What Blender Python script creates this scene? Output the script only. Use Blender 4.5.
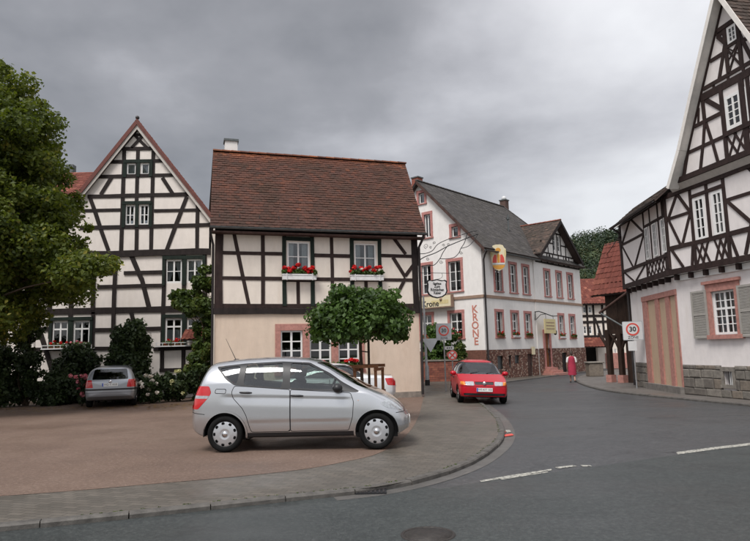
import bpy, bmesh, math, random
import numpy as np
from mathutils import Vector, Matrix

# ------------------------------------------------------------------ camera, world, sun, exposure
for o in list(bpy.data.objects):
    bpy.data.objects.remove(o)
SC = bpy.context.scene
COL = SC.collection
FPX, PCX, PCY, CAMH = 620.0, 375.0, 270.5, 1.75
PITCH, ROLL = math.atan(81.5 / FPX), math.radians(1.35)
CAMM = Matrix.Rotation(math.pi / 2 + PITCH, 3, 'X') @ Matrix.Rotation(-ROLL, 3, 'Z')
CAM = Vector((0, 0, CAMH))
cd = bpy.data.cameras.new('camera')
cd.sensor_width = 36.0
cd.lens = FPX / 750.0 * 36.0
cd.clip_end = 3000
cam = bpy.data.objects.new('camera', cd)
COL.objects.link(cam)
cam.matrix_world = Matrix.Translation(CAM) @ CAMM.to_4x4()
SC.camera = cam
SC.view_settings.view_transform = 'Standard'
SC.view_settings.look = 'None'
SC.view_settings.exposure = 1.45
SC.view_settings.gamma = 1.0

SUN_EL, SUN_AZ = math.radians(58), math.radians(208)      # azimuth clockwise from +Y (view direction)
sl = bpy.data.lights.new('sun', 'SUN')
sl.energy = 1.1
sl.angle = math.radians(22)
sl.color = (1.0, 0.97, 0.93)
so = bpy.data.objects.new('sun', sl)
COL.objects.link(so)
sdir = Vector((math.cos(SUN_EL) * math.sin(SUN_AZ), math.cos(SUN_EL) * math.cos(SUN_AZ), math.sin(SUN_EL)))
so.rotation_euler = sdir.to_track_quat('Z', 'Y').to_euler()
so.location = sdir * 60

W = bpy.data.worlds.new('World')
SC.world = W
W.use_nodes = True
nt = W.node_tree
nt.nodes.clear()
def wn(t, **k):
    n = nt.nodes.new(t)
    for a, b in k.items():
        setattr(n, a, b)
    return n
def wmath(op, a, b=None, c=None):
    n = wn('ShaderNodeMath', operation=op)
    for i, v in enumerate((a, b, c)):
        if v is None: continue
        if isinstance(v, (int, float)): n.inputs[i].default_value = v
        else: nt.links.new(v, n.inputs[i])
    return n.outputs[0]
w_out = wn('ShaderNodeOutputWorld')
w_bg = wn('ShaderNodeBackground')
w_bg.inputs['Strength'].default_value = 0.10
w_sky = wn('ShaderNodeTexSky', sky_type='NISHITA')
w_sky.sun_disc = False
w_sky.sun_elevation = SUN_EL
w_sky.sun_rotation = SUN_AZ
w_tc = wn('ShaderNodeTexCoord')
w_sep = wn('ShaderNodeSeparateXYZ')
nt.links.new(w_tc.outputs['Generated'], w_sep.inputs[0])
w_den = wmath('ADD', wmath('MAXIMUM', w_sep.outputs[2], 0.0), 0.26)
w_cmb = wn('ShaderNodeCombineXYZ')
nt.links.new(wmath('DIVIDE', w_sep.outputs[0], w_den), w_cmb.inputs[0])
nt.links.new(wmath('DIVIDE', w_sep.outputs[1], w_den), w_cmb.inputs[1])
def wnoise(scale, off, detail, rough, dist=0.0):
    m = wn('ShaderNodeMapping')
    m.inputs['Location'].default_value = off
    nt.links.new(w_cmb.outputs[0], m.inputs[0])
    n = wn('ShaderNodeTexNoise', noise_dimensions='3D')
    n.inputs['Scale'].default_value = scale
    n.inputs['Detail'].default_value = detail
    n.inputs['Roughness'].default_value = rough
    n.inputs['Distortion'].default_value = dist
    nt.links.new(m.outputs[0], n.inputs['Vector'])
    return n.outputs['Fac']
CLOUD_OFF = (0.0, 0.0, 0.0)
big = wnoise(0.42, (3.1, 1.7, 0.3), 2.0, 0.45)
mid = wnoise(1.7, (7.7, 2.2, 1.3), 6.0, 0.48, 0.2)
fin = wnoise(4.6, (1.1, 5.2, 4.3), 5.0, 0.55)
# one thick dark cloud bank stands in the north-west; elsewhere a thinner overcast
w_dot = wn('ShaderNodeVectorMath', operation='DOT_PRODUCT')
nt.links.new(w_tc.outputs['Generated'], w_dot.inputs[0])
w_dot.inputs[1].default_value = Vector((-0.44, 0.80, 0.36)).normalized()
w_mr = wn('ShaderNodeMapRange', interpolation_type='SMOOTHSTEP')
w_mr.inputs['From Min'].default_value = 0.64
w_mr.inputs['From Max'].default_value = 1.0
w_mr.inputs['To Min'].default_value = -0.045
w_mr.inputs['To Max'].default_value = -0.36
nt.links.new(w_dot.outputs['Value'], w_mr.inputs['Value'])
dens = wmath('ADD', wmath('ADD', wmath('MULTIPLY', big, 0.75), wmath('MULTIPLY', mid, 0.86)),
             wmath('MULTIPLY', fin, 0.20))
dens = wmath('ADD', dens, w_mr.outputs[0])
# a thin bright gap in the clouds to the north-east
w_dot2 = wn('ShaderNodeVectorMath', operation='DOT_PRODUCT')
nt.links.new(w_tc.outputs['Generated'], w_dot2.inputs[0])
w_dot2.inputs[1].default_value = Vector((0.34, 0.78, 0.50)).normalized()
w_mr2 = wn('ShaderNodeMapRange', interpolation_type='SMOOTHSTEP')
w_mr2.inputs['From Min'].default_value = 0.90
w_mr2.inputs['From Max'].default_value = 1.0
w_mr2.inputs['To Min'].default_value = 0.0
w_mr2.inputs['To Max'].default_value = 0.10
nt.links.new(w_dot2.outputs['Value'], w_mr2.inputs['Value'])
dens = wmath('ADD', dens, w_mr2.outputs[0])
w_cr = wn('ShaderNodeValToRGB')
cr = w_cr.color_ramp
cr.elements[0].position = 0.34; cr.elements[0].color = (0.72, 0.71, 0.715, 1)
cr.elements[1].position = 1.0; cr.elements[1].color = (3.0, 3.0, 3.04, 1)
e = cr.elements.new(0.52); e.color = (1.12, 1.10, 1.12, 1)
e = cr.elements.new(0.68); e.color = (1.78, 1.76, 1.81, 1)
e = cr.elements.new(0.82); e.color = (2.35, 2.33, 2.38, 1)
nt.links.new(dens, w_cr.inputs[0])
w_mix = wn('ShaderNodeMixRGB')
w_mix.inputs[0].default_value = 0.93
nt.links.new(w_sky.outputs[0], w_mix.inputs[1])
nt.links.new(w_cr.outputs[0], w_mix.inputs[2])
# overcast skies are brighter towards the zenith
zen = wmath('ADD', 0.86, wmath('MULTIPLY', wmath('MAXIMUM', w_sep.outputs[2], 0.0), 0.75))
w_zm = wn('ShaderNodeVectorMath', operation='SCALE')
nt.links.new(w_mix.outputs[0], w_zm.inputs[0])
nt.links.new(zen, w_zm.inputs['Scale'])
nt.links.new(w_zm.outputs[0], w_bg.inputs[0])
nt.links.new(w_bg.outputs[0], w_out.inputs[0])

# ------------------------------------------------------------------ pixel helpers (photo pixels -> directions)
def ray(x, y):
    return CAMM @ Vector(((x - PCX) / FPX, -(y - PCY) / FPX, -1))
def gnd(x, y, z=0.0):
    d = ray(x, y)
    return CAM + d * ((z - CAMH) / d.z)
def at_depth(x, y, Y):
    d = ray(x, y)
    return CAM + d * (Y / d.y)
def Z(ox, oy, s):
    return lambda x, y: (ox + x * s, oy + y * s)

class Fac:
    """a vertical facade plane: s along u, z up, d outward (towards the viewer)"""
    def __init__(f, a, b):
        f.a = Vector((a[0], a[1])); b = Vector((b[0], b[1]))
        f.L = (b - f.a).length
        f.u = (b - f.a) / f.L
        f.n = Vector((f.u.y, -f.u.x))
    def p(f, x, y, d=0.0):
        r = ray(x, y)
        r2 = Vector((r.x, r.y))
        t = ((f.a + f.n * d) - CAM.xy).dot(f.n) / r2.dot(f.n)
        P = CAM + r * t
        return (P.xy - f.a).dot(f.u), P.z
    def w(f, s, z, d=0.0):
        q = f.a + f.u * s + f.n * d
        return (q.x, q.y, z)
    def off(f, d):
        g = Fac(f.a + f.n * d, f.a + f.n * d + f.u)
        g.L = f.L
        return g

# ------------------------------------------------------------------ objects
def tag(o, label=None, cat=None, group=None, kind=None):
    if label: o['label'] = label
    if cat: o['category'] = cat
    if group: o['group'] = group
    if kind: o['kind'] = kind
    return o
def thing(name, loc, label, cat, group=None):
    o = bpy.data.objects.new(name, None)
    o.empty_display_size = 0.2
    o.location = loc
    COL.objects.link(o)
    return tag(o, label, cat, group)
def wloc(o):
    v = Vector((0, 0, 0))
    while o is not None:
        v += o.location
        o = o.parent
    return v
def link(name, me, mat=None, parent=None, loc=None):
    """mesh in world coordinates, or relative to loc"""
    if mat is not None and not me.materials:
        me.materials.append(mat)
    o = bpy.data.objects.new(name, me)
    COL.objects.link(o)
    if loc is not None: o.location = loc
    if parent is not None:
        o.parent = parent
        if loc is None:
            o.location = -wloc(parent)
        else:
            o.location = Vector(loc) - wloc(parent)
    return o

class MB:
    def __init__(m):
        m.v = []; m.f = []; m.sm = []
    def add(m, vs, fs, smooth=False):
        b = len(m.v)
        m.v.extend([tuple(v) for v in vs])
        m.f.extend([tuple(i + b for i in f) for f in fs])
        m.sm.extend([smooth] * len(fs))
        return m
    def box(m, c, s, ax=None, bev=0.0):
        """c centre, s full sizes, ax optional 3 axes"""
        ax = ax or (Vector((1, 0, 0)), Vector((0, 1, 0)), Vector((0, 0, 1)))
        c = Vector(c)
        if bev > 0:
            h = [k / 2 for k in s]
            vs = []; idx = {}
            for i in (-1, 1):
                for j in (-1, 1):
                    for k in (-1, 1):
                        for q in range(3):
                            d = [h[0] - bev, h[1] - bev, h[2] - bev]
                            d[q] = h[q]
                            idx[(i, j, k, q)] = len(vs)
                            vs.append(c + ax[0] * (i * d[0]) + ax[1] * (j * d[1]) + ax[2] * (k * d[2]))
            fs = []
            bm = bmesh.new()
            for v in vs: bm.verts.new(v)
            r = bmesh.ops.convex_hull(bm, input=bm.verts[:])
            bm.verts.index_update()
            nv = [v.co.copy() for v in bm.verts]
            bmesh.ops.recalc_face_normals(bm, faces=bm.faces[:])
            nf = [[v.index for v in f.verts] for f in bm.faces]
            bm.free()
            return m.add(nv, nf)
        vs = []
        for k in (-.5, .5):
            for j in (-.5, .5):
                for i in (-.5, .5):
                    vs.append(c + ax[0] * (i * s[0]) + ax[1] * (j * s[1]) + ax[2] * (k * s[2]))
        return m.add(vs, [(0, 2, 3, 1), (4, 5, 7, 6), (0, 1, 5, 4), (2, 6, 7, 3), (0, 4, 6, 2), (1, 3, 7, 5)])
    def fbox(m, f, s0, z0, s1, z1, d0, d1):
        """box on a facade"""
        vs = [f.w(s, z, d) for d in (d0, d1) for z in (z0, z1) for s in (s0, s1)]
        return m.add(vs, [(0, 2, 3, 1), (4, 5, 7, 6), (0, 1, 5, 4), (2, 6, 7, 3), (0, 4, 6, 2), (1, 3, 7, 5)])
    def fpoly(m, f, poly, d0, d1):
        """prism over a polygon (counter clockwise in s,z seen from outside)"""
        n = len(poly)
        vs = [f.w(s, z, d0) for s, z in poly] + [f.w(s, z, d1) for s, z in poly]
        fs = [tuple(range(n, 2 * n)), tuple(range(n - 1, -1, -1))]
        fs += [(i, (i + 1) % n, n + (i + 1) % n, n + i) for i in range(n)]
        return m.add(vs, fs)
    def prism(m, poly, z0, z1):
        n = len(poly)
        vs = [(p[0], p[1], z0) for p in poly] + [(p[0], p[1], z1) for p in poly]
        fs = [tuple(range(n, 2 * n)), tuple(range(n - 1, -1, -1))]
        fs += [(i, (i + 1) % n, n + (i + 1) % n, n + i) for i in range(n)]
        return m.add(vs, fs)
    def tube(m, pts, rad, n=8, cap=True):
        pts = [Vector(p) for p in pts]
        if isinstance(rad, (int, float)): rad = [rad] * len(pts)
        rings = []
        prev = None
        for i, p in enumerate(pts):
            t = (pts[min(i + 1, len(pts) - 1)] - pts[max(i - 1, 0)])
            if t.length < 1e-9: t = Vector((0, 0, 1))
            t.normalize()
            if prev is None:
                a = t.orthogonal().normalized()
            else:
                a = (prev - t * prev.dot(t))
                a = a.normalized() if a.length > 1e-6 else t.orthogonal().normalized()
            prev = a
            b = t.cross(a)
            rings.append([p + (a * math.cos(2 * math.pi * k / n) + b * math.sin(2 * math.pi * k / n)) * rad[i] for k in range(n)])
        vs = [v for r in rings for v in r]
        fs = []
        for i in range(len(pts) - 1):
            for k in range(n):
                fs.append((i * n + k, i * n + (k + 1) % n, (i + 1) * n + (k + 1) % n, (i + 1) * n + k))
        m.add(vs, fs, True)
        if cap:
            m.add(rings[0], [tuple(range(n - 1, -1, -1))])
            m.add(rings[-1], [tuple(range(n))])
        return m
    def lathe(m, prof, n=32, c=(0, 0, 0), axis='Z', smooth=True):
        """prof: list of (r, h)"""
        c = Vector(c)
        vs = []
        for r, h in prof:
            for k in range(n):
                a = 2 * math.pi * k / n
                if axis == 'Z': q = Vector((r * math.cos(a), r * math.sin(a), h))
                elif axis == 'Y': q = Vector((r * math.sin(a), h, r * math.cos(a)))
                else: q = Vector((h, r * math.cos(a), r * math.sin(a)))
                vs.append(c + q)
        fs = []
        for i in range(len(prof) - 1):
            for k in range(n):
                fs.append((i * n + k, i * n + (k + 1) % n, (i + 1) * n + (k + 1) % n, (i + 1) * n + k))
        return m.add(vs, fs, smooth)
    def sphere(m, c, r, nu=12, nv=8):
        r = (r, r, r) if isinstance(r, (int, float)) else r
        prof = []
        vs = []
        for i in range(nv + 1):
            th = math.pi * i / nv
            for k in range(nu):
                a = 2 * math.pi * k / nu
                vs.append((c[0] + r[0] * math.sin(th) * math.cos(a), c[1] + r[1] * math.sin(th) * math.sin(a), c[2] - r[2] * math.cos(th)))
        fs = []
        for i in range(nv):
            for k in range(nu):
                fs.append((i * nu + k, i * nu + (k + 1) % nu, (i + 1) * nu + (k + 1) % nu, (i + 1) * nu + k))
        return m.add(vs, fs, True)
    def mesh(m, name='mesh'):
        me = bpy.data.meshes.new(name)
        me.from_pydata(m.v, [], m.f)
        me.polygons.foreach_set('use_smooth', m.sm)
        me.validate()
        return me
    def build(m, name, mat, parent=None, loc=None):
        return link(name, m.mesh(name), mat, parent, loc)

# ------------------------------------------------------------------ materials
def mat_new(name):
    m = bpy.data.materials.new(name)
    m.use_nodes = True
    n = m.node_tree
    return m, n, n.nodes['Principled BSDF']
def N(n, t, **k):
    x = n.nodes.new(t)
    for a, b in k.items(): setattr(x, a, b)
    return x
def ramp(n, fac, stops):
    r = N(n, 'ShaderNodeValToRGB')
    el = r.color_ramp.elements
    while len(el) < len(stops): el.new(0.5)
    for e_, (p, c) in zip(el, stops):
        e_.position = p
        e_.color = (c[0], c[1], c[2], 1)
    n.links.new(fac, r.inputs[0])
    return r.outputs[0]
def noise(n, scale, detail=4, rough=0.55, vec=None, dist=0.0, stretch=None):
    t = N(n, 'ShaderNodeTexNoise')
    t.inputs['Scale'].default_value = scale
    t.inputs['Detail'].default_value = detail
    t.inputs['Roughness'].default_value = rough
    t.inputs['Distortion'].default_value = dist
    if vec is None:
        vec = N(n, 'ShaderNodeNewGeometry').outputs['Position']
    if stretch:
        mp = N(n, 'ShaderNodeMapping')
        mp.inputs['Scale'].default_value = stretch
        n.links.new(vec, mp.inputs[0])
        vec = mp.outputs[0]
    n.links.new(vec, t.inputs['Vector'])
    return t.outputs['Fac']
def bump(n, b, h, strength=0.3, dist=0.02):
    x = N(n, 'ShaderNodeBump')
    x.inputs['Strength'].default_value = strength
    x.inputs['Distance'].default_value = dist
    n.links.new(h, x.inputs['Height'])
    n.links.new(x.outputs[0], b.inputs['Normal'])
def mixc(n, fac, a, b, mode='MIX'):
    x = N(n, 'ShaderNodeMixRGB', blend_type=mode)
    for i, v in ((0, fac), (1, a), (2, b)):
        if isinstance(v, (int, float)): x.inputs[i].default_value = v
        elif isinstance(v, tuple): x.inputs[i].default_value = (v[0], v[1], v[2], 1)
        else: n.links.new(v, x.inputs[i])
    return x.outputs[0]
def mth(n, op, a, b=0.0):
    x = N(n, 'ShaderNodeMath', operation=op)
    for i, v in ((0, a), (1, b)):
        if isinstance(v, (int, float)): x.inputs[i].default_value = v
        else: n.links.new(v, x.inputs[i])
    return x.outputs[0]
def solid(name, c, rough=0.6, metal=0.0, var=0.12, scale=6.0, bstr=0.0, bscale=40.0, coat=0.0, spec=0.5, stretch=None):
    m, n, b = mat_new(name)
    lo = tuple(max(0, k * (1 - var)) for k in c); hi = tuple(min(1, k * (1 + var)) for k in c)
    f = noise(n, scale, 5, 0.6, stretch=stretch)
    n.links.new(ramp(n, f, [(0.3, lo), (0.7, hi)]), b.inputs['Base Color'])
    b.inputs['Roughness'].default_value = rough
    b.inputs['Metallic'].default_value = metal
    b.inputs['Coat Weight'].default_value = coat
    b.inputs['Specular IOR Level'].default_value = spec
    if bstr: bump(n, b, noise(n, bscale, 4, 0.6), bstr, 0.01)
    return m
def plaster(name, c, stain=(0.45, 0.40, 0.34), amount=0.35, grain=90):
    m, n, b = mat_new(name)
    f1 = noise(n, 0.7, 6, 0.6)
    f2 = noise(n, 5.0, 5, 0.6, stretch=(1, 1, 0.35))
    f3 = noise(n, 2.2, 6, 0.65, stretch=(1, 1, 0.12))
    base = ramp(n, f2, [(0.3, tuple(k * 0.93 for k in c)), (0.7, tuple(min(1, k * 1.03) for k in c))])
    st = mth(n, 'MULTIPLY', mth(n, 'MULTIPLY', ramp(n, f3, [(0.5, (0, 0, 0)), (0.78, (1, 1, 1))]), ramp(n, f1, [(0.42, (0, 0, 0)), (0.7, (1, 1, 1))])), amount)
    n.links.new(mixc(n, st, base, tuple(c[i] * stain[i] * 1.6 for i in range(3))), b.inputs['Base Color'])
    b.inputs['Roughness'].default_value = 0.9
    b.inputs['Specular IOR Level'].default_value = 0.2
    bump(n, b, mth(n, 'ADD', noise(n, grain, 3, 0.6), mth(n, 'MULTIPLY', noise(n, 4.0, 3, 0.5), 3.0)), 0.22, 0.012)
    return m
def wood(name, c, rough=0.75, var=0.45):
    m, n, b = mat_new(name)
    f = noise(n, 7.0, 6, 0.62, stretch=(1, 1, 0.5))
    g = noise(n, 60.0, 4, 0.6)
    n.links.new(ramp(n, f, [(0.25, tuple(k * (1 - var) for k in c)), (0.75, tuple(k * (1 + var) for k in c))]), b.inputs['Base Color'])
    b.inputs['Roughness'].default_value = rough
    b.inputs['Specular IOR Level'].default_value = 0.25
    bump(n, b, g, 0.35, 0.008)
    return m
def tile_mat(name, stops, moss=(0.02, 0.02, 0.012), moss_amt=0.6, rough=0.85):
    """colour from the per-tile 'tone' attribute, lichen and soot as patches"""
    m, n, b = mat_new(name)
    a = N(n, 'ShaderNodeAttribute', attribute_name='tone')
    cc = ramp(n, a.outputs['Fac'], stops)
    f = noise(n, 0.9, 6, 0.62)
    g = noise(n, 14.0, 5, 0.6)
    mk = mth(n, 'MULTIPLY', ramp(n, f, [(0.40, (0, 0, 0)), (0.66, (1, 1, 1))]), moss_amt)
    cc = mixc(n, mk, cc, moss)
    cc = mixc(n, mth(n, 'MULTIPLY', ramp(n, g, [(0.3, (0, 0, 0)), (0.75, (1, 1, 1))]), 0.35), cc, tuple(k * 1.2 for k in moss))
    n.links.new(cc, b.inputs['Base Color'])
    b.inputs['Roughness'].default_value = rough
    b.inputs['Specular IOR Level'].default_value = 0.3
    bump(n, b, noise(n, 50, 3, 0.6), 0.3, 0.006)
    return m
def leaf_mat(name, dark, lite, trans=0.35, yellow=None):
    m = bpy.data.materials.new(name); m.use_nodes = True
    n = m.node_tree; n.nodes.clear()
    out = N(n, 'ShaderNodeOutputMaterial')
    a = N(n, 'ShaderNodeAttribute', attribute_name='tone')
    st = [(0.0, dark), (0.75, lite)]
    if yellow: st.append((1.0, yellow))
    c = ramp(n, a.outputs['Fac'], st)
    p = N(n, 'ShaderNodeBsdfPrincipled')
    p.inputs['Roughness'].default_value = 0.55
    p.inputs['Specular IOR Level'].default_value = 0.35
    n.links.new(c, p.inputs['Base Color'])
    t = N(n, 'ShaderNodeBsdfTranslucent')
    n.links.new(mixc(n, 0.5, c, (lite[0] * 1.5, lite[1] * 1.6, lite[2] * 0.8)), t.inputs[0])
    mx = N(n, 'ShaderNodeMixShader')
    mx.inputs[0].default_value = trans
    n.links.new(p.outputs[0], mx.inputs[1]); n.links.new(t.outputs[0], mx.inputs[2])
    n.links.new(mx.outputs[0], out.inputs[0])
    return m
def glass_mat(name, tint=(0.55, 0.6, 0.6), refl=0.12, rough=0.02):
    m = bpy.data.materials.new(name); m.use_nodes = True
    n = m.node_tree; n.nodes.clear()
    out = N(n, 'ShaderNodeOutputMaterial')
    tr = N(n, 'ShaderNodeBsdfTransparent'); tr.inputs[0].default_value = (*tint, 1)
    gl = N(n, 'ShaderNodeBsdfGlossy'); gl.inputs['Roughness'].default_value = rough
    gl.inputs[0].default_value = (0.95, 0.97, 1, 1)
    fr = N(n, 'ShaderNodeFresnel'); fr.inputs[0].default_value = 1.5
    bp = N(n, 'ShaderNodeBump'); bp.inputs['Strength'].default_value = 0.03; bp.inputs['Distance'].default_value = 0.02
    n.links.new(noise(n, 1.6, 1, 0.5), bp.inputs['Height'])
    n.links.new(bp.outputs[0], gl.inputs['Normal']); n.links.new(bp.outputs[0], fr.inputs['Normal'])
    f = mth(n, 'MINIMUM', mth(n, 'ADD', mth(n, 'MULTIPLY', fr.outputs[0], 1.0), refl), 1.0)
    mx = N(n, 'ShaderNodeMixShader')
    n.links.new(f, mx.inputs[0]); n.links.new(tr.outputs[0], mx.inputs[1]); n.links.new(gl.outputs[0], mx.inputs[2])
    n.links.new(mx.outputs[0], out.inputs[0])
    return m

M = {}
M['plaster_cream'] = plaster('plaster_cream', (0.80, 0.715, 0.63), amount=0.5)
M['plaster_beige'] = plaster('plaster_beige', (0.69, 0.56, 0.45), stain=(0.42, 0.38, 0.34), amount=0.9)
M['plaster_white'] = plaster('plaster_white', (0.80, 0.77, 0.74), amount=0.35)
M['plaster_lh'] = plaster('plaster_lh', (0.80, 0.735, 0.68), amount=0.35)
M['plaster_rh'] = plaster('plaster_rh', (0.78, 0.73, 0.71), amount=0.35)
M['timber_dark'] = wood('timber_dark', (0.022, 0.016, 0.015))
M['timber_red'] = wood('timber_red', (0.033, 0.020, 0.018))
M['timber_green'] = wood('timber_green', (0.013, 0.021, 0.016))
M['timber_brown'] = wood('timber_brown', (0.075, 0.042, 0.035))
M['barn_wood'] = wood('barn_wood', (0.035, 0.02, 0.014))
M['post_wood'] = wood('post_wood', (0.20, 0.085, 0.04), var=0.3)
M['door_wood'] = wood('door_wood', (0.25, 0.10, 0.045), rough=0.5, var=0.25)
M['white_paint'] = solid('white_paint', (0.80, 0.79, 0.77), 0.45, var=0.04)
M['grey_board'] = solid('grey_board', (0.52, 0.48, 0.44), 0.7, var=0.1)
M['sandstone'] = solid('sandstone', (0.42, 0.20, 0.165), 0.85, var=0.22, scale=9, bstr=0.2)
M['sandstone_k'] = solid('sandstone_k', (0.43, 0.19, 0.17), 0.85, var=0.2, scale=6, bstr=0.2)
M['brown_band'] = solid('brown_band', (0.30, 0.20, 0.145), 0.8, var=0.15)
M['glass'] = glass_mat('glass', (0.62, 0.66, 0.66), 0.05)
M['car_glass'] = glass_mat('car_glass', (0.50, 0.58, 0.55), 0.05, 0.0)
M['curtain'] = solid('curtain', (0.62, 0.62, 0.63), 0.9, var=0.15, scale=20)
M['shutter_grey'] = solid('shutter_grey', (0.40, 0.40, 0.40), 0.7, var=0.1)
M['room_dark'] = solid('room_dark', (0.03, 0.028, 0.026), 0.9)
M['iron'] = solid('iron', (0.018, 0.018, 0.02), 0.5, 0.3)
M['zinc'] = solid('zinc', (0.12, 0.13, 0.13), 0.5, 0.5, var=0.25)
M['dark_pipe'] = solid('dark_pipe', (0.035, 0.03, 0.03), 0.5, 0.2, var=0.25)
M['galv'] = solid('galv', (0.34, 0.35, 0.36), 0.45, 0.6, var=0.15)
M['box_white'] = solid('box_white', (0.72, 0.71, 0.70), 0.7, var=0.1)
M['geranium'] = leaf_mat('geranium', (0.45, 0.008, 0.012), (0.78, 0.03, 0.03), 0.2)
M['geranium_pink'] = leaf_mat('geranium_pink', (0.55, 0.10, 0.16), (0.75, 0.30, 0.34), 0.2)
M['petal_white'] = leaf_mat('petal_white', (0.60, 0.52, 0.50), (0.80, 0.76, 0.70), 0.2)
M['petal_yellow'] = leaf_mat('petal_yellow', (0.50, 0.50, 0.25), (0.72, 0.70, 0.42), 0.2)
M['leaf_small'] = leaf_mat('leaf_small', (0.025, 0.055, 0.012), (0.09, 0.16, 0.03), 0.25)
M['leaf_lime'] = leaf_mat('leaf_lime', (0.028, 0.050, 0.007), (0.115, 0.142, 0.017), 0.38, (0.28, 0.25, 0.04))
M['leaf_maple'] = leaf_mat('leaf_maple', (0.018, 0.040, 0.009), (0.075, 0.135, 0.026), 0.28)
M['leaf_dark'] = leaf_mat('leaf_dark', (0.014, 0.026, 0.010), (0.042, 0.066, 0.020), 0.2)
M['leaf_vine'] = leaf_mat('leaf_vine', (0.025, 0.048, 0.010), (0.085, 0.125, 0.025), 0.28, (0.16, 0.13, 0.03))
M['leaf_forest'] = leaf_mat('leaf_forest', (0.020, 0.036, 0.020), (0.052, 0.078, 0.036), 0.1, (0.09, 0.085, 0.03))
M['bark'] = wood('bark', (0.07, 0.05, 0.035))
M['tiles_center'] = tile_mat('tiles_center', [(0, (0.042, 0.024, 0.020)), (0.45, (0.092, 0.040, 0.030)), (0.75, (0.15, 0.052, 0.032)), (1.0, (0.32, 0.105, 0.045))], moss_amt=0.42)
M['tiles_slate'] = tile_mat('tiles_slate', [(0, (0.045, 0.042, 0.042)), (0.6, (0.078, 0.071, 0.071)), (1.0, (0.12, 0.11, 0.105))], moss=(0.05, 0.045, 0.035), moss_amt=0.4)
M['tiles_brown'] = tile_mat('tiles_brown', [(0, (0.045, 0.035, 0.03)), (0.6, (0.09, 0.065, 0.055)), (1.0, (0.17, 0.11, 0.085))], moss_amt=0.4)
M['tiles_red'] = tile_mat('tiles_red', [(0, (0.10, 0.031, 0.024)), (0.6, (0.185, 0.054, 0.039)), (1.0, (0.33, 0.13, 0.085))], moss=(0.10, 0.03, 0.02), moss_amt=0.35)
M['deck'] = solid('deck', (0.06, 0.04, 0.035), 0.9)
M['brick_red'] = solid('brick_red', (0.24, 0.075, 0.05), 0.85, var=0.35, scale=12)
M['rubber'] = solid('rubber', (0.009, 0.009, 0.009), 0.85, var=0.2, spec=0.15)
M['plastic_black'] = solid('plastic_black', (0.016, 0.016, 0.018), 0.45, var=0.1)
M['seat'] = solid('seat', (0.05, 0.05, 0.055), 0.9)
M['hubcap'] = solid('hubcap', (0.55, 0.56, 0.58), 0.35, 0.7, var=0.05)
def paint(name, c, metal, rough=0.3):
    m = solid(name, c, rough, metal, var=0.02, scale=1.5, coat=0.8)
    b = m.node_tree.nodes['Principled BSDF']
    b.inputs['Coat Roughness'].default_value = 0.06
    return m
M['paint_silver'] = paint('paint_silver', (0.60, 0.61, 0.63), 0.85, 0.26)
M['paint_silver2'] = paint('paint_silver2', (0.34, 0.36, 0.39), 0.55, 0.34)
M['paint_white'] = paint('paint_white', (0.70, 0.71, 0.72), 0.15, 0.3)
M['paint_red'] = paint('paint_red', (0.44, 0.004, 0.016), 0.0, 0.35)
M['paint_red'].node_tree.nodes['Principled BSDF'].inputs['Coat Weight'].default_value = 0.25
M['paint_red'].node_tree.nodes['Principled BSDF'].inputs['Specular IOR Level'].default_value = 0.3
M['lamp_red'] = solid('lamp_red', (0.50, 0.008, 0.012), 0.1, coat=1.0, var=0.1)
M['lamp_clear'] = solid('lamp_clear', (0.42, 0.44, 0.46), 0.2, 0.3, var=0.35, scale=25, coat=0.6)
M['lamp_orange'] = solid('lamp_orange', (0.70, 0.22, 0.02), 0.15, coat=1.0, var=0.1)
M['chrome'] = solid('chrome', (0.7, 0.7, 0.72), 0.15, 1.0, var=0.03)
M['plate_white'] = solid('plate_white', (0.75, 0.75, 0.73), 0.4, var=0.03)
M['plate_blue'] = solid('plate_blue', (0.02, 0.08, 0.45), 0.4, var=0.03)
M['ink'] = solid('ink', (0.015, 0.015, 0.015), 0.5, var=0.05)
M['sign_red'] = solid('sign_red', (0.62, 0.07, 0.05), 0.45, var=0.06)
M['sign_grey'] = solid('sign_grey', (0.42, 0.44, 0.46), 0.5, 0.1, var=0.08)
M['sign_white'] = solid('sign_white', (0.60, 0.60, 0.60), 0.45, var=0.04)
M['sign_yellow'] = solid('sign_yellow', (0.62, 0.52, 0.27), 0.5, var=0.1)
M['cream_panel'] = solid('cream_panel', (0.70, 0.62, 0.42), 0.5, var=0.05)
M['letter_pink'] = solid('letter_pink', (0.52, 0.20, 0.15), 0.8, var=0.12)
M['gold'] = solid('gold', (0.60, 0.28, 0.04), 0.5, var=0.1)
# ------------------------------------------------------------------ generators
def np_mesh(name, V, Fq, tone=None, smooth=False):
    """V (n,3), Fq (m,k) faces of equal size"""
    me = bpy.data.meshes.new(name)
    V = np.asarray(V, np.float32); Fq = np.asarray(Fq, np.int32)
    k = Fq.shape[1]
    me.vertices.add(len(V)); me.vertices.foreach_set('co', V.ravel())
    me.loops.add(Fq.size); me.loops.foreach_set('vertex_index', Fq.ravel())
    me.polygons.add(len(Fq))
    me.polygons.foreach_set('loop_start', np.arange(0, Fq.size, k, dtype=np.int32))
    me.polygons.foreach_set('loop_total', np.full(len(Fq), k, np.int32))
    if smooth: me.polygons.foreach_set('use_smooth', np.ones(len(Fq), bool))
    me.update(calc_edges=True)
    if tone is not None:
        a = me.attributes.new('tone', 'FLOAT', 'POINT')
        a.data.foreach_set('value', np.asarray(tone, np.float32))
    return me

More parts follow.
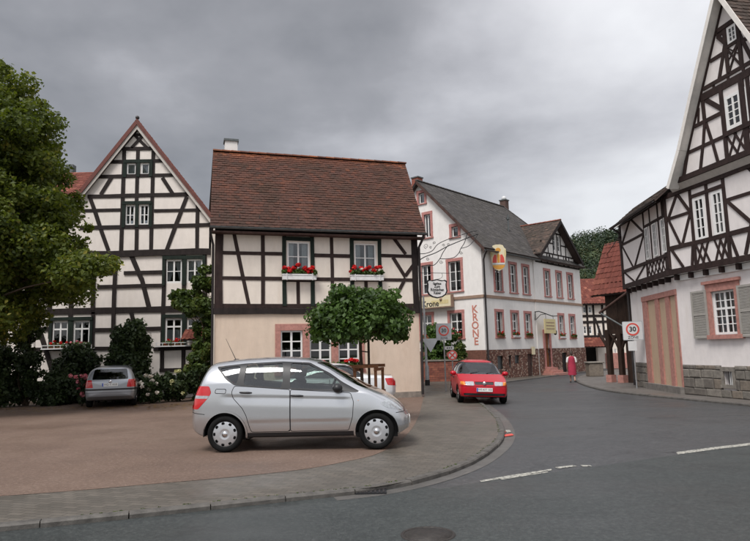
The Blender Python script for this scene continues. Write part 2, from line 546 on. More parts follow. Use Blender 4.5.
def leaves_mesh(name, clusters, size, seed, shell=0.45, flat=0.35, aspect=1.5, up=0.35, droop=0.0):
    """clusters: (centre, (rx,ry,rz), n, tone offset). Many small folded leaves filling each cluster."""
    rg = np.random.default_rng(seed)
    P = []; NN = []; TT = []
    for c, r, n, tofs in clusters:
        d = rg.normal(size=(n, 3)); d /= np.linalg.norm(d, axis=1)[:, None]
        q = rg.random(n) ** (1 / 3.0) * (1 - shell) + shell * rg.random(n) ** 0.3
        q = np.clip(q, 0, 1.12) * (1 + 0.12 * rg.normal(size=n))
        P.append(np.asarray(c) + d * q[:, None] * np.asarray(r))
        NN.append(d)
        TT.append(np.clip(0.42 + tofs + 0.2 * rg.normal(size=n), 0, 1))
    P = np.vstack(P); D = np.vstack(NN); T = np.concatenate(TT)
    n = len(P)
    nr = D * 0.6 + rg.normal(size=(n, 3)) * flat + np.array([0, 0, up])
    nr /= np.linalg.norm(nr, axis=1)[:, None]
    t = rg.normal(size=(n, 3)) + np.array([0, 0, -droop])
    t -= nr * (t * nr).sum(1)[:, None]
    t /= np.linalg.norm(t, axis=1)[:, None] + 1e-9
    b = np.cross(nr, t)
    s = size * (0.65 + 0.7 * rg.random(n))[:, None]
    l = s * 0.5 * aspect; w = s * 0.5
    fold = nr * s * 0.14
    V = np.stack([P - t * l, P + b * w * 0.9 + fold + t * l * 0.1, P + t * l, P - b * w * 0.9 + fold + t * l * 0.1], 1).reshape(-1, 3)
    i = np.arange(n)[:, None] * 4
    Fq = np.concatenate([np.hstack([i, i + 1, i + 2]), np.hstack([i, i + 2, i + 3])])
    return np_mesh(name, V, Fq, np.repeat(T, 4))

def roof_tiles(name, A, B, C, D, tw, ex, mat, parent, style='beaver', tonef=None, seed=1, thick=0.022, kind='stuff'):
    """tiles laid on the quad A,B (eave) C,D (ridge), anticlockwise from outside"""
    rg = random.Random(seed)
    A, B, C, D = map(Vector, (A, B, C, D))
    nrm = (B - A).cross(D - A).normalized()
    if nrm.z < 0:
        A, B, C, D = B, A, D, C
        nrm = -nrm
    slope = ((A + B) / 2 - (C + D) / 2).length
    rows = max(2, int(round(slope / ex)))
    V = []; Fa = []; T = []
    if style == 'beaver':
        prof = [(0.0, 0.13), (0.16, 0.035), (0.5, 0.0), (0.84, 0.035), (1.0, 0.13)]
        hh = [0, 0, 0, 0, 0]
    elif style == 'slate':
        prof = [(0.0, 0.05), (0.3, 0.0), (0.7, 0.0), (1.0, 0.05)]
        hh = [0, 0, 0, 0]
    else:
        prof = [(0.0, 0.0), (0.22, 0.0), (0.42, 0.0), (0.65, 0.0), (0.85, 0.0), (1.0, 0.0)]
        hh = [0.018, -0.002, -0.004, 0.006, 0.032, 0.024]
    for r in range(rows):
        f0 = r / rows; f1 = min(1.0, (r + 1.45) / rows)
        L0 = A.lerp(D, f0); R0 = B.lerp(C, f0); L1 = A.lerp(D, f1); R1 = B.lerp(C, f1)
        nt_ = max(1, int(round((R0 - L0).length / tw)))
        edges = [k / nt_ for k in range(nt_ + 1)]
        if style != 'pan' and r % 2:
            edges = [0] + [(k + 0.5) / nt_ for k in range(nt_)] + [1]
        for a0, a1 in zip(edges[:-1], edges[1:]):
            g = 0.012 * (a1 - a0)
            lift = thick * (1.0 + rg.uniform(-.25, .35))
            jb = rg.uniform(-.05, .05)
            base = len(V)
            k = len(prof)
            for (pa, pb), h in zip(prof, hh):
                fa = a0 + g + (a1 - a0 - 2 * g) * pa
                fb = max(-0.02, pb + jb) * 0.45
                p = L0.lerp(R0, fa).lerp(L1.lerp(R1, fa), fb)
                V.append(p + nrm * (lift + h))
            for (pa, pb), h in zip(prof, hh):
                fa = a0 + g + (a1 - a0 - 2 * g) * pa
                fb = max(-0.02, pb + jb) * 0.45
                p = L0.lerp(R0, fa).lerp(L1.lerp(R1, fa), fb)
                V.append(p + nrm * (lift + h - thick * 1.0 - 0.006))
            for (pa, pb), h in zip(prof, hh):
                fa = a0 + g + (a1 - a0 - 2 * g) * pa
                V.append(L1.lerp(R1, fa) + nrm * (0.004 + h))
            for j in range(k - 1):
                Fa.append((base + j, base + j + 1, base + 2 * k + j + 1, base + 2 * k + j))
                Fa.append((base + k + j, base + k + j + 1, base + j + 1, base + j))
            Fa.append((base + k, base, base + 2 * k, base + 2 * k))
            Fa.append((base + 2 * k - 1, base + 3 * k - 1, base + 3 * k - 1, base + k - 1))
            fc = (a0 + a1) / 2
            tn = tonef(fc, f0, rg) if tonef else min(1, max(0, rg.gauss(0.5, 0.2)))
            T += [tn] * (3 * k)
    quads = [f for f in Fa if len(set(f)) == 4]
    tris = [tuple(dict.fromkeys(f)) for f in Fa if len(set(f)) == 3]
    me = bpy.data.meshes.new(name)
    me.from_pydata([tuple(v) for v in V], [], quads + tris)
    at = me.attributes.new('tone', 'FLOAT', 'POINT')
    at.data.foreach_set('value', np.array(T, np.float32))
    o = link(name, me, mat, parent)
    if kind: o['kind'] = kind
    return o

def slab(m, pts, thick):
    """solid slab under a planar polygon (anticlockwise from above/outside)"""
    pts = [Vector(p) for p in pts]
    nr = (pts[1] - pts[0]).cross(pts[-1] - pts[0]).normalized()
    n = len(pts)
    vs = pts + [p - nr * thick for p in pts]
    fs = [tuple(range(n)), tuple(range(2 * n - 1, n - 1, -1))]
    fs += [((i + 1) % n, i, n + i, n + (i + 1) % n) for i in range(n)]
    m.add(vs, fs)
    return m

def wall(name, f, outline, openings, mat, parent, d=0.0, reveal=0.16):
    """facade sheet with real openings and reveals; outline convex (s,z)"""
    ss = sorted({p[0] for p in outline} | {o[0] for o in openings} | {o[2] for o in openings})
    zs = sorted({p[1] for p in outline} | {o[1] for o in openings} | {o[3] for o in openings})
    bm = bmesh.new()
    vd = {}
    def vv(s, z):
        k = (round(s, 5), round(z, 5))
        if k not in vd: vd[k] = bm.verts.new((s, z, 0))
        return vd[k]
    for i in range(len(ss) - 1):
        for j in range(len(zs) - 1):
            cs, cz = (ss[i] + ss[i + 1]) / 2, (zs[j] + zs[j + 1]) / 2
            if any(o[0] < cs < o[2] and o[1] < cz < o[3] for o in openings): continue
            bm.faces.new([vv(ss[i], zs[j]), vv(ss[i + 1], zs[j]), vv(ss[i + 1], zs[j + 1]), vv(ss[i], zs[j + 1])])
    cx = sum(p[0] for p in outline) / len(outline); cz = sum(p[1] for p in outline) / len(outline)
    for (s0, z0), (s1, z1) in zip(outline, outline[1:] + outline[:1]):
        nr = Vector((z1 - z0, -(s1 - s0), 0)).normalized()
        if nr.dot(Vector((cx - s0, cz - z0, 0))) > 0: nr = -nr
        bmesh.ops.bisect_plane(bm, geom=bm.verts[:] + bm.edges[:] + bm.faces[:], plane_co=(s0, z0, 0), plane_no=nr, clear_outer=True, dist=1e-5)
    bm.verts.index_update()
    mb = MB()
    mb.add([f.w(v.co.x, v.co.y, d) for v in bm.verts], [[v.index for v in fc.verts] for fc in bm.faces])
    bm.free()
    for s0, z0, s1, z1 in openings:
        a = [f.w(s0, z0, d), f.w(s1, z0, d), f.w(s1, z1, d), f.w(s0, z1, d)]
        b = [f.w(s0, z0, d - reveal), f.w(s1, z0, d - reveal), f.w(s1, z1, d - reveal), f.w(s0, z1, d - reveal)]
        mb.add(a + b, [(0, 1, 5, 4), (1, 2, 6, 5), (2, 3, 7, 6), (3, 0, 4, 7)])
    return mb.build(name, mat, parent)

BEAM_N = [0]
def beam(f, s0, z0, s1, z1, w, mat, parent, d=0.022, name='timber_beam', snap=True, back=0.03):
    if snap:
        if abs(z1 - z0) < 0.13 * abs(s1 - s0): z0 = z1 = (z0 + z1) / 2
        elif abs(s1 - s0) < 0.10 * abs(z1 - z0): s0 = s1 = (s0 + s1) / 2
    BEAM_N[0] += 1
    rg = random.Random(BEAM_N[0] * 17)
    d = d + (BEAM_N[0] * 5 % 17) * 0.0011
    t = Vector((s1 - s0, z1 - z0))
    L = t.length
    if L < 1e-6: return
    t /= L
    p = Vector((-t.y, t.x)) * (w / 2)
    nseg = max(1, int(L / 0.9))
    lo, hi = [], []
    for i in range(nseg + 1):
        c = Vector((s0, z0)) + t * (L * i / nseg)
        j = rg.uniform(-.008, .008)
        lo.append(c - p * (1 + rg.uniform(-.09, .09)) + p.normalized() * j)
        hi.append(c + p * (1 + rg.uniform(-.09, .09)) + p.normalized() * j)
    mb = MB()
    mb.fpoly(f, [tuple(q) for q in lo] + [tuple(q) for q in reversed(hi)], -back, d)
    return mb.build(name, mat, parent)
def pbeam(f, a, b, w, mat, parent, d=0.022, **k):
    s0, z0 = f.p(*a); s1, z1 = f.p(*b)
    return beam(f, s0, z0, s1, z1, w, mat, parent, d, **k)

def curtain_mesh(f, s0, s1, z0, z1, d, seed, style):
    rg = random.Random(seed)
    mb = MB()
    def strip(a0, a1, zt, zb0, zb1):
        n = 14
        vs = []
        for i in range(n + 1):
            q = i / n
            s = a0 + (a1 - a0) * q
            dd = d + 0.018 * math.sin(q * 16 + seed)
            vs.append(f.w(s, zt, dd)); vs.append(f.w(s, zb0 + (zb1 - zb0) * q, dd))
        mb.add(vs, [(2 * i, 2 * i + 1, 2 * i + 3, 2 * i + 2) for i in range(n)], True)
    w = s1 - s0; h = z1 - z0
    if style == 'full': strip(s0, s1, z1, z0, z0)
    elif style == 'split':
        vs = []
        for sgn, a0 in ((1, s0), (-1, s1)):
            n = 8; m_ = 6
            base = len(mb.v)
            pts = []
            for j in range(m_ + 1):
                q = j / m_
                ww = w * (0.5 - 0.36 * q ** 1.2)
                for i in range(n + 1):
                    k = i / n
                    pts.append(f.w(a0 + sgn * ww * k, z1 - h * q, d + 0.015 * math.sin(k * 12 + seed)))
            mb.add(pts, [(j * (n + 1) + i, j * (n + 1) + i + 1, (j + 1) * (n + 1) + i + 1, (j + 1) * (n + 1) + i) for j in range(m_) for i in range(n)], True)
    elif style == 'half':
        strip(s0, s1, z0 + h * 0.55, z0, z0)
    elif style == 'sides':
        strip(s0, s0 + w * 0.3, z1, z0, z0); strip(s1 - w * 0.3, s1, z1, z0, z0)
    return mb

WIN_N = [0]
def window(f, s0, z0, s1, z1, cols, rows, parent, d=-0.07, fw=0.06, mw=0.03, mid=0.07, mat='white_paint', curtain='split', glass='glass', transom=None, name='window', dep=0.055):
    """casement window filling the opening: frame, bars, panes and curtain"""
    WIN_N[0] += 1
    mb = MB()
    mb.fbox(f, s0, z0, s0 + fw, z1, d - dep, d); mb.fbox(f, s1 - fw, z0, s1, z1, d - dep, d)
    mb.fbox(f, s0 + fw, z0, s1 - fw, z0 + fw * 1.15, d - dep, d - 0.003); mb.fbox(f, s0 + fw, z1 - fw, s1 - fw, z1, d - dep, d - 0.003)
    si, ti, zi, zj = s0 + fw, s1 - fw, z0 + fw * 1.15, z1 - fw
    sx = [si]; edges_s = []
    for c in range(1, cols):
        x = si + (ti - si) * c / cols
        ww = mid if (cols % 2 == 0 and c == cols // 2) else mw
        edges_s.append((x - ww / 2, x + ww / 2, ww))
    edges_z = []
    for r in range(1, rows):
        zz = zi + (zj - zi) * r / rows
        edges_z.append((zz - mw / 2, zz + mw / 2, mw))
    if transom:
        zz = zi + (zj - zi) * transom
        edges_z = [(a, b, w_) for a, b, w_ in edges_z if abs((a + b) / 2 - zz) > (zj - zi) * 0.12]
        edges_z.append((zz - mid / 2, zz + mid / 2, mid)); edges_z.sort()
    for a, b, w_ in edges_s: mb.fbox(f, a, zi, b, zj, d - dep + 0.008, d - (0.006 if w_ > mw else 0.014))
    for a, b, w_ in edges_z: mb.fbox(f, si, a, ti, b, d - dep + 0.01, d - (0.010 if w_ > mw else 0.018))
    o = mb.build(name, M[mat], parent)
    cs = [si] + [q for e_ in edges_s for q in e_[:2]] + [ti]
    cz = [zi] + [q for e_ in edges_z for q in e_[:2]] + [zj]
    rg = random.Random(WIN_N[0])
    for i in range(0, len(cs), 2):
        for j in range(0, len(cz), 2):
            p = MB()
            tl = rg.uniform(-.004, .004)
            a, b, c_, e_ = cs[i] - .004, cs[i + 1] + .004, cz[j] - .004, cz[j + 1] + .004
            dd = d - min(0.034, dep * .85)
            p.add([f.w(a, c_, dd), f.w(b, c_, dd + tl), f.w(b, e_, dd + tl), f.w(a, e_, dd)], [(0, 1, 2, 3)])
            p.build('pane', M[glass], o)
    if curtain:
        if curtain == 'blind':
            c = MB(); c.fbox(f, si - .02, zi + (zj - zi) * 0.12, ti + .02, zj + .02, d - 0.10, d - 0.075)
            for k in range(14):
                pass
            c.build('roller_blind', M['shutter_grey'], o)
        else:
            curtain_mesh(f, si - .02, ti + .02, zi - .02, zj + .02, d - 0.14, WIN_N[0], curtain).build('curtain', M['curtain'], o)
    return o

def surround(f, s0, z0, s1, z1, w, parent, mat, d=0.03, sill=0.07, top=None, sillout=0.05):
    """stone surround of an opening: two jambs, lintel, sill, each its own piece"""
    top = top or w
    MB().fbox(f, s0 - w, z0, s0, z1, -0.1, d).build('stone_jamb', mat, parent)
    MB().fbox(f, s1, z0, s1 + w, z1, -0.1, d).build('stone_jamb', mat, parent)
    MB().fbox(f, s0 - w - .01, z1, s1 + w + .01, z1 + top, -0.1, d + .004).build('stone_lintel', mat, parent)
    MB().fbox(f, s0 - w - .03, z0 - sill, s1 + w + .03, z0, -0.1, d + sillout).build('stone_sill', mat, parent)

def text_mesh(txt, size, extrude=0.004, align='CENTER', bold=0.0, sx=1.0):
    cu = bpy.data.curves.new('txt', 'FONT')
    cu.body = txt; cu.size = size; cu.align_x = align; cu.align_y = 'CENTER'
    cu.extrude = extrude; cu.offset = bold; cu.resolution_u = 3
    to = bpy.data.objects.new('txt', cu)
    COL.objects.link(to)
    bpy.context.view_layer.update()
    me = bpy.data.meshes.new_from_object(to.evaluated_get(bpy.context.evaluated_depsgraph_get()))
    bpy.data.objects.remove(to); bpy.data.curves.remove(cu)
    for v in me.vertices: v.co.x *= sx
    me.materials.clear()
    return me
def text_on(txt, size, mat, parent, origin, xdir, zdir, name='letter', X=None, **k):
    """lettering, each character an object of its own"""
    me = text_mesh(txt, size, **k)
    x = Vector(xdir).normalized(); z = Vector(zdir).normalized()
    R = Matrix((x, z, x.cross(z))).transposed().to_4x4()
    T = Matrix.Translation(Vector(origin)) @ R
    if X is not None: T = X @ T
    nv = len(me.vertices)
    par = list(range(nv))
    def find(a):
        while par[a] != a:
            par[a] = par[par[a]]; a = par[a]
        return a
    for e_ in me.edges:
        a, b = find(e_.vertices[0]), find(e_.vertices[1])
        if a != b: par[a] = b
    isl = {}
    for p in me.polygons: isl.setdefault(find(p.vertices[0]), []).append(tuple(p.vertices))
    grp = []
    for r, fs in isl.items():
        vs = {v for f in fs for v in f}
        xs = [me.vertices[v].co.x for v in vs]
        grp.append([min(xs), max(xs), fs])
    grp.sort(key=lambda g: g[0])
    out = []
    for g in grp:
        if out and g[0] < out[-1][1] - .25 * (g[1] - g[0]):
            out[-1][1] = max(out[-1][1], g[1]); out[-1][2] = out[-1][2] + g[2]
        else: out.append(g)
    co = [T @ v.co for v in me.vertices]
    bpy.data.meshes.remove(me)
    for g in out:
        ids = sorted({v for f in g[2] for v in f}); mp = {v: i for i, v in enumerate(ids)}
        MB().add([co[v] for v in ids], [tuple(mp[v] for v in f) for f in g[2]]).build(name, mat, parent)

def flower_box(f, s0, s1, z0, h, d, label, seed, mats=('geranium',), big=True, box='box_white', group=None, nbl=420, nlf=420, bl=0.055):
    c = f.w((s0 + s1) / 2, z0, d)
    t = thing('flower_box', c, label, 'flower box', group)
    if box:
        b = MB()
        b.fbox(f, s0, z0, s1, z0 + h, d - .10, d + .10)
        b.fbox(f, s0 - .015, z0 + h - .04, s1 + .015, z0 + h + .004, d - .115, d + .115)
        if big:
            for q in (0.12, 0.88):
                s = s0 + (s1 - s0) * q
                b.fbox(f, s - .012, z0 - .03, s + .012, z0 + h + .03, d + .117, d + .128)
        b.build('box', M[box], t)
    rg = random.Random(seed)
    cl = []; cb = []
    n = max(3, int((s1 - s0) / 0.13))
    for i in range(n):
        s = s0 + (s1 - s0) * (i + .5) / n
        hh = rg.uniform(.14, .30) * (1 if big else .6)
        p = f.w(s, z0 + h + hh * .45, d + rg.uniform(-.02, .08))
        cl.append((p, (.11, .11, .12), nlf // n, rg.uniform(-.15, .2)))
        for _ in range(2):
            q = f.w(s + rg.uniform(-.08, .08), z0 + h + hh + rg.uniform(-.08, .10), d + rg.uniform(-.02, .12))
            cb.append((q, (.07, .07, .055) if big else (.05, .05, .045), nbl // n // 2, rg.uniform(-.2, .25)))
    link('foliage', leaves_mesh('foliage', cl, .06, seed), M['leaf_small'], t)
    for k, mn in enumerate(mats):
        sub = [c_ for i, c_ in enumerate(cb) if (i * 7 + seed) % (6 if len(mats) > 1 else 1) == (5 if k else 0) or (k == 0 and len(mats) > 1 and (i * 7 + seed) % 6 != 5)]
        if sub: link('blossoms', leaves_mesh('blossoms', sub, bl, seed + 5 + k, aspect=1.1), M[mn], t)
    return t
# ------------------------------------------------------------------ the setting: ground, road, pavements
def asphalt(tint=(1, 1, 1), name='asphalt_wet', off=0.0):
    m, n, b = mat_new(name)
    big_ = noise(n, 0.22, 5, 0.6)
    mid_ = noise(n, 1.3, 6, 0.65)
    fine = noise(n, 70, 4, 0.7)
    trk = noise(n, 0.5, 4, 0.6, stretch=(0.25, 1.3, 1))
    c = ramp(n, big_, [(0.3, (0.029, 0.031, 0.034)), (0.7, (0.052, 0.054, 0.056))])
    c = mixc(n, mth(n, 'MULTIPLY', fine, 0.5), c, (0.085, 0.086, 0.088))
    c = mixc(n, mth(n, 'MULTIPLY', ramp(n, mid_, [(0.52, (0, 0, 0)), (0.7, (1, 1, 1))]), 0.55), c, (0.026, 0.028, 0.030))
    sp_k = noise(n, 24, 3, 0.75)
    c = mixc(n, mth(n, 'MULTIPLY', ramp(n, sp_k, [(0.5, (0, 0, 0)), (0.68, (1, 1, 1))]), 0.6), c, (0.115, 0.115, 0.115))
    c = mixc(n, mth(n, 'MULTIPLY', ramp(n, sp_k, [(0.28, (1, 1, 1)), (0.45, (0, 0, 0))]), 0.6), c, (0.018, 0.019, 0.02))
    # fine cracks and a few sealed ones
    gp = N(n, 'ShaderNodeNewGeometry').outputs['Position']
    wob = N(n, 'ShaderNodeTexNoise'); wob.inputs['Scale'].default_value = 1.4; wob.inputs['Detail'].default_value = 5
    n.links.new(gp, wob.inputs['Vector'])
    ad = N(n, 'ShaderNodeVectorMath', operation='ADD')
    sc = N(n, 'ShaderNodeVectorMath', operation='SCALE'); sc.inputs['Scale'].default_value = 1.1
    n.links.new(wob.outputs['Color'], sc.inputs[0]); n.links.new(gp, ad.inputs[0]); n.links.new(sc.outputs[0], ad.inputs[1])
    vo = N(n, 'ShaderNodeTexVoronoi', feature='DISTANCE_TO_EDGE'); vo.inputs['Scale'].default_value = 0.33
    n.links.new(ad.outputs[0], vo.inputs['Vector'])
    crk = mth(n, 'MULTIPLY', ramp(n, vo.outputs['Distance'], [(0.0, (1, 1, 1)), (0.006, (0, 0, 0))]), ramp(n, noise(n, 0.3, 3, 0.5), [(0.48, (0, 0, 0)), (0.6, (1, 1, 1))]))
    c = mixc(n, mth(n, 'MULTIPLY', crk, 0.75), c, (0.012, 0.012, 0.013))
    c = mixc(n, 1.0, c, tint, 'MULTIPLY')
    n.links.new(c, b.inputs['Base Color'])
    wet = mth(n, 'ADD', mth(n, 'MULTIPLY', big_, 0.6), mth(n, 'MULTIPLY', trk, 0.5))
    r = ramp(n, wet, [(0.40, (0.30, 0.30, 0.30)), (0.66, (0.62, 0.62, 0.62))])
    n.links.new(r, b.inputs['Roughness'])
    b.inputs['Specular IOR Level'].default_value = 0.42
    bump(n, b, fine, 0.35, 0.006)
    return m
def paver_mat(name, c1, c2, mortar, sx=5.0, sy=10.0, rot=0.3, wet=(0.35, 0.75)):
    m, n, b = mat_new(name)
    g = N(n, 'ShaderNodeNewGeometry').outputs['Position']
    mp = N(n, 'ShaderNodeMapping')
    mp.inputs['Rotation'].default_value = (0, 0, rot)
    n.links.new(g, mp.inputs[0])
    br = N(n, 'ShaderNodeTexBrick')
    br.inputs['Scale'].default_value = 1.0
    br.inputs['Brick Width'].default_value = 1.0 / sx
    br.inputs['Row Height'].default_value = 1.0 / sy
    br.inputs['Mortar Size'].default_value = 0.006
    br.inputs['Mortar Smooth'].default_value = 0.3
    br.inputs['Color1'].default_value = (*c1, 1); br.inputs['Color2'].default_value = (*c2, 1); br.inputs['Mortar'].default_value = (*mortar, 1)
    n.links.new(mp.outputs[0], br.inputs['Vector'])
    f = noise(n, 0.8, 6, 0.65); h = noise(n, 30, 4, 0.6)
    c = mixc(n, mth(n, 'MULTIPLY', ramp(n, f, [(0.38, (0, 0, 0)), (0.7, (1, 1, 1))]), 0.55), br.outputs['Color'], tuple(k * 0.6 for k in c1))
    c = mixc(n, mth(n, 'MULTIPLY', h, 0.35), c, tuple(k * 1.3 for k in c2))
    n.links.new(c, b.inputs['Base Color'])
    n.links.new(ramp(n, noise(n, 0.5, 5, 0.6), [(0.38, (wet[0],) * 3), (0.62, (wet[1],) * 3)]), b.inputs['Roughness'])
    b.inputs['Specular IOR Level'].default_value = 0.4
    bump(n, b, mth(n, 'SUBTRACT', mth(n, 'MULTIPLY', h, 0.3), br.outputs['Fac']), 0.4, 0.008)
    return m
def forecourt_mat():
    m, n, b = mat_new('forecourt_grit')
    f = noise(n, 0.45, 6, 0.62); g = noise(n, 2.4, 6, 0.7); h = noise(n, 55, 4, 0.75); h2 = noise(n, 11, 5, 0.7)
    c = ramp(n, f, [(0.3, (0.085, 0.055, 0.041)), (0.5, (0.13, 0.086, 0.064)), (0.72, (0.175, 0.124, 0.096))])
    sp_k = noise(n, 20, 3, 0.8)
    c = mixc(n, mth(n, 'MULTIPLY', ramp(n, sp_k, [(0.28, (1, 1, 1)), (0.47, (0, 0, 0))]), 0.85), c, (0.05, 0.034, 0.027))
    c = mixc(n, mth(n, 'MULTIPLY', ramp(n, sp_k, [(0.55, (0, 0, 0)), (0.72, (1, 1, 1))]), 0.6), c, (0.36, 0.27, 0.23))
    c = mixc(n, mth(n, 'MULTIPLY', ramp(n, g, [(0.55, (0, 0, 0)), (0.75, (1, 1, 1))]), 0.5), c, (0.10, 0.068, 0.05))
    c = mixc(n, mth(n, 'MULTIPLY', ramp(n, h, [(0.35, (0, 0, 0)), (0.8, (1, 1, 1))]), 0.5), c, (0.26, 0.18, 0.14))
    c = mixc(n, mth(n, 'MULTIPLY', ramp(n, h2, [(0.5, (0, 0, 0)), (0.75, (1, 1, 1))]), 0.35), c, (0.10, 0.065, 0.05))
    n.links.new(c, b.inputs['Base Color'])
    n.links.new(ramp(n, noise(n, 0.35, 4, 0.6), [(0.38, (0.42,) * 3), (0.6, (0.85,) * 3)]), b.inputs['Roughness'])
    b.inputs['Specular IOR Level'].default_value = 0.35
    bump(n, b, mth(n, 'ADD', h, mth(n, 'ADD', h2, sp_k)), 0.6, 0.015)
    return m
M['asphalt'] = asphalt()
M['asphalt_main'] = asphalt((0.72, 0.80, 0.76), 'asphalt_main')
M['pavers'] = paver_mat('pavers', (0.075, 0.067, 0.056), (0.13, 0.113, 0.094), (0.026, 0.024, 0.02))
M['pavers_far'] = paver_mat('pavers_far', (0.11, 0.10, 0.09), (0.14, 0.125, 0.115), (0.07, 0.065, 0.06), rot=0.1)
M['gutter'] = paver_mat('gutter', (0.085, 0.08, 0.075), (0.115, 0.108, 0.10), (0.08, 0.075, 0.07), 3.0, 6.0, 0.6)
M['forecourt'] = forecourt_mat()
M['soil'] = solid('soil', (0.075, 0.05, 0.032), 0.95, var=0.5, scale=9, bstr=0.6, bscale=25)
M['grass'] = solid('grass', (0.05, 0.07, 0.025), 0.95, var=0.4, scale=1.5, bstr=0.4)
M['kerb'] = solid('kerb', (0.085, 0.078, 0.07), 0.7, var=0.45, scale=6, bstr=0.5)
M['line_white'] = None
def line_mat():
    m, n, b = mat_new('line_white')
    f = noise(n, 18, 5, 0.7)
    n.links.new(ramp(n, f, [(0.40, (0.07, 0.07, 0.068)), (0.52, (0.40, 0.39, 0.34)), (0.8, (0.56, 0.54, 0.49))]), b.inputs['Base Color'])
    b.inputs['Roughness'].default_value = 0.6
    return m
M['line_white'] = line_mat()

def flat(name, pts, z, mat, kind='structure', parent=None):
    me = bpy.data.meshes.new(name)
    bm = bmesh.new()
    vs = [bm.verts.new((p[0], p[1], p[2] if len(p) > 2 else z)) for p in pts]
    es = [bm.edges.new((vs[i], vs[(i + 1) % len(vs)])) for i in range(len(vs))]
    bmesh.ops.triangle_fill(bm, edges=es, use_beauty=True, normal=(0, 0, 1))
    for fc in bm.faces:
        if fc.normal.z < 0: fc.normal_flip()
    bm.to_mesh(me); bm.free()
    o = link(name, me, mat, parent)
    if kind: o['kind'] = kind
    return o
def smooth_line(pts, n=6, closed=False):
    out = []
    P = [Vector((p[0], p[1])) for p in pts]
    for i in range(len(P) - 1):
        p0, p1, p2, p3 = P[max(i - 1, 0)], P[i], P[i + 1], P[min(i + 2, len(P) - 1)]
        for k in range(n):
            t = k / n
            out.append(0.5 * ((2 * p1) + (-p0 + p2) * t + (2 * p0 - 5 * p1 + 4 * p2 - p3) * t * t + (-p0 + 3 * p1 - 3 * p2 + p3) * t ** 3))
    out.append(P[-1])
    return out
def offset_line(L, d):
    out = []
    for i, p in enumerate(L):
        t = (L[min(i + 1, len(L) - 1)] - L[max(i - 1, 0)]).normalized()
        out.append(p + Vector((-t.y, t.x)) * d)
    return out
RZ = -0.06                                          # road level; pavements and forecourt lie at 0
flat('ground', [(-900, -300), (900, -300), (900, 1500), (-900, 1500)], -0.16, M['grass'])
flat('road', [(-90, -30), (90, -30), (90, 95), (-90, 95)], RZ, M['asphalt'])
ml = [gnd(x, y, RZ) for x, y in ((440, 489), (480, 482), (540, 474), (590, 467.5), (676, 455), (760, 444), (900, 426))]
flat('main_road', [(p_.x, p_.y) for p_ in ml] + [(80, ml[-1].y + 8), (80, -25), (-80, -25), (-80, 12), (-6, 12), (0, ml[0].y + .6)], RZ + .002, M['asphalt_main'])
lk_px = [(-260, 546), (-120, 537), (0, 525.5), (100, 516), (200, 505.5), (300, 495), (375, 487), (430, 475.5), (470, 461.5), (492, 448), (502, 437), (503, 427), (497, 416), (487, 407), (478, 400), (471, 394.5)]
LK = [gnd(x, y, 0.0) for x, y in lk_px]
LK = smooth_line(LK, 5)
e1 = gnd(489, 383.5); e2 = gnd(540, 377.3); e3 = gnd(588, 371)
LK2 = LK + smooth_line([LK[-1], (e1.x - 1.6, e1.y - 1.2), e1.xy, e2.xy, e3.xy], 5)[1:]
poly = [(p.x, p.y) for p in LK2] + [(22, 70), (-80, 70), (-80, LK[0].y)]
flat('pavement', poly, 0.0, M['pavers'])
def kerb_run(name, line, w=0.13, step=0.9, side=1, drop=0.12, top=0.006):
    """kerb stones one by one along a line"""
    root = bpy.data.objects.new(name, None); COL.objects.link(root)
    root['kind'] = 'structure'
    seg = [0.0]
    for a, b in zip(line[:-1], line[1:]): seg.append(seg[-1] + (b - a).length)
    def pt(d):
        d = min(max(d, 0), seg[-1])
        for i in range(len(line) - 1):
            if seg[i + 1] >= d:
                t = (d - seg[i]) / max(1e-6, seg[i + 1] - seg[i])
                return line[i].lerp(line[i + 1], t)
        return line[-1]
    rg = random.Random(len(line))
    n = int(seg[-1] / step)
    for i in range(n):
        a, b = pt(i * step + .006), pt((i + 1) * step - .006)
        t = (b - a).normalized(); nn = Vector((-t.y, t.x)) * side
        h = rg.uniform(-.004, .006); o_ = rg.uniform(-.008, .008)
        a2 = a + nn * o_; b2 = b + nn * o_
        c = .02
        vs = []
        for q in (a2, b2):
            vs += [(q.x - nn.x * .03, q.y - nn.y * .03, -drop), (q.x - nn.x * .03, q.y - nn.y * .03, top + h - c),
                   (q.x - nn.x * (.03 - c), q.y - nn.y * (.03 - c), top + h), (q.x + nn.x * (w - .03), q.y + nn.y * (w - .03), top + h), (q.x + nn.x * (w - .03), q.y + nn.y * (w - .03), -drop)]
        fs = [(0, 1, 6, 5), (1, 2, 7, 6), (2, 3, 8, 7), (3, 4, 9, 8), (4, 3, 2, 1, 0), (5, 6, 7, 8, 9)]
        mb = MB(); mb.add(vs, fs)
        mb.build('kerb_stone', M['kerb'], root)
    return root
kerb_run('kerb', LK2, side=1)
# gutter strip in front of the kerb
G1 = offset_line(LK, -0.035); G2 = offset_line(LK, -0.24)
i0 = int(len(LK) * 0.36)
flat('gutter', [(p.x, p.y) for p in G1[i0:]] + [(p.x, p.y) for p in reversed(G2[i0:])], RZ + 0.004, M['gutter'])
# forecourt
fc_px = [(-170, 508), (0, 496.5), (75, 491), (150, 484.5), (225, 478), (300, 470), (345, 462), (380, 453), (405, 437), (418, 418), (423, 400)]
fcp = smooth_line([gnd(x, y) for x, y in fc_px], 4)
flat('forecourt', [(p.x, p.y) for p in fcp] + [(2.0, 26.5), (-7, 27.5), (-40, 27.5), (-40, fcp[0].y)], 0.004, M['forecourt'])
flat('garden_bed', [(gnd(-150, 397).x, gnd(-150, 397).y), *[(gnd(x, y).x, gnd(x, y).y) for x, y in ((0, 402), (40, 404), (85, 402), (150, 400), (200, 397), (214, 394))], (-6.5, 27.2), (-36, 27.2)], 0.008, M['soil'])
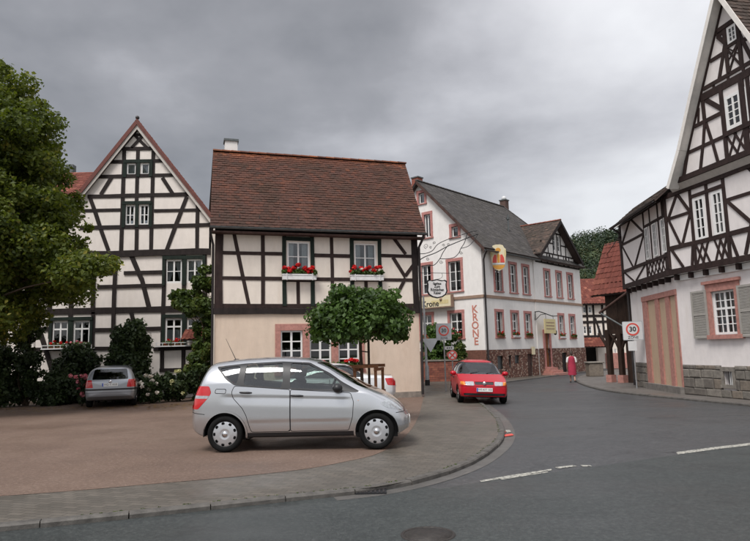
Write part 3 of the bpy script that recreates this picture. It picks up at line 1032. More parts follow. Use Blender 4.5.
# pavement of the far side
rk_px = [(900, 421), (820, 412), (750, 404.5), (700, 399.8), (650, 395), (615, 391.3), (595, 387.6), (582, 383.6), (576, 380), (578, 376.5), (590, 373), (610, 370)]
RK = smooth_line([gnd(x, y) for x, y in rk_px], 5)
pol = [(p.x, p.y, 0.0) for p in RK] + [(30, 55, 0.0), (60, 55, 0.0), (60, RK[0].y, 0.0)]
flat('pavement_far_side', pol, 0.0, M['pavers_far'])
kerb_run('kerb_far_side', RK, side=-1)
# road markings
def marking(px, z=RZ + 0.006):
    return [(gnd(x, y, z).x, gnd(x, y, z).y) for x, y in px]
mroot = [[(480, 480.6), (508, 475.7), (551, 469.0), (552, 470.2), (510, 477.3), (481, 482)],
         [(500, 478.9), (525, 474.9), (548, 471.7), (548.5, 472.4), (526, 475.8), (502, 479.7)],
         [(555, 467.2), (573, 465.2), (577, 466.2), (558, 468.6)],
         [(580, 465), (590, 465.2), (592, 466.4), (583, 466.6)],
         [(676, 452.2), (712, 447.4), (760, 441.8), (762, 443.8), (714, 449.6), (678, 454.4)]]
for pxs in mroot:
    flat('road_marking', marking(pxs), RZ + 0.006, M['line_white'])
# red and white paint on the kerb at the corner
for k, (pxs, mn) in enumerate((([(500, 430.5), (504, 429.8), (506, 432), (502, 433)], 'sign_red'), ([(505, 430), (510, 430), (511, 432), (507, 432.6)], 'line_white'), ([(503, 434.5), (512, 433.6), (514, 435.2), (505, 436.6)], 'sign_red'))):
    flat('kerb_paint', [(gnd(x, y, RZ + .016).x, gnd(x, y, RZ + .016).y) for x, y in pxs], RZ + .016, M[mn])
# iron covers
def cover(name, px, r, z, label, cat, sq=False):
    p = gnd(px[0], px[1], z)
    t = thing(name, (p.x, p.y, z), label, cat)
    if sq:
        m1 = MB().box((p.x, p.y, z + .004), (r * 2, r * 1.6, .02))
        m1.build('grate_frame', M['iron'], t)
        for k in range(7):
            MB().box((p.x - r * .8 + k * r * .27, p.y, z + .017), (r * .12, r * 1.3, .012)).build('grate_bar', M['dark_pipe'], t)
    else:
        MB().lathe([(0, .006), (r * .86, .006), (r * .86, .003), (r * .9, .003), (r * .9, .009), (r, .009), (r * 1.02, -.01)], 28, (p.x, p.y, z)).build('lid', M['iron_rust'], t)
    return t
M['iron_rust'] = solid('iron_rust', (0.032, 0.027, 0.024), 0.6, 0.1, var=0.5, scale=25, bstr=0.5)
cover('manhole_cover', (428, 535), .27, RZ + .002, 'round iron manhole cover in the asphalt at the bottom edge', 'manhole cover')
cover('storm_drain', (371, 491.5), .2, RZ + .006, 'small square iron drain grate in the gutter before the silver hatchback', 'drain grate', True)
# hill with forest
hb = random.Random(4)
hv = []; hf = []
nx, ny = 60, 14
def hill_h(x, y):
    t = max(0.0, min(1.0, (y - 200) / 130))
    side = 1 / (1 + math.exp(-(x + 5) / 22))
    return -0.2 + 55 * (math.sin(t * math.pi / 2) ** 1.3) * (0.25 + 0.75 * side) * (1 + .05 * math.sin(x * .06) + .03 * math.sin(x * .17 + 1))
for j in range(ny):
    for i in range(nx):
        x = -160 + 560 * i / (nx - 1); y = 200 + 170 * j / (ny - 1)
        hv.append((x, y, hill_h(x, y)))
for j in range(ny - 1):
    for i in range(nx - 1):
        hf.append((j * nx + i, j * nx + i + 1, (j + 1) * nx + i + 1, (j + 1) * nx + i))
mh = MB(); mh.add(hv, hf, True)
mh.build('hill', M['grass'], None)['kind'] = 'structure'
cl = []
for k in range(1500):
    x = hb.uniform(40, 210) if k < 1200 else hb.uniform(-120, 340); y = hb.uniform(205, 328)
    r = hb.uniform(1.7, 3.0); h = hill_h(x, y)
    cl.append(((x, y, h + r * 1.1), (r, r, r * 1.5), 95, hb.uniform(-.35, .4)))
fo = link('forest', leaves_mesh('forest', cl, .62, 9, shell=.8), M['leaf_forest'])
tag(fo, 'dark green wooded hillside rising behind the far roofs', 'forest', kind='stuff')
# ------------------------------------------------------------------ houses
def ridge_caps(A, B, mat, parent, w=0.13, step=0.36, name='ridge_tile'):
    A, B = Vector(A), Vector(B)
    L = (B - A).length; t = (B - A) / L
    n = max(1, int(L / step))
    side = t.cross(Vector((0, 0, 1))).normalized()
    for i in range(n):
        a = A + t * (L * i / n); b = A + t * (L * (i + 1) / n + .04)
        vs = []
        for q, sc_ in ((a, 1.0), (b, 0.86)):
            for k in range(7):
                an = math.pi * k / 6
                vs.append(q + side * (math.cos(an) * w * sc_) + Vector((0, 0, 1)) * (math.sin(an) * w * .75 * sc_ - .03))
        fs = [(k, k + 1, 7 + k + 1, 7 + k) for k in range(6)] + [tuple(range(6, -1, -1)), tuple(range(7, 14))]
        mb = MB(); mb.add(vs, fs)
        me = mb.mesh(name)
        at = me.attributes.new('tone', 'FLOAT', 'POINT')
        tn = random.Random(i * 3 + n).uniform(.6, 1.0)
        at.data.foreach_set('value', np.full(len(me.vertices), tn, np.float32))
        link(name, me, mat, parent)
def pipe(pts, r, mat, parent, name='downpipe', n=10):
    return MB().tube(pts, r, n).build(name, mat, parent)
def gutter_half(A, B, r, mat, parent, name='rain_gutter'):
    A, B = Vector(A), Vector(B)
    t = (B - A).normalized(); s_ = t.cross(Vector((0, 0, 1))).normalized()
    vs = []
    for q in (A, B):
        for k in range(9):
            an = math.pi + math.pi * k / 8
            vs.append(q + s_ * (math.cos(an) * r) + Vector((0, 0, math.sin(an) * r)))
        for k in range(9):
            an = 2 * math.pi - math.pi * k / 8
            vs.append(q + s_ * (math.cos(an) * r * .88) + Vector((0, 0, math.sin(an) * r * .88)))
    n = 18
    fs = [(k, (k + 1) % n, n + (k + 1) % n, n + k) for k in range(n)]
    return MB().add(vs, fs, False).build(name, mat, parent)

# ================= centre house
A_ = at_depth(214, 380, 22.0); B_ = at_depth(421.5, 398, 24.2)
ch = Fac(A_.xy, B_.xy)
CH = thing('half_timbered_house', (A_.x, A_.y, 0), 'small half-timbered house with weathered red tile roof and beige ground floor', 'house')
CL = ch.L
zj, ze = 3.2, 6.42
def op(f, x0, y0, x1, y1, d=0.0):
    a = f.p(x0, y0, d); b = f.p(x1, y1, d)
    return (min(a[0], b[0]), min(a[1], b[1]), max(a[0], b[0]), max(a[1], b[1]))
low = [op(ch, 280.6, 330.3, 302.8, 367), op(ch, 309.4, 330.3, 331.6, 367), op(ch, 338, 330.3, 359.6, 367)]
zt_ = sum(o[3] for o in low) / 3; zb_ = 1.12
low = [(o[0], zb_, o[2], zt_) for o in low]
upw = [op(ch, 287, 241.3, 309.8, 272), op(ch, 354, 243, 376.6, 273)]
wall('wall', ch, [(0, -0.05), (CL, -0.05), (CL, zj), (0, zj)], low, M['plaster_beige'], CH, 0.0)
wall('wall', ch, [(0, zj), (CL, zj), (CL, ze), (0, ze)], upw, M['plaster_cream'], CH, 0.01, 0.12)
DEP = 6.5
def side_wall(f, s, z0, z1, dep, zr, name='wall', mat='plaster_cream', par=None):
    mb = MB()
    vs = [f.w(s, z0, 0), f.w(s, z1, 0), f.w(s, zr, -dep / 2), f.w(s, z1, -dep), f.w(s, z0, -dep)]
    mb.add(vs, [(0, 1, 2, 3, 4)])
    mb.build(name, M[mat], par)
rl = ch.p(213, 152.5, -DEP / 2); rr = ch.p(405, 163.5, -DEP / 2)
zr = (rl[1] + rr[1]) / 2
for s in (0.0, CL): side_wall(ch, s, -0.05, ze, DEP, zr - .25, par=CH)
MB().add([ch.w(0, -.05, -DEP), ch.w(CL, -.05, -DEP), ch.w(CL, ze, -DEP), ch.w(0, ze, -DEP)], [(0, 1, 2, 3)]).build('wall', M['plaster_cream'], CH)
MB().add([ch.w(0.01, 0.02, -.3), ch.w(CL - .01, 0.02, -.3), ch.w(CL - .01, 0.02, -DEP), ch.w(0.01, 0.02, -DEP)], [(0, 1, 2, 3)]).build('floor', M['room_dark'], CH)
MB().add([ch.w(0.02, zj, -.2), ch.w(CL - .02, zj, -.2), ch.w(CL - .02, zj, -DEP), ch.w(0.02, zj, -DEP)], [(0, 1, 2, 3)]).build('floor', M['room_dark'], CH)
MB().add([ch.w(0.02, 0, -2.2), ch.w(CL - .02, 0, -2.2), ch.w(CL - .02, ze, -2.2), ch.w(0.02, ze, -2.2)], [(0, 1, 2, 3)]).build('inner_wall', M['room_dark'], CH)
MB().fbox(ch, -.02, -0.05, CL + .02, .22, -.1, .035).build('plinth', solid('plinth_grey', (0.24, 0.21, 0.18), 0.9, var=0.3, bstr=.3), CH)
TD, TG, TR = M['timber_red'], M['timber_green'], M['timber_dark']
T8 = Z(205, 220, .2032); T9 = Z(310, 220, .2034)
# sill beams, plate, corner posts
beam(ch, -.03, 3.50, CL + .03, 3.50, .16, TD, CH); beam(ch, -.05, 3.31, CL + .05, 3.31, .21, TR, CH, d=.06)
beam(ch, -.02, 6.33, CL + .02, 6.33, .2, TR, CH, d=.05)
beam(ch, .13, 3.4, .13, 6.4, .28, TD, CH, d=.045); beam(ch, CL - .10, 3.4, CL - .10, 6.4, .24, TR, CH, d=.045)
def cb(z, a, b, w=.13, mat=TD, d=.022): pbeam(ch, z(*a), z(*b), w, mat, CH, d)
cb(T8, (285, 65), (285, 415), .14); cb(T8, (141, 65), (215, 415), .13)
cb(T8, (80, 161), (380, 168)); cb(T8, (80, 286), (380, 290)); cb(T8, (540, 174), (566, 174))
cb(T8, (458, 300), (458, 415), .13)
for x0, x1 in ((284.2, 312.3), (351.8, 379.8)):
    for x in (x0, x1): pbeam(ch, (x, 236), (x, 306), .15, TG, CH, .04)
    pbeam(ch, (x0, 238.8), (x1, 239.4), .15, TG, CH, .03)
    pbeam(ch, (x0, 280), (x1, 280), .13, TD, CH)
pbeam(ch, (366, 281), (366, 304), .13, TD, CH)
cb(T9, (108, 75), (108, 415)); cb(T9, (12, 172), (195, 178)); cb(T9, (12, 290), (200, 294)); cb(T9, (345, 176), (525, 179)); cb(T9, (345, 294), (525, 296))
cb(T9, (405, 82), (470, 168), .13); cb(T9, (406, 184), (468, 280), .13); cb(T9, (530, 190), (468, 275), .13); cb(T9, (468, 285), (410, 400), .13)
for o in upw: window(ch, *o, 2, 2, CH, d=-.03, curtain='sides', fw=.065, mid=.06)
# ground floor window group in pink sandstone
ss_ = [low[0][0] - .2, low[2][2] + .2]
PK = M['sandstone']
MB().fbox(ch, ss_[0], zt_, ss_[1], zt_ + .24, -.1, .035).build('stone_lintel', PK, CH)
MB().fbox(ch, ss_[0] - .03, zb_ - .14, ss_[1] + .03, zb_, -.1, .07).build('stone_sill', PK, CH)
for a, b in ((ss_[0], low[0][0]), (low[0][2], low[1][0]), (low[1][2], low[2][0]), (low[2][2], ss_[1])):
    MB().fbox(ch, a, zb_, b, zt_, -.1, .03).build('stone_mullion', PK, CH)
for o in low: window(ch, *o, 2, 4, CH, d=-.06, curtain=None, fw=.06, mid=.075, mw=.045)
# roof
oh = 0.42
sl0, sr0 = ch.p(210, 226, oh)[0], ch.p(426, 232, oh)[0]
tanp = (zr - 6.30) / (DEP / 2 + oh)
E0 = ch.w(sl0, 6.30, oh); E1 = ch.w(sr0, 6.30, oh); R1_ = ch.w(rr[0], zr, -DEP / 2); R0_ = ch.w(rl[0], zr, -DEP / 2)
b0 = ch.w(sl0, 6.30, -DEP - oh); b1 = ch.w(sr0, 6.30, -DEP - oh)
rf = MB()
slab(rf, [E0, E1, R1_, R0_], .09); slab(rf, [b1, b0, R0_, R1_], .09)
roof = rf.build('roof', M['deck'], CH)
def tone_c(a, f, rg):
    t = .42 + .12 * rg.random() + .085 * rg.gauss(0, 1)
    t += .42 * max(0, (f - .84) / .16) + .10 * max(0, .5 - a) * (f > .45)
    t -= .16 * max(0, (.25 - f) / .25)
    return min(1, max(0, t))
up = Vector((0, 0, .012))
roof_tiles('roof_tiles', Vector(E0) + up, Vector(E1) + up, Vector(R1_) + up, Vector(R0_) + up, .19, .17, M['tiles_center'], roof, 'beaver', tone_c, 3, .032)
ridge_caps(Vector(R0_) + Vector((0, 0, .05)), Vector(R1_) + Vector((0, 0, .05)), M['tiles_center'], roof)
# snow guard hooks
for k in range(12):
    q = .04 + k / 11.5
    if q > 1: break
    p = Vector(E0).lerp(Vector(E1), q).lerp(Vector(R0_).lerp(Vector(R1_), q), .10)
    MB().box(p + Vector((0, -.02, .09)), (.025, .02, .12)).build('snow_hook', M['dark_pipe'], roof)
gutter_half(ch.w(sl0, 6.30, oh + .05), ch.w(sr0, 6.30, oh + .05), .085, M['zinc'], CH)
for s in (sl0 + .03, sr0 - .03):
    a = ch.w(s, 6.2, oh); 
MB().fbox(ch, sl0 + .05, 6.10, sr0 - .05, 6.16, .03, oh).build('eaves_board', M['timber_brown'], CH)
pipe([ch.w(sr0 - .12, 6.22, oh + .05), ch.w(sr0 - .16, 6.0, oh - .1), ch.w(CL + .05, 5.8, .12), ch.w(CL + .05, 3.0, .12), ch.w(CL + .02, .1, .10)], .05, M['dark_pipe'], CH)
pipe([ch.w(sl0 + .08, 6.22, oh + .03), ch.w(sl0 + .03, 6.05, oh - .15), ch.w(-.08, 5.7, .05), ch.w(-.08, 0.1, .05)], .045, M['dark_pipe'], CH)
# chimney
cs_, cz_ = ch.p(231, 141.5, -DEP / 2 - .4)
mb = MB().fbox(ch, cs_ - .26, zr - .6, cs_ + .26, cz_ - .06, -DEP / 2 - .65, -DEP / 2 - .15)
chm = mb.build('chimney', M['plaster_white'], roof)
MB().fbox(ch, cs_ - .31, cz_ - .06, cs_ + .31, cz_ + .03, -DEP / 2 - .70, -DEP / 2 - .10).build('chimney_cap', M['zinc'], CH)

for k, (o, lab) in enumerate(((upw[0], 'white box of red geraniums under the left upper window of the red-roofed house'), (upw[1], 'white box of red and white geraniums under the right upper window above the round maple'))):
    flower_box(ch, o[0] - .2, o[2] + .2, ch.p(300, 280.3)[1], .2, .17, lab, 11 + k, ('geranium',) if k == 0 else ('geranium', 'petal_white'), nbl=1500, nlf=900, bl=.07, group='window boxes on the red-roofed house')
# red flowers behind the hatchback roof, at the ground floor sill
fl_ = thing('flower_box', ch.w(low[2][0] + .3, zb_, .2), 'low box of red geraniums on the ground floor sill behind the parked cars', 'flower box')
q0, q1 = ch.p(352, 365)[0] - .45, ch.p(352, 365)[0] + .25
MB().fbox(ch, low[0][0], zb_ - .0, low[2][2], zb_ + .17, .075, .27).build('box', M['post_wood'], fl_)
cl_ = [(ch.w(low[0][0] + (low[2][2] - low[0][0]) * k / 17, zb_ + .22, .2), (.1, .1, .09), 60, 0) for k in range(18)]
link('foliage', leaves_mesh('foliage', cl_, .06, 3), M['leaf_small'], fl_)
cl_ = [(ch.w(ch.p(x, 360)[0], zb_ + .33 + dz, .24), (.09, .07, .06), 70, 0) for x, dz in ((318, -.02), (321, .0), (345, .0), (349, .04), (352, .03), (355, .0))]
link('blossoms', leaves_mesh('blossoms', cl_, .06, 4, aspect=1.1), M['geranium'], fl_)

# ================= left gable house
LY = 27.0
ax, bx_ = at_depth(-150, 300, LY), at_depth(216, 300, LY)
lh = Fac((ax.x, LY), (bx_.x, LY))
LH = thing('half_timbered_house', (at_depth(140, 395, LY).x, LY, 0), 'tall gabled half-timbered house half hidden by the big leafy tree', 'house')
Z1 = Z(0, 100, .2957); Z2 = Z(0, 250, .2957)
apx = lh.p(139, 123.5); gr_ = lh.p(209, 213.0); gl_ = lh.p(69, 207.5)
sA = apx[0]; half = gr_[0] - sA
gl_ = (sA - half, gr_[1])
zE = gr_[1]
z_st = lh.p(150, 253)[1]
lwin_px = [(166, 262, 182, 284), (187, 262, 202.5, 284), (165.6, 319.5, 182, 343.5), (187, 319.5, 202.5, 343.5), (53, 320, 68, 343.5), (74, 320, 89.6, 343.5), (53, 260, 69, 284), (76, 260, 92, 284)]
lw = [op(lh, *w_) for w_ in lwin_px]
def level(ws, idx):
    a = sum(ws[i][1] for i in idx) / len(idx); b = sum(ws[i][3] for i in idx) / len(idx)
    for i in idx: ws[i] = (ws[i][0], a, ws[i][2], b)
level(lw, [0, 1, 6, 7]); level(lw, [2, 3, 4, 5])
gw = [op(lh, 127, 163.5, 136, 174.8), op(lh, 141.3, 163.5, 149.5, 174.8), op(lh, 125.7, 205, 134.6, 225), op(lh, 140, 205, 148.8, 225)]
level(gw, [0, 1]); level(gw, [2, 3])
wl = lh.p(-140, 300)[0]
wall('wall', lh, [(wl, -.05), (lh.L, -.05), (lh.L, z_st), (wl, z_st)], lw, M['plaster_lh'], LH, 0.0, .12)
wall('gable_wall', lh, [(sA - half, z_st), (sA + half + .02, z_st), (sA + half + .02, zE), (sA, apx[1]), (sA - half, zE)], gw, M['plaster_lh'], LH, .02, .12)
wall('wall', lh, [(wl, z_st), (sA - half, z_st), (sA - half, zE - .6), (wl, zE - .6)], [], M['plaster_lh'], LH, .0)
MB().fbox(lh, wl, -.05, lh.L, .85, -.1, .05).build('plinth', solid('plinth_lh', (0.20, 0.19, 0.18), 0.9, var=0.3, bstr=.3), LH)
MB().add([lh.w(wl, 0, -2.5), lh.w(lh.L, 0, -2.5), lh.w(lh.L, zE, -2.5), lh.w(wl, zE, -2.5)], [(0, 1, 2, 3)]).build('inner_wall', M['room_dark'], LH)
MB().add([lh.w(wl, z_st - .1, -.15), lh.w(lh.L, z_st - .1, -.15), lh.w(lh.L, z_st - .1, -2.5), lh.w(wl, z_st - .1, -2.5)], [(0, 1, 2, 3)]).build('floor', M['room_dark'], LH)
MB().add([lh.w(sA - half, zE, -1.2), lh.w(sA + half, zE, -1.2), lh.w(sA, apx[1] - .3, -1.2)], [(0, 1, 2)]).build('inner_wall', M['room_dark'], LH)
for s in (lh.L,):
    MB().add([lh.w(s, -.05, 0), lh.w(s, zE, 0), lh.w(s, zE, -9), lh.w(s, -.05, -9)], [(0, 1, 2, 3)]).build('wall', M['plaster_lh'], LH)
def lb(z, a, b, w=.16, mat=TR): pbeam(lh, z(*a), z(*b), w, mat, LH, .04)
# gable timbers
for y, x0, x1, w in ((165, 420, 524, .16), (208, 376, 568, .16), (257, 332, 603, .16), (323, 298, 652, .17), (374, 275, 408, .15), (374, 522, 690, .15), (428, 272, 715, .17)):
    lb(Z1, (x0, y), (x1, y), w)
beam(lh, wl, z_st, lh.L, z_st, .27, TR, LH, d=.07)
lb(Z1, (419, 165), (413, 512), .17); lb(Z1, (466, 168), (464, 345), .16); lb(Z1, (463, 430), (463, 512), .16); lb(Z1, (518, 172), (513, 512), .17); lb(Z1, (668, 335), (668, 512), .16)
lb(Z1, (378, 262), (342, 320)); lb(Z1, (551, 263), (587, 320)); lb(Z1, (303, 322), (367, 510), .17); lb(Z1, (632, 328), (563, 510), .17)
lb(Z1, (492, 112), (446, 163), .13); lb(Z1, (455, 118), (500, 163), .13); lb(Z1, (452, 118), (490, 118), .12)
beam(lh, sA - .05, apx[1] - .25, sA - half, zE - .1, .15, TR, LH, d=.05); beam(lh, sA + .05, apx[1] - .25, sA + half, zE - .1, .15, TR, LH, d=.05)
# window surrounds
for a, b in ((gw[0], gw[1]), (gw[2], gw[3])):
    for s in (a[0] - .07, (a[2] + b[0]) / 2, b[2] + .07): beam(lh, s, a[1] - .1, s, a[3] + .12, .15, TG, LH, d=.06)
    beam(lh, a[0] - .12, a[3] + .09, b[2] + .12, a[3] + .09, .15, TG, LH, d=.075)
# lower storeys
for a, b, w in (((420, 76), (555, 76), .16), ((330, 122), (555, 122), .16), ((95, 205), (620, 205), .26), ((320, 268), (545, 268), .17), ((520, 333), (725, 333), .16), ((320, 333), (380, 333), .16), ((95, 268), (170, 268), .17), ((95, 335), (320, 335), .16),
               ((540, 405), (725, 405), .16), ((700, 76), (725, 76), .15), ((325, 76), (390, 76), .16)):
    lb(Z2, a, b, w)
for x, y0, y1 in ((387, 15, 300), (555, 18, 205), (550, 210, 405), (622, 18, 205), (622, 210, 405), (692, 15, 205), (692, 210, 330), (318, 15, 205), (313, 210, 420), (240, 15, 400), (172, 15, 205), (172, 210, 300), (100, 15, 400), (20, 15, 400), (-60, 15, 400)):
    lb(Z2, (x, y0), (x, y1), .17)
lb(Z2, (445, 18), (480, 100), .19); lb(Z2, (480, 95), (505, 198), .19); lb(Z2, (605, 130), (580, 198), .15); lb(Z2, (445, 212), (465, 300), .18); lb(Z2, (125, 240), (178, 410), .2)
for i, o in enumerate(lw):
    window(lh, *o, 2, 2 if i in (0, 1, 6, 7) else 1, LH, d=.0, curtain='split' if i < 2 else ('half' if i < 4 else None), fw=.07, mid=.07, transom=.68 if i > 1 and i < 6 else None)
    for s in (o[0] - .07, o[2] + .07): beam(lh, s, o[1] - .1, s, o[3] + .15, .13, TG, LH, d=.06)
    beam(lh, o[0] - .12, o[3] + .09, o[2] + .12, o[3] + .09, .15, TG, LH, d=.075)
for i, o in enumerate(gw): window(lh, *o, 1 if i < 2 else 2, 1 if i < 2 else 2, LH, d=.0, fw=.06, mid=.05, curtain='full' if i < 2 else 'sides')
# window sill racks
for a, b in ((lw[2], lw[3]), (lw[4], lw[5])):
    z = a[1] - .18
    rk = MB()
    rk.fbox(lh, a[0] - .3, z, b[2] + .25, z + .05, .05, .34); rk.fbox(lh, a[0] - .3, z + .15, b[2] + .25, z + .18, .31, .335)
    for k in range(9):
        s = a[0] - .28 + (b[2] - a[0] + .5) * k / 8
        rk.fbox(lh, s, z + .05, s + .025, z + .15, .312, .333)
    rk.build('sill_rack', M['box_white'], LH)
for k, (o, mm, lab) in enumerate(((lw[2], ('geranium',), 'red geraniums on the white sill rack of the gabled house beside the vine'), (lw[4], ('geranium',), 'dim geraniums on the left sill rack of the gabled house under the tree'), (lw[5], ('geranium_pink',), 'pale pink geraniums on the left sill rack of the gabled house'))):
    flower_box(lh, o[0], o[2] + .1, o[1] - .13, .06, .18, lab, 31 + k, mm, big=False, box='post_wood', nbl=200, nlf=340, bl=.06)
# roof of the gable part and of the wing
ro = .35; ov = .25
sl_ = (apx[1] - zE) / half
def gpt(s, d): return Vector(lh.w(s + (.31 * d if d < 0 else 0), apx[1] + .12 - abs(s - sA) * sl_, d))
rf = MB()
RB = -9.0
exs = half + .30
slab(rf, [gpt(sA + exs, ov), gpt(sA + exs, RB), gpt(sA, RB), gpt(sA, ov)], .1)
slab(rf, [gpt(sA - exs, RB), gpt(sA - exs, ov), gpt(sA, ov), gpt(sA, RB)], .1)
lroof = rf.build('roof', M['deck'], LH)
upv = Vector((0, 0, .012))
roof_tiles('roof_tiles', gpt(sA + exs, ov) + upv, gpt(sA + exs, RB) + upv, gpt(sA, RB) + upv, gpt(sA, ov) + upv, .2, .17, M['tiles_red'], lroof, 'beaver', None, 5)
for sg in (-1, 1):
    for k, (w0, w1, mt, dd) in enumerate(((.0, .17, 'timber_verge', ov + .02), (.17, .30, 'grey_board', ov - .03))):
        p = [(sA, apx[1] + .14 - w0 * 1.6), (sA + sg * exs, apx[1] + .14 - w0 * 1.6 - exs * sl_), (sA + sg * exs, apx[1] + .14 - w1 * 1.6 - exs * sl_), (sA, apx[1] + .14 - w1 * 1.6)]
        if sg > 0: p = p[::-1]
        if mt not in M: M['timber_verge'] = wood('timber_verge', (0.16, 0.062, 0.052), var=.25)
        MB().fpoly(lh, p, dd - .04, dd).build('barge_board', M[mt], lroof)
MB().sphere(lh.w(sA, apx[1] + .2, ov - .05), .09).build('ridge_end', M['dark_pipe'], lroof)
zrw = lh.p(80, 172.5, -3.2)[1]
Ea, Eb = Vector(lh.w(wl - .3, zE - .75, .45)), Vector(lh.w(sA - half - .05, zE - .75, .45))
Ra, Rb = Vector(lh.w(wl - .3, zrw, -3.2)), Vector(lh.w(sA - half + .6, zrw, -3.2))
wroof = slab(MB(), [Ea, Eb, Rb, Ra], .1).build('roof', M['deck'], LH)
roof_tiles('roof_tiles', Ea + upv, Eb + upv, Rb + upv, Ra + upv, .2, .17, M['tiles_red'], wroof, 'beaver', None, 6)
MB().box(Vector(lh.w(lh.p(71, 170, -3.4)[0], zrw + .1, -3.4)), (.35, .35, .7)).build('chimney', M['zinc'], LH)
# little tiled canopy beside the vine
cz = lh.p(194, 340)[1]
sC0, sC1 = lh.p(186, 340)[0], lh.p(208, 340)[0]
P4 = [Vector(lh.w(sC0, cz, .75)), Vector(lh.w(sC1, cz, .75)), Vector(lh.w(sC1, cz + .45, .05)), Vector(lh.w(sC0, cz + .45, .05))]
cn = slab(MB(), P4, .05).build('door_canopy', M['deck'], LH)
roof_tiles('roof_tiles', *[p + upv for p in P4], .2, .17, M['tiles_red'], cn, 'pan', None, 8)
# ================= corner inn (white, sandstone windows)
K0 = gnd(487, 380)
ka = math.radians(42)
kd = Vector((math.sin(ka), math.cos(ka)))
kr = Fac(K0.xy, K0.xy + kd)
KW = 8.9
kl = Fac(K0.xy + Vector((-kd.y, kd.x)) * KW, K0.xy)
KR = thing('corner_inn', (K0.x, K0.y, 0), 'white two-storey corner inn with pink stone windows and slate roof', 'inn')
ks1 = kr.p(534.5, 300)[0]; ks2 = kr.p(580.5, 300)[0]
kze = 7.95; kzp = 1.72; kzc = 4.78
kzr = kl.p(421, 181.5)[1] - .1
PW, SK = M['plaster_white'], M['sandstone_k']
up_px = [(494.2, 264, 502, 290), (509.3, 263.4, 516.6, 291.5), (522.3, 266, 529.2, 293)]
ug_px = [(543.3, 273, 549.3, 295), (555.4, 275.4, 561, 296.6), (566.4, 277.3, 572.2, 298)]
lo_px = [(495.8, 313, 503.2, 337), (511.5, 314, 518.6, 337.6), (524.8, 315, 531.4, 337.8)]
lg_px = [(557.6, 317.4, 563.4, 339), (568.6, 318.6, 574.4, 338.8)]
ku = [op(kr, *w_) for w_ in up_px]; kg = [op(kr, *w_) for w_ in ug_px]
kl_ = [op(kr, *w_) for w_ in lo_px]; kq = [op(kr, *w_) for w_ in lg_px]
for grp, a, b in ((ku, 5.25, 7.05), (kg, 5.25, 7.0), (kl_, 2.45, 3.98), (kq, 2.4, 3.98)):
    for i, o in enumerate(grp): grp[i] = (o[0], a, o[2], b)
door = op(kr, 543.4, 341.5, 549.8, 370); door = (door[0], .5, door[2], 2.75)
cel = [op(kr, 496.5, 356, 503, 370), op(kr, 508, 356, 511, 366), op(kr, 514, 356.5, 519, 362), op(kr, 526.5, 355, 533, 376)]
cel = [(cel[0][0], .55, cel[0][2], 1.35), (cel[1][0], .6, cel[1][2], 1.35), (cel[2][0], .85, cel[2][2], 1.35), (cel[3][0], .0, cel[3][2], 1.4)]
dk = (kr.p(560, 350)[0], 0, kr.p(565, 350)[0], 1.4)
wall('wall', kr, [(0, -.05), (ks1, -.05), (ks1, kze), (0, kze)], ku + kl_ + cel, PW, KR, 0.0, .2)
kgp = kr.off(.07)
gap = kr.p(561, 220, .64); gaR = kr.p(583.5, 262.5, .64)
gapz = gap[1] - .15; gas = gap[0]
gzE = 7.95
gHalf = max(gas - ks1, ks2 - gas)
wall('wall', kgp, [(ks1, -.05), (ks2, -.05), (ks2, gzE), (ks1, gzE)], kg + kq + [door, dk], PW, KR, 0.0, .2)
MB().add([kr.w(ks1, -.05, .0), kr.w(ks1, -.05, .07), kr.w(ks1, gzE, .07), kr.w(ks1, gzE, 0)], [(0, 1, 2, 3)]).build('wall', PW, KR)
gsl = (gap[1] - gaR[1]) / (gaR[0] - gas)
gwin = [op(kgp, 553, 243, 556.2, 257), op(kgp, 557.4, 243.6, 560.6, 257.6)]
wz0 = 8.55; gwin = [(gwin[0][0], wz0, gwin[0][2], wz0 + 1.15), (gwin[1][0], wz0, gwin[1][2], wz0 + 1.15)]
gL = gas - (gapz - gzE) / gsl
gzb = gapz - (ks2 - gas) * gsl
wall('gable_wall', kgp, [(ks1, gzE - .45), (ks2, gzE - .45), (ks2, max(gzb, gzE - .4)), (gas, gapz), (max(ks1, gas - (ks2 - gas)), max(gzb, gzE - .4)), (ks1, max(gzE - .44, gapz - (gas - ks1) * gsl))], gwin, PW, KR, .01, .12)
# inn gable end (to the left)
gw_px = [(418.6, 193.5, 424.6, 203), (451.5, 227, 458.3, 236.5), (424, 215, 431, 237), (448.2, 261, 461.6, 291), (421.5, 263.5, 431.6, 291.5), (449.8, 314.4, 463, 339.5), (420.8, 315.5, 432.5, 340)]
gwo = [op(kl, *w_) for w_ in gw_px]
gwo[3] = (gwo[3][0], 5.3, gwo[3][2], 7.15); gwo[4] = (gwo[4][0], 5.3, gwo[4][2], 7.15); gwo[5] = (gwo[5][0], 2.45, gwo[5][2], 3.98); gwo[6] = (gwo[6][0], 2.45, gwo[6][2], 3.98)
sapex = KW / 2
wall('gable_wall', kl, [(0, -.05), (KW, -.05), (KW, kze), (sapex, kzr), (0, kze)], gwo, PW, KR, 0.0, .2)
for f, s0, s1 in ((kl, 0.02, KW - .02), (kr, 0.02, ks2 - .02)):
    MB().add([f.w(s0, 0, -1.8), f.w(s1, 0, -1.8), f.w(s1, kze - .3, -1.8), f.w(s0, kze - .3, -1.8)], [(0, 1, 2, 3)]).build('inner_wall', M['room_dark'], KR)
MB().add([kr.w(.05, kzc, -.25), kr.w(ks2 - .05, kzc, -.25), kr.w(ks2 - .05, kzc, -KW), kr.w(.05, kzc, -KW)], [(0, 1, 2, 3)]).build('floor', M['room_dark'], KR)
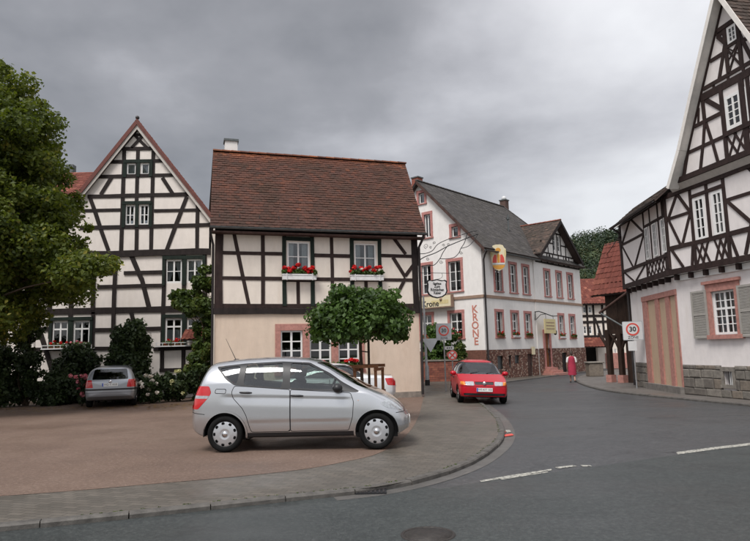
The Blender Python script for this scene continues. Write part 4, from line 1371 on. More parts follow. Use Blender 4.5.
MB().add([kr.w(ks2, -.05, .07), kr.w(ks2, -.05, -KW), kr.w(ks2, kze, -KW), kr.w(ks2, kze, .07)], [(0, 1, 2, 3)]).build('wall', PW, KR)
for i, o in enumerate(ku + kl_): 
    surround(kr, *o, .16, KR, SK, top=.17); window(kr, *o, 2, 3, KR, d=-.1, fw=.07, mid=.07, mw=.03, curtain='split' if i > 2 else 'sides', transom=.68)
for i, o in enumerate(kg + kq):
    surround(kgp, *o, .16, KR, SK, top=.17); window(kgp, *o, 2, 3, KR, d=-.1, fw=.07, mid=.07, curtain='split', transom=.68)
for i, o in enumerate(gwo):
    surround(kl, *o, .17, KR, SK, top=.18)
    window(kl, *o, 2 if i > 1 else 1, 1 if i < 3 else 3, KR, d=-.1, fw=.07, mid=.07, curtain='blind' if i == 3 else ('sides' if i in (2, 4) else ('split' if i > 4 else 'full')), transom=.68 if i > 4 else None)
for o in gwin: window(kgp, *o, 1, 3, KR, d=-.03, fw=.06, mw=.03, curtain='full')
# cornice bands, plinth
BB = M['brown_band']
MB().fbox(kr, -.04, kzc, ks1 - .002, kzc + .17, -.02, .05).build('cornice', BB, KR)
MB().fbox(kgp, ks1 - .02, kzc + .002, ks2 + .03, kzc + .172, -.02, .05).build('cornice', BB, KR)
MB().fbox(kl, 0, kzc, KW + .05, kzc + .17, -.02, .052).build('cornice', BB, KR)
def rubble():
    m, n, b = mat_new('rubble_plinth')
    g = N(n, 'ShaderNodeNewGeometry').outputs['Position']
    v = N(n, 'ShaderNodeTexVoronoi'); v.inputs['Scale'].default_value = 11
    n.links.new(g, v.inputs['Vector'])
    v2 = N(n, 'ShaderNodeTexVoronoi', feature='DISTANCE_TO_EDGE'); v2.inputs['Scale'].default_value = 11
    n.links.new(g, v2.inputs['Vector'])
    sepc = N(n, 'ShaderNodeSeparateColor'); n.links.new(v.outputs['Color'], sepc.inputs[0])
    c = ramp(n, sepc.outputs[0], [(0.0, (0.08, 0.03, 0.02)), (0.45, (0.14, 0.052, 0.034)), (0.7, (0.22, 0.10, 0.066)), (0.85, (0.36, 0.26, 0.20)), (1.0, (0.42, 0.32, 0.26))])
    c = mixc(n, ramp(n, v2.outputs['Distance'], [(0.0, (1, 1, 1)), (0.06, (0, 0, 0))]), c, (0.07, 0.035, 0.026))
    n.links.new(c, b.inputs['Base Color']); b.inputs['Roughness'].default_value = .8
    bump(n, b, ramp(n, v2.outputs['Distance'], [(0.0, (0, 0, 0)), (0.12, (1, 1, 1))]), .6, .03)
    return m
RUB = rubble()
wall('plinth', kr, [(-.05, -.05), (ks1 - .004, -.05), (ks1 - .004, kzp), (-.05, kzp)], cel, RUB, KR, .06, .2)
wall('plinth', kgp, [(ks1 - .004, -.05), (ks2 + .04, -.05), (ks2 + .04, kzp), (ks1 - .004, kzp)], [dk, (door[0], -.05, door[2], kzp)], RUB, KR, .06, .2)
wall('plinth', kl, [(0, -.05), (KW + .06, -.05), (KW + .06, kzp), (0, kzp)], [], solid('plinth_brown', (0.15, 0.062, 0.042), .8, var=.3, scale=8, bstr=.4), KR, .061)
for f, s0, s1, d0 in ((kr, -.08, ks1 - .006, .0), (kgp, ks1 - .004, ks2 + .05, .0)):
    pass
for i, o in enumerate(cel):
    if i < 3:
        MB().fbox(kr, o[0], o[1], o[2], o[3], -.12, -.08).build('cellar_window', M['zinc' if i != 1 else 'plastic_black'], KR)
    else:
        dd_ = MB().fbox(kr, *o, -.10, -.06).build('cellar_door', M['timber_brown'], KR)
        MB().box(kr.w(o[2] - .1, .75, -.04), (.04, .04, .12)).build('handle', M['iron'], dd_)
cd2 = MB().fbox(kgp, dk[0], 0, dk[2], dk[3], -.1, -.06).build('cellar_door', M['timber_dark'], KR)
# front door with pink stone frame and steps
surround(kgp, door[0], door[1], door[2], door[3], .17, KR, SK, d=.09, top=.22, sill=.06)
dr = MB().fbox(kgp, door[0], door[1], door[2], door[3], -.14, -.09).build('door', M['door_wood'], KR)
for k in range(2):
    for j in range(3):
        w_ = (door[2] - door[0]) / 2
        MB().fbox(kgp, door[0] + w_ * k + .08, door[1] + .15 + j * .7, door[0] + w_ * (k + 1) - .08, door[1] + .7 + j * .7, -.088, -.07).build('door_panel', M['door_wood'], dr)
MB().box(kgp.w(door[2] - .12, 1.5, -.05), (.05, .05, .14)).build('handle', M['chrome'], dr)
for k in range(3):
    MB().fbox(kgp, door[0] - .25 - .2 * (2 - k), -.04 + k * .165, door[2] + .25 + .2 * (2 - k), .12 + k * .165, .065, .95 - .28 * k).build('step', M['sandstone'], KR)
# notice box and wall lamp beside the door
MB().fbox(kr, ks1 + .0 - .9, 1.35, ks1 - .55, 1.85, .065, .14).build('notice_box', M['cream_panel'], KR)
lm_ = MB(); lm_.lathe([(.0, 0), (.09, .04), (.12, .25), (.05, .36), (0, .4)], 12, kgp.w(door[2] + .55, 2.6, .22)); lm_.tube([kgp.w(door[2] + .55, 2.9, .0), kgp.w(door[2] + .55, 3.05, .22), kgp.w(door[2] + .55, 3.0, .22)], .015, 6)
lm_.build('wall_lamp', M['iron'], KR)
# roofs
oh = .4
ktan = (kzr - kze) / (KW / 2)
ez = kze - oh * ktan
def kw_(s, dd): # point on front slope; dd = distance inwards from the facade
    return Vector(kr.w(s, kze + .14 + dd * ktan, -dd))
hp = 10.6
rf = MB()
Aq, Bq, Cq, Dq = kw_(-.3, -oh), kw_(ks2 + .3, -oh), kw_(hp, KW / 2), kw_(-.3, KW / 2)
slab(rf, [Aq, Bq, Cq, Dq], .14)
A2, B2 = Vector(kr.w(-.3, ez + .14, -KW - oh)), Vector(kr.w(ks2 + .3, ez + .14, -KW - oh))
slab(rf, [B2, A2, Dq, Cq], .14); slab(rf, [Bq, B2, Cq], .14)
kroof = rf.build('roof', M['deck'], KR)
roof_tiles('roof_slates', Aq + upv, Bq + upv, Cq + upv, Dq + upv, .30, .21, M['tiles_slate'], kroof, 'slate', None, 12, .014)
ridge_caps(Dq + Vector((0, 0, .03)), Cq + Vector((0, 0, .03)), M['tiles_slate'], kroof, .12)
ridge_caps(Bq + Vector((0, 0, .03)), Cq + Vector((0, 0, .03)), M['tiles_slate'], kroof, .12)
# verge board on the gable end
for sg in (-1, 1):
    p = [(sapex, kzr + .12), (sapex + sg * (KW / 2 + oh), kzr + .12 - (KW / 2 + oh) * ktan), (sapex + sg * (KW / 2 + oh), kzr - .1 - (KW / 2 + oh) * ktan), (sapex, kzr - .1)]
    if sg > 0: p = p[::-1]
    MB().fpoly(kl, p, .24, .31).build('barge_board', M['timber_brown'] if sg > 0 else M['timber_dark'], kroof)
# chimneys, vent pipe
for (px, py, dd, w_, mt) in ((504, 200, -KW / 2 - .3, .5, 'brick_dark'), (417, 177.5, -2.4, .55, 'brick_red')):
    if mt == 'brick_dark': M[mt] = solid(mt, (0.10, 0.06, 0.05), .9, var=.4, scale=15)
    s, z = kr.p(px, py, dd) if mt == 'brick_dark' else kl.p(px, py, dd)
    f_ = kr if mt == 'brick_dark' else kl
    MB().fbox(f_, s - w_ / 2, z - 2.4, s + w_ / 2, z - .08, dd - w_ / 2, dd + w_ / 2).build('chimney', M[mt], KR)
    MB().fbox(f_, s - w_ / 2 - .05, z - .08, s + w_ / 2 + .05, z, dd - w_ / 2 - .05, dd + w_ / 2 + .05).build('chimney_cap', M['zinc'], KR)
    if mt == 'brick_dark': MB().sphere(f_.w(s, z + .12, dd), .2, 12, 8).build('chimney_cowl', M['sign_white'], KR)
p_ = kw_(kr.p(508.5, 230, -1.6)[0], 1.6)
MB().tube([p_, p_ + Vector((0, 0, 1.2))], .055).build('vent_pipe', M['zinc'], KR)
MB().tube([p_ + Vector((0, 0, .85)), p_ + Vector((0, 0, 1.0))], .12).build('vent_collar', M['zinc'], KR)
gutter_half(kr.w(-.3, ez + .02, oh + .08), kr.w(gL - .1, ez + .02, oh + .08), .09, M['zinc'], KR)
pipe([kr.w(-.05, ez, oh + .05), kr.w(.0, ez - .25, .25), kr.w(.05, ez - .5, .12), kr.w(.05, 2.0, .12), kr.w(.05, .1, .14)], .055, M['dark_pipe'], KR)
# cross gable roof
def gq(s, d): return Vector(kgp.w(s, gapz + .16 - abs(s - gas) * gsl, d))
gx = gaR[0] - gas
rf = MB()
slab(rf, [gq(gas - gx, -5.5), gq(gas - gx, .55), gq(gas, .55), gq(gas, -5.5)], .14)
slab(rf, [gq(gas + gx, .55), gq(gas + gx, -5.5), gq(gas, -5.5), gq(gas, .55)], .14)
groof = rf.build('roof', M['deck'], KR)
roof_tiles('roof_tiles', gq(gas - gx, -5.5) + upv, gq(gas - gx, .55) + upv, gq(gas, .55) + upv, gq(gas, -5.5) + upv, .22, .18, M['tiles_brown'], groof, 'beaver', None, 13)
roof_tiles('roof_tiles', gq(gas + gx, .55) + upv, gq(gas + gx, -5.5) + upv, gq(gas, -5.5) + upv, gq(gas, .55) + upv, .22, .18, M['tiles_brown'], groof, 'beaver', None, 14)
ridge_caps(gq(gas, .55) + Vector((0, 0, .03)), gq(gas, -5.5) + Vector((0, 0, .03)), M['tiles_red'], groof, .12)
for sg in (-1, 1):
    p = [(gas, gapz + .15), (gas + sg * gx, gapz + .15 - gx * gsl), (gas + sg * gx, gapz - .12 - gx * gsl), (gas, gapz - .12)]
    if sg > 0: p = p[::-1]
    MB().fpoly(kgp, p, .50, .57).build('barge_board', M['timber_dark'], groof)
# timber frame of the cross gable
KT = M['timber_dark']
def gt(s): return gapz - abs(s - gas) * gsl
g0, g1 = max(ks1, gL) + .05, ks2 - .05
zz0, zz1 = gzE - .42, gzE + .32
beam(kgp, g0, zz0, g1, zz0, .11, KT, KR, .03); beam(kgp, g0 + .2, zz1, g1 - .2, zz1, .10, KT, KR, .03)
beam(kgp, gas - 1.0, wz0 + 1.25, gas + 1.0, wz0 + 1.25, .1, KT, KR, .03); beam(kgp, gas - .55, gapz - .75, gas + .55, gapz - .75, .1, KT, KR, .03)
for k in range(9):
    s = g0 + .03 + (g1 - g0 - .06) * k / 8
    beam(kgp, s, zz0, s, zz1 if abs(s - gas) < gHalf - .4 else gzE + .05, .09, KT, KR, .03)
    if k in (2, 5): beam(kgp, s + .05, zz0 + .06, s + .36, zz1 - .06, .08, KT, KR, .03, snap=False); beam(kgp, s + .66, zz0 + .06, s + .40, zz1 - .06, .08, KT, KR, .03, snap=False)
for s in (gas - 1.75, gas - 1.15, gwin[0][0] - .06, (gwin[0][2] + gwin[1][0]) / 2, gwin[1][2] + .06, gas + .85, gas + 1.6):
    top = min(gt(s) - .05, wz0 + 1.25)
    if top > zz1: beam(kgp, s, zz1, s, top, .09, KT, KR, .03)
beam(kgp, gas - 2.2, zz1 + .75, gwin[0][0] - .06, zz1 + .75, .09, KT, KR, .03); beam(kgp, gwin[1][2] + .06, zz1 + .75, gas + 2.1, zz1 + .75, .09, KT, KR, .03)
# geraniums on the sills
flab = ['inn window nearest the drainpipe corner', 'second inn window from the drainpipe corner', 'third inn window from the drainpipe corner', 'inn window just right of the brown door', 'rightmost ground floor inn window']
for i, o in enumerate(kl_ + kq):
    f = kr if i < 3 else kgp
    flower_box(f, o[0] + .02, o[2] - .02, o[1] + .0, .12, .05, 'red geraniums on the sill of the ' + flab[i], 51 + i, ('geranium',), big=False, box='box_white' if i % 2 else 'post_wood', group='geraniums on the sills of the inn', nbl=160 if i < 2 else (220 if i == 2 else 90), nlf=300)
for i, o in enumerate(gwo[5:7]):
    flower_box(kl, o[0] + .05, o[2] - .05, o[1], .14, .06, ('red geraniums on the sill beside the vertical KRONE letters', 'red geraniums on the sill partly hidden by the red-roofed house')[i], 61 + i, ('geranium', 'petal_white'), big=False, box='post_wood', group='geraniums on the sills of the inn', nbl=300, nlf=300)
# lettering and signs on the inn
for chx, (px, py) in zip('KRONE', ((474.6, 309.4), (475, 317.4), (475.3, 325.6), (475.8, 333.6), (476.3, 341.6))):
    s, z = kl.p(px, py)
    text_on(chx, .62, M['letter_pink'], KR, kl.w(s, z, .008), (kl.u.x, kl.u.y, 0), (0, 0, 1), name='letter', bold=.012)
# hanging crown sign at the corner
cp = kr.p(498.3, 257.5, .5)
ks = thing('crown_sign', kr.w(cp[0], cp[1] - .9, .5), 'cream hanging sign with red and gold crown on the inn corner', 'sign')
# flat sign facing the viewer, on an arm from the facade
cw = Vector(kr.w(cp[0], cp[1], .5))
vd = Vector((-cw.x, -cw.y, 0)).normalized(); vd = (vd + Vector((kr.n.x, kr.n.y, 0)) * .15).normalized()
sx_ = Vector((-vd.y, vd.x, 0))
sx_ = sx_ if sx_.x > 0 else -sx_
class SF:
    def __init__(s_, c, x, n): s_.c, s_.x, s_.nn = Vector(c), Vector(x), Vector(n)
    kx, kz = 1.0, 1.0
    def w(s_, a, b, d=0.0):
        a, b = a * s_.kx, b * s_.kz
        return s_.c + s_.x * a + Vector((0, 0, b)) + s_.nn * d
sf = SF(cw, sx_, vd)
def ell(cx_, cz_, rx_, rz_, n=20, a0=0, a1=2 * math.pi): return [(cx_ + rx_ * math.cos(a0 + (a1 - a0) * k / n), cz_ + rz_ * math.sin(a0 + (a1 - a0) * k / n)) for k in range(n + (0 if abs(a1 - a0 - 2 * math.pi) < 1e-6 else 1))]
sf.kx, sf.kz = .82, 1.12
body = [(-.30, -.62), (0, -.72), (.30, -.62), (.47, -.38), (.52, -.05), (.56, .12), (.56, .45), (.45, .52), (.36, .66), (.15, .70), (-.15, .70), (-.36, .66), (-.45, .52), (-.56, .45), (-.56, .12), (-.52, -.05), (-.47, -.38)]
MB().fpoly(sf, body, -.04, .04).build('panel', M['cream_panel'], ks)
for side in (1, -1):
    f2 = sf if side > 0 else SF(cw, -sx_, -vd)
    f2.kx, f2.kz = .82, 1.12
    MB().fpoly(f2, ell(0, -.42, .44, .22, 18, math.pi, 2 * math.pi), .041, .052).build('crown_base', M['gold'], ks)
    MB().fpoly(f2, [(-.46, -.30), (.46, -.30), (.44, -.38), (-.44, -.38)], .053, .062).build('crown_rim', M['sign_white'], ks)
    MB().fpoly(f2, [(-.08, -.28), (.08, -.28), (.10, .12), (0, .24), (-.10, .12)], .042, .056).build('crown_arch', M['gold'], ks)
    for sg in (-1, 1):
        lobe = [(sg * .12, -.28), (sg * .44, -.28), (sg * .40, -.02), (sg * .28, .16), (sg * .14, .14)]
        MB().fpoly(f2, lobe if sg > 0 else lobe[::-1], .042, .054).build('crown_lobe', M['sign_red'], ks)
    MB().fpoly(f2, ell(0, .40, .19, .12), .041, .05).build('ornament', M['gold'], ks)
    for sg in (-1, 1): MB().fpoly(f2, ell(sg * .5, .22, .07, .2), .041, .05).build('ornament', M['sign_yellow'], ks)
    MB().fpoly(f2, ell(0, .30, .06, .06), .053, .06).build('crown_orb', M['ink'], ks)
MB().tube([kr.w(cp[0], cp[1] + .62, 0.0), kr.w(cp[0], cp[1] + .62, .5)], .025).build('arm', M['iron'], ks)
# beer sign on iron bracket beside the door
bp_ = kgp.p(551, 325.5, .6)
bs = thing('bracket_sign', kgp.w(bp_[0], bp_[1] - .6, .6), 'yellowish hanging tavern board on black iron bracket beside the brown door', 'sign')
MB().fbox(kgp, bp_[0] - .95, bp_[1] - .52, bp_[0] + .6, bp_[1] + .42, .58, .64).build('board', M['sign_yellow'], bs)
for k in range(3):
    MB().fbox(kgp, bp_[0] - .75, bp_[1] - .25 + k * .2, bp_[0] + .4, bp_[1] - .19 + k * .2, .641, .645).build('text_line', M['brown_band'], bs)
br_ = MB()
br_.tube([kgp.w(bp_[0] - 1.0, bp_[1] + .9, 0), kgp.w(bp_[0] - 1.0, bp_[1] + .92, .3), kgp.w(bp_[0] - .6, bp_[1] + .75, .6), kgp.w(bp_[0] + .3, bp_[1] + .62, .6), kgp.w(bp_[0] + 1.0, bp_[1] + .66, .6)], .03, 8)
br_.tube([kgp.w(bp_[0] - 1.0, bp_[1] + .35, 0), kgp.w(bp_[0] - 1.0, bp_[1] + .9, .05)], .03, 8)
br_.tube([kgp.w(bp_[0] - .9, bp_[1] + .4, .02), kgp.w(bp_[0] - .8, bp_[1] + .7, .3), kgp.w(bp_[0] - .6, bp_[1] + .75, .6)], .02, 8)
for dx in (-.7, .35): br_.tube([kgp.w(bp_[0] + dx, bp_[1] + .42, .61), kgp.w(bp_[0] + dx, bp_[1] + .72, .6)], .012, 6)
br_.build('bracket', M['iron'], bs)
# cream light box with the inn's name on the gable end
lb0, lz0 = kl.p(424, 306.5, .35); lb1, lz1 = kl.p(451.5, 297, .35)
lz0, lz1 = 4.35, 5.12
lbx = thing('light_box_sign', kl.w((lb0 + lb1) / 2, lz0, .3), 'long cream sign board lettered Krone on the gable end of the inn', 'sign')
MB().fbox(kl, lb0 - 1.6, lz0, lb1, lz1, .12, .40).build('case', M['brown_band'], lbx)
MB().fbox(kl, lb0 - 1.56, lz0 + .06, lb1 - .04, lz1 - .06, .401, .412).build('panel', M['cream_panel'], lbx)
text_on('Krone', .5, M['ink'], lbx, kl.w(kl.p(430.5, 304.3, .41)[0], lz0 + .26, .416), (kl.u.x, kl.u.y, 0), (0, 0, 1), bold=.01)
MB().fbox(kl, lb1 - 1.5, lz0 + .22, lb1 - .2, lz0 + .46, .4125, .418).build('stripe', M['sign_yellow'], lbx)
MB().sphere(kl.w(lb1 - .75, lz0 + .5, .415), (.1, .1, .1), 8, 6).build('emblem', M['brown_band'], lbx)

# ================= white half-timbered house on the right
P0 = at_depth(637, 385, 27.5)
h1, h2 = math.radians(4), math.radians(-12)
fl = Fac(P0.xy, P0.xy + Vector((-math.sin(h1), -math.cos(h1))))
RS1 = fl.p(685, 388)[0]
P1 = P0.xy + fl.u * RS1
fr = Fac(P1, P1 + Vector((-math.sin(h2), -math.cos(h2))))
RL = 13.0
RH = thing('half_timbered_house', (P1.x, P1.y, 0.1), 'large white house with dark timber gable, stone plinth and barn gate', 'house')
JU = .22
flu, fru = fl.off(JU), fr.off(JU)
zsp = .5 * (fl.p(632.5, 291)[1] + fr.p(700, 270.5)[1])       # underside of the upper storey
zso = flu.p(640, 284.5)[1]
zev = flu.p(636, 213.5)[1]
Q7 = Z(630, 280, .2218)
gA, gB = fl.p(*Q7(85, 455))[0], fl.p(*Q7(257, 455))[0]
gz = .5 * (fl.p(*Q7(70, 99))[1] + fl.p(*Q7(230, 58))[1])
gate = (gA + .02, .22, min(gB, RS1 - .03), gz)
wn0 = fr.p(*Q7(376, 150))[0]; wn1 = fr.p(*Q7(482, 150))[0]
wzt = fr.p(*Q7(376, 52))[1]; wzb = fr.p(*Q7(380, 248))[1]
rwin = (wn0, wzb, wn1, wzt)
cw0 = fr.p(*Q7(428, 450)); cw1 = fr.p(*Q7(472, 475))
cwin = (cw0[0], .42, cw1[0], .86)
PR = M['plaster_rh']
wall('wall', fl, [(0, -.05), (RS1, -.05), (RS1, zsp), (0, zsp)], [gate], PR, RH, 0.0, .3)
wall('wall', fr, [(0, -.05), (RL, -.05), (RL, zsp), (0, zsp)], [rwin, cwin], PR, RH, 0.0, .22)
# barn gate: three boarded-up panels between sandstone posts
pp = [fl.p(*Q7(x, 455))[0] for x in (85, 108, 140, 163, 188, 213, 250, 257)]
pp[7] = min(pp[7], gate[2]); pp[6] = min(pp[6], pp[7] - .12)
pp = [pp[0], pp[1] - .05, pp[2] + .06, pp[3] - .08, pp[4] + .06, pp[5] - .08, pp[6], pp[7]]
for i in (0, 2, 4, 6):
    MB().fbox(fl, pp[i], gate[1] - .02, pp[i + 1], gz, -.2, .03).build('gate_post', PK, RH)
MB().fbox(fl, pp[0] - .02, gz, pp[7] + .02, gz + .2, -.2, .05).build('stone_lintel', PK, RH)
GP = plaster('gate_panel', (0.52, 0.385, 0.27), amount=.6)
for i in (1, 3, 5):
    MB().fbox(fl, pp[i], gate[1], pp[i + 1], gz, -.05, -.025).build('gate_panel', GP, RH)
MB().fbox(fl, pp[0] - .03, -.05, pp[7] + .03, .24, -.25, .16).build('threshold', solid('threshold', (0.17, 0.155, 0.14), .85, var=.3, bstr=.3), RH)
# window with stone surround and grey shutters
surround(fr, *rwin, .22, RH, PK, d=.05, sill=.14, top=.26, sillout=.08)
MB().fbox(fr, rwin[0] - .32, rwin[3] + .26, rwin[2] + .3, rwin[3] + .36, -.02, .12).build('stone_cornice', PK, RH)
window(fr, *rwin, 4, 5, RH, d=-.05, fw=.07, mid=.07, mw=.03, curtain='sides', transom=.6)
SHM = solid('shutter_paint', (0.34, 0.32, 0.29), .65, var=.08)
for sA_, sB_ in ((rwin[0] - .90, rwin[0] - .18), (rwin[2] + .18, rwin[2] + .92)):
    z0_, z1_ = rwin[1] - .1, rwin[3] + .08
    sh = MB()
    sh.fbox(fr, sA_, z0_, sA_ + .07, z1_, .06, .105); sh.fbox(fr, sB_ - .07, z0_, sB_, z1_, .06, .105)
    for q in (0, .5, 1):
        zc_ = z0_ + .035 + (z1_ - z0_ - .07) * q
        sh.fbox(fr, sA_ + .07, zc_ - .035, sB_ - .07, zc_ + .035, .06, .102)
    so_ = sh.build('shutter', M['timber_shutter'] if 'timber_shutter' in M else SHM, RH)
    nl = 34
    for k in range(nl):
        zc_ = z0_ + .07 + (z1_ - z0_ - .14) * (k + .5) / nl
        if abs(zc_ - (z0_ + z1_) / 2) < .05: continue
        a, b = sA_ + .07, sB_ - .07
        h_ = (z1_ - z0_) / nl * .42
        MB().add([fr.w(a, zc_ + h_, .068), fr.w(b, zc_ + h_, .068), fr.w(b, zc_ - h_, .095), fr.w(a, zc_ - h_, .095), fr.w(a, zc_ - h_ - .006, .088), fr.w(b, zc_ - h_ - .006, .088)],
                 [(0, 3, 2, 1), (3, 4, 5, 2)]).build('slat', SHM, so_)
# stone plinth, stone by stone
STM = []
for i, c in enumerate(((0.16, 0.145, 0.125), (0.20, 0.18, 0.155), (0.13, 0.115, 0.10), (0.18, 0.15, 0.12))):
    STM.append(solid('plinth_stone_%d' % i, c, .85, var=.3, scale=7, bstr=.5, bscale=30))
rgs = random.Random(8)
def stones(f, s0, s1, z0, z1, skip):
    z = z0
    while z < z1 - .05:
        h = rgs.choice((.2, .26, .3, .34))
        if z + h > z1 - .12: h = z1 - z
        s = s0 + .005
        while s < s1 - .05:
            w_ = rgs.uniform(.3, .68)
            if s + w_ > s1 - .18: w_ = s1 - s - .005
            parts = [(s, s + w_)]
            for (a, zb, b, zt) in skip:
                if z + h > zb + .02 and z < zt - .02:
                    np_ = []
                    for x0, x1 in parts:
                        if x1 <= a or x0 >= b: np_.append((x0, x1))
                        else:
                            if a - x0 > .1: np_.append((x0, a))
                            if x1 - b > .1: np_.append((b, x1))
                    parts = np_
            for x0, x1 in parts:
                g = .012; c = .022
                d = rgs.uniform(.035, .07)
                j = [rgs.uniform(-.012, .012) for _ in range(8)]
                o_ = [(x0 + g, z + g), (x1 - g, z + g), (x1 - g, z + h - g), (x0 + g, z + h - g)]
                o_ = [(o_[q][0] + j[q], o_[q][1] + j[q + 4]) for q in range(4)]
                i_ = [(o_[0][0] + c, o_[0][1] + c), (o_[1][0] - c, o_[1][1] + c), (o_[2][0] - c, o_[2][1] - c), (o_[3][0] + c, o_[3][1] - c)]
                vs = [f.w(a, b, .0) for a, b in o_] + [f.w(a, b, d - .015) for a, b in o_] + [f.w(a, b, d) for a, b in i_]
                MB().add(vs, [(0, 1, 5, 4), (1, 2, 6, 5), (2, 3, 7, 6), (3, 0, 4, 7), (4, 5, 9, 8), (5, 6, 10, 9), (6, 7, 11, 10), (7, 4, 8, 11), (8, 9, 10, 11)]).build('stone', rgs.choice(STM), RH)
            s += w_
        z += h
zpl = 1.04
MORT = solid('mortar', (0.11, 0.10, 0.09), .95, var=.25, bstr=.4)
MB().fbox(fl, -.03, -.05, gate[0] - .03, zpl, -.05, .018).build('mortar_bed', MORT, RH); MB().fbox(fl, gate[2] + .03, -.05, RS1, zpl, -.05, .018).build('mortar_bed', MORT, RH)
MB().fbox(fr, 0, -.05, cwin[0] - .1, zpl, -.05, .018).build('mortar_bed', MORT, RH); MB().fbox(fr, cwin[2] + .1, -.05, 7.0, zpl, -.05, .018).build('mortar_bed', MORT, RH)
stones(fl, -.03, RS1 - .01, .0, zpl, [(gate[0] - .03, -.1, gate[2] + .03, 3)])
stones(fr, .01, 6.0, .0, zpl, [(cwin[0] - .1, cwin[1] - .12, cwin[2] + .1, cwin[3] + .14)])
surround(fr, *cwin, .1, RH, STM[1], d=.06, sill=.1, top=.14, sillout=.02)
MB().fbox(fr, cwin[0], cwin[1], cwin[2], cwin[3], -.18, -.16).build('cellar_opening', M['room_dark'], RH)
for k in range(3):
    s = cwin[0] + (cwin[2] - cwin[0]) * (.5 + .18 * (k - .2)); MB().tube([fr.w(s, cwin[1], -.05), fr.w(s, cwin[3], -.05)], .016).build('window_bar', M['white_paint'], RH)
# upper storey walls
Q6 = Z(620, 180, .2034); Q4 = Z(640, 0, .2033); Q5 = Z(640, 100, .1849)
def pw(f, a, b):
    o = op(f, *a, *b); return o
lw3 = [pw(flu, Q6(122, 237), Q6(150, 388)), pw(flu, Q6(160, 218), Q6(190, 372)), pw(flu, Q6(202, 196), Q6(234, 352))]
zb3 = sum(o[1] for o in lw3) / 3; zt3 = sum(o[3] for o in lw3) / 3
lw3 = [(o[0], zb3, o[2], zt3) for o in lw3]
rw2 = [pw(fru, Q6(356, 95), Q6(432, 292)), pw(fru, Q6(444, 60), Q6(522, 262))]
zb2 = sum(o[1] for o in rw2) / 2; zt2 = sum(o[3] for o in rw2) / 2
rw2 = [(o[0], zb2, o[2], zt2) for o in rw2]
uL = fru.p(*Q6(305, 440))[0]
uR1 = flu.p(*Q6(300, 440))[0]
# where the two upper planes meet
bend = RS1 + JU * math.tan((h1 - h2) / 2)
uS = JU * -math.tan((h1 - h2) / 2)
wall('wall', flu, [(-.05, zso), (bend, zso), (bend, zev), (-.05, zev)], lw3, PR, RH, 0.0, .14)
wall('wall', fru, [(uS, zso), (RL, zso), (RL, zev), (uS, zev)], rw2, PR, RH, 0.0, .14)
TI = M['timber_red']
def rb(f, z, a, b, w=.12, d=.02): pbeam(f, z(*a), z(*b), w, TI, RH, d)
# soffit and beam ends
sof = MB()
sof.add([fl.w(-.05, zso, 0), fl.w(RS1, zso, 0), flu.w(bend, zso, 0), flu.w(-.05, zso, 0)], [(0, 1, 2, 3)])
sof.add([fr.w(0, zso, 0), fr.w(RL, zso, 0), fru.w(RL, zso, 0), fru.w(uS, zso, 0)], [(0, 1, 2, 3)])
sof.build('soffit', M['white_paint'], RH)
beam(flu, -.06, zso + .1, bend + .0, zso + .1, .2, TI, RH, .05); beam(fru, uS, zso + .1, 7.5, zso + .1, .2, TI, RH, .05)
k = 0
for f, s0, s1, step in ((fl, .2, RS1 - .1, .62), (fr, .25, 7.5, .72)):
    s = s0
    while s < s1:
        MB().fbox(f, s - .06, zso - .2, s + .06, zso - .005, -.05, .2).build('beam_end', TI, RH)
        s += step
MB().fbox(fr, .0, zso - .22, 7.5, zso - .02, -.02, .06).build('cove_board', M['white_paint'], RH)
# corner post and wall plates
beam(flu, .02, zso, .02, zev, .2, TI, RH, .045); beam(flu, -.05, zev - .06, bend, zev - .06, .16, TI, RH, .05); beam(fru, uS, zev - .06, RL, zev - .06, .18, TI, RH, .05)
zr1 = .5 * (flu.p(*Q6(50, 445))[1] + flu.p(*Q6(290, 338))[1]); zr2 = .5 * (fru.p(*Q6(310, 328))[1] + fru.p(*Q6(639, 235))[1])
beam(flu, 0, zr1, bend, zr1, .13, TI, RH, .03); beam(fru, uS, zr2, 7.5, zr2, .15, TI, RH, .03)
def tb(f, s0, z0, s1, z1, w=.12, both=False):
    beam(f, s0, z0, s1, z1, w * .85, TI, RH, .022)
sL, sR, sB = lw3[0][0] - .07, lw3[2][2] + .07, bend - .12
zm = zr1 + .55 * (zev - zr1)
for s_ in (sL, sR): tb(flu, s_, zso, s_, zev, .12)
for i_ in (0, 1):
    c_ = (lw3[i_][2] + lw3[i_ + 1][0]) / 2
    tb(flu, c_, zr1, c_, zev, .10)
tb(flu, sL, zt3 + .07, sR, zt3 + .07, .12)
tb(flu, sB, zso, sB, zev, .2)
c_ = sL / 2
tb(flu, .1, zm, sL, zm); tb(flu, sR, zm, sB, zm)
tb(flu, c_, zev - .08, .12, zm, .12); tb(flu, c_, zev - .08, sL, zm, .12)
tb(flu, .1, zm, c_ - .05, zr1, .10); tb(flu, sL - .03, zm, c_ + .05, zr1, .10)
tb(flu, .1, zr1, c_ - .1, zso + .2, .09); tb(flu, sL - .03, zr1, c_ + .1, zso + .2, .09)
c_ = (sR + sB) / 2
tb(flu, sR, zev - .1, c_, zm, .13); tb(flu, sB, zev - .1, c_, zm, .13)
tb(flu, sR + .03, zm, sB - .05, zr1, .11); tb(flu, c_ - .1, zr1, sR + .05, zso + .2, .10)
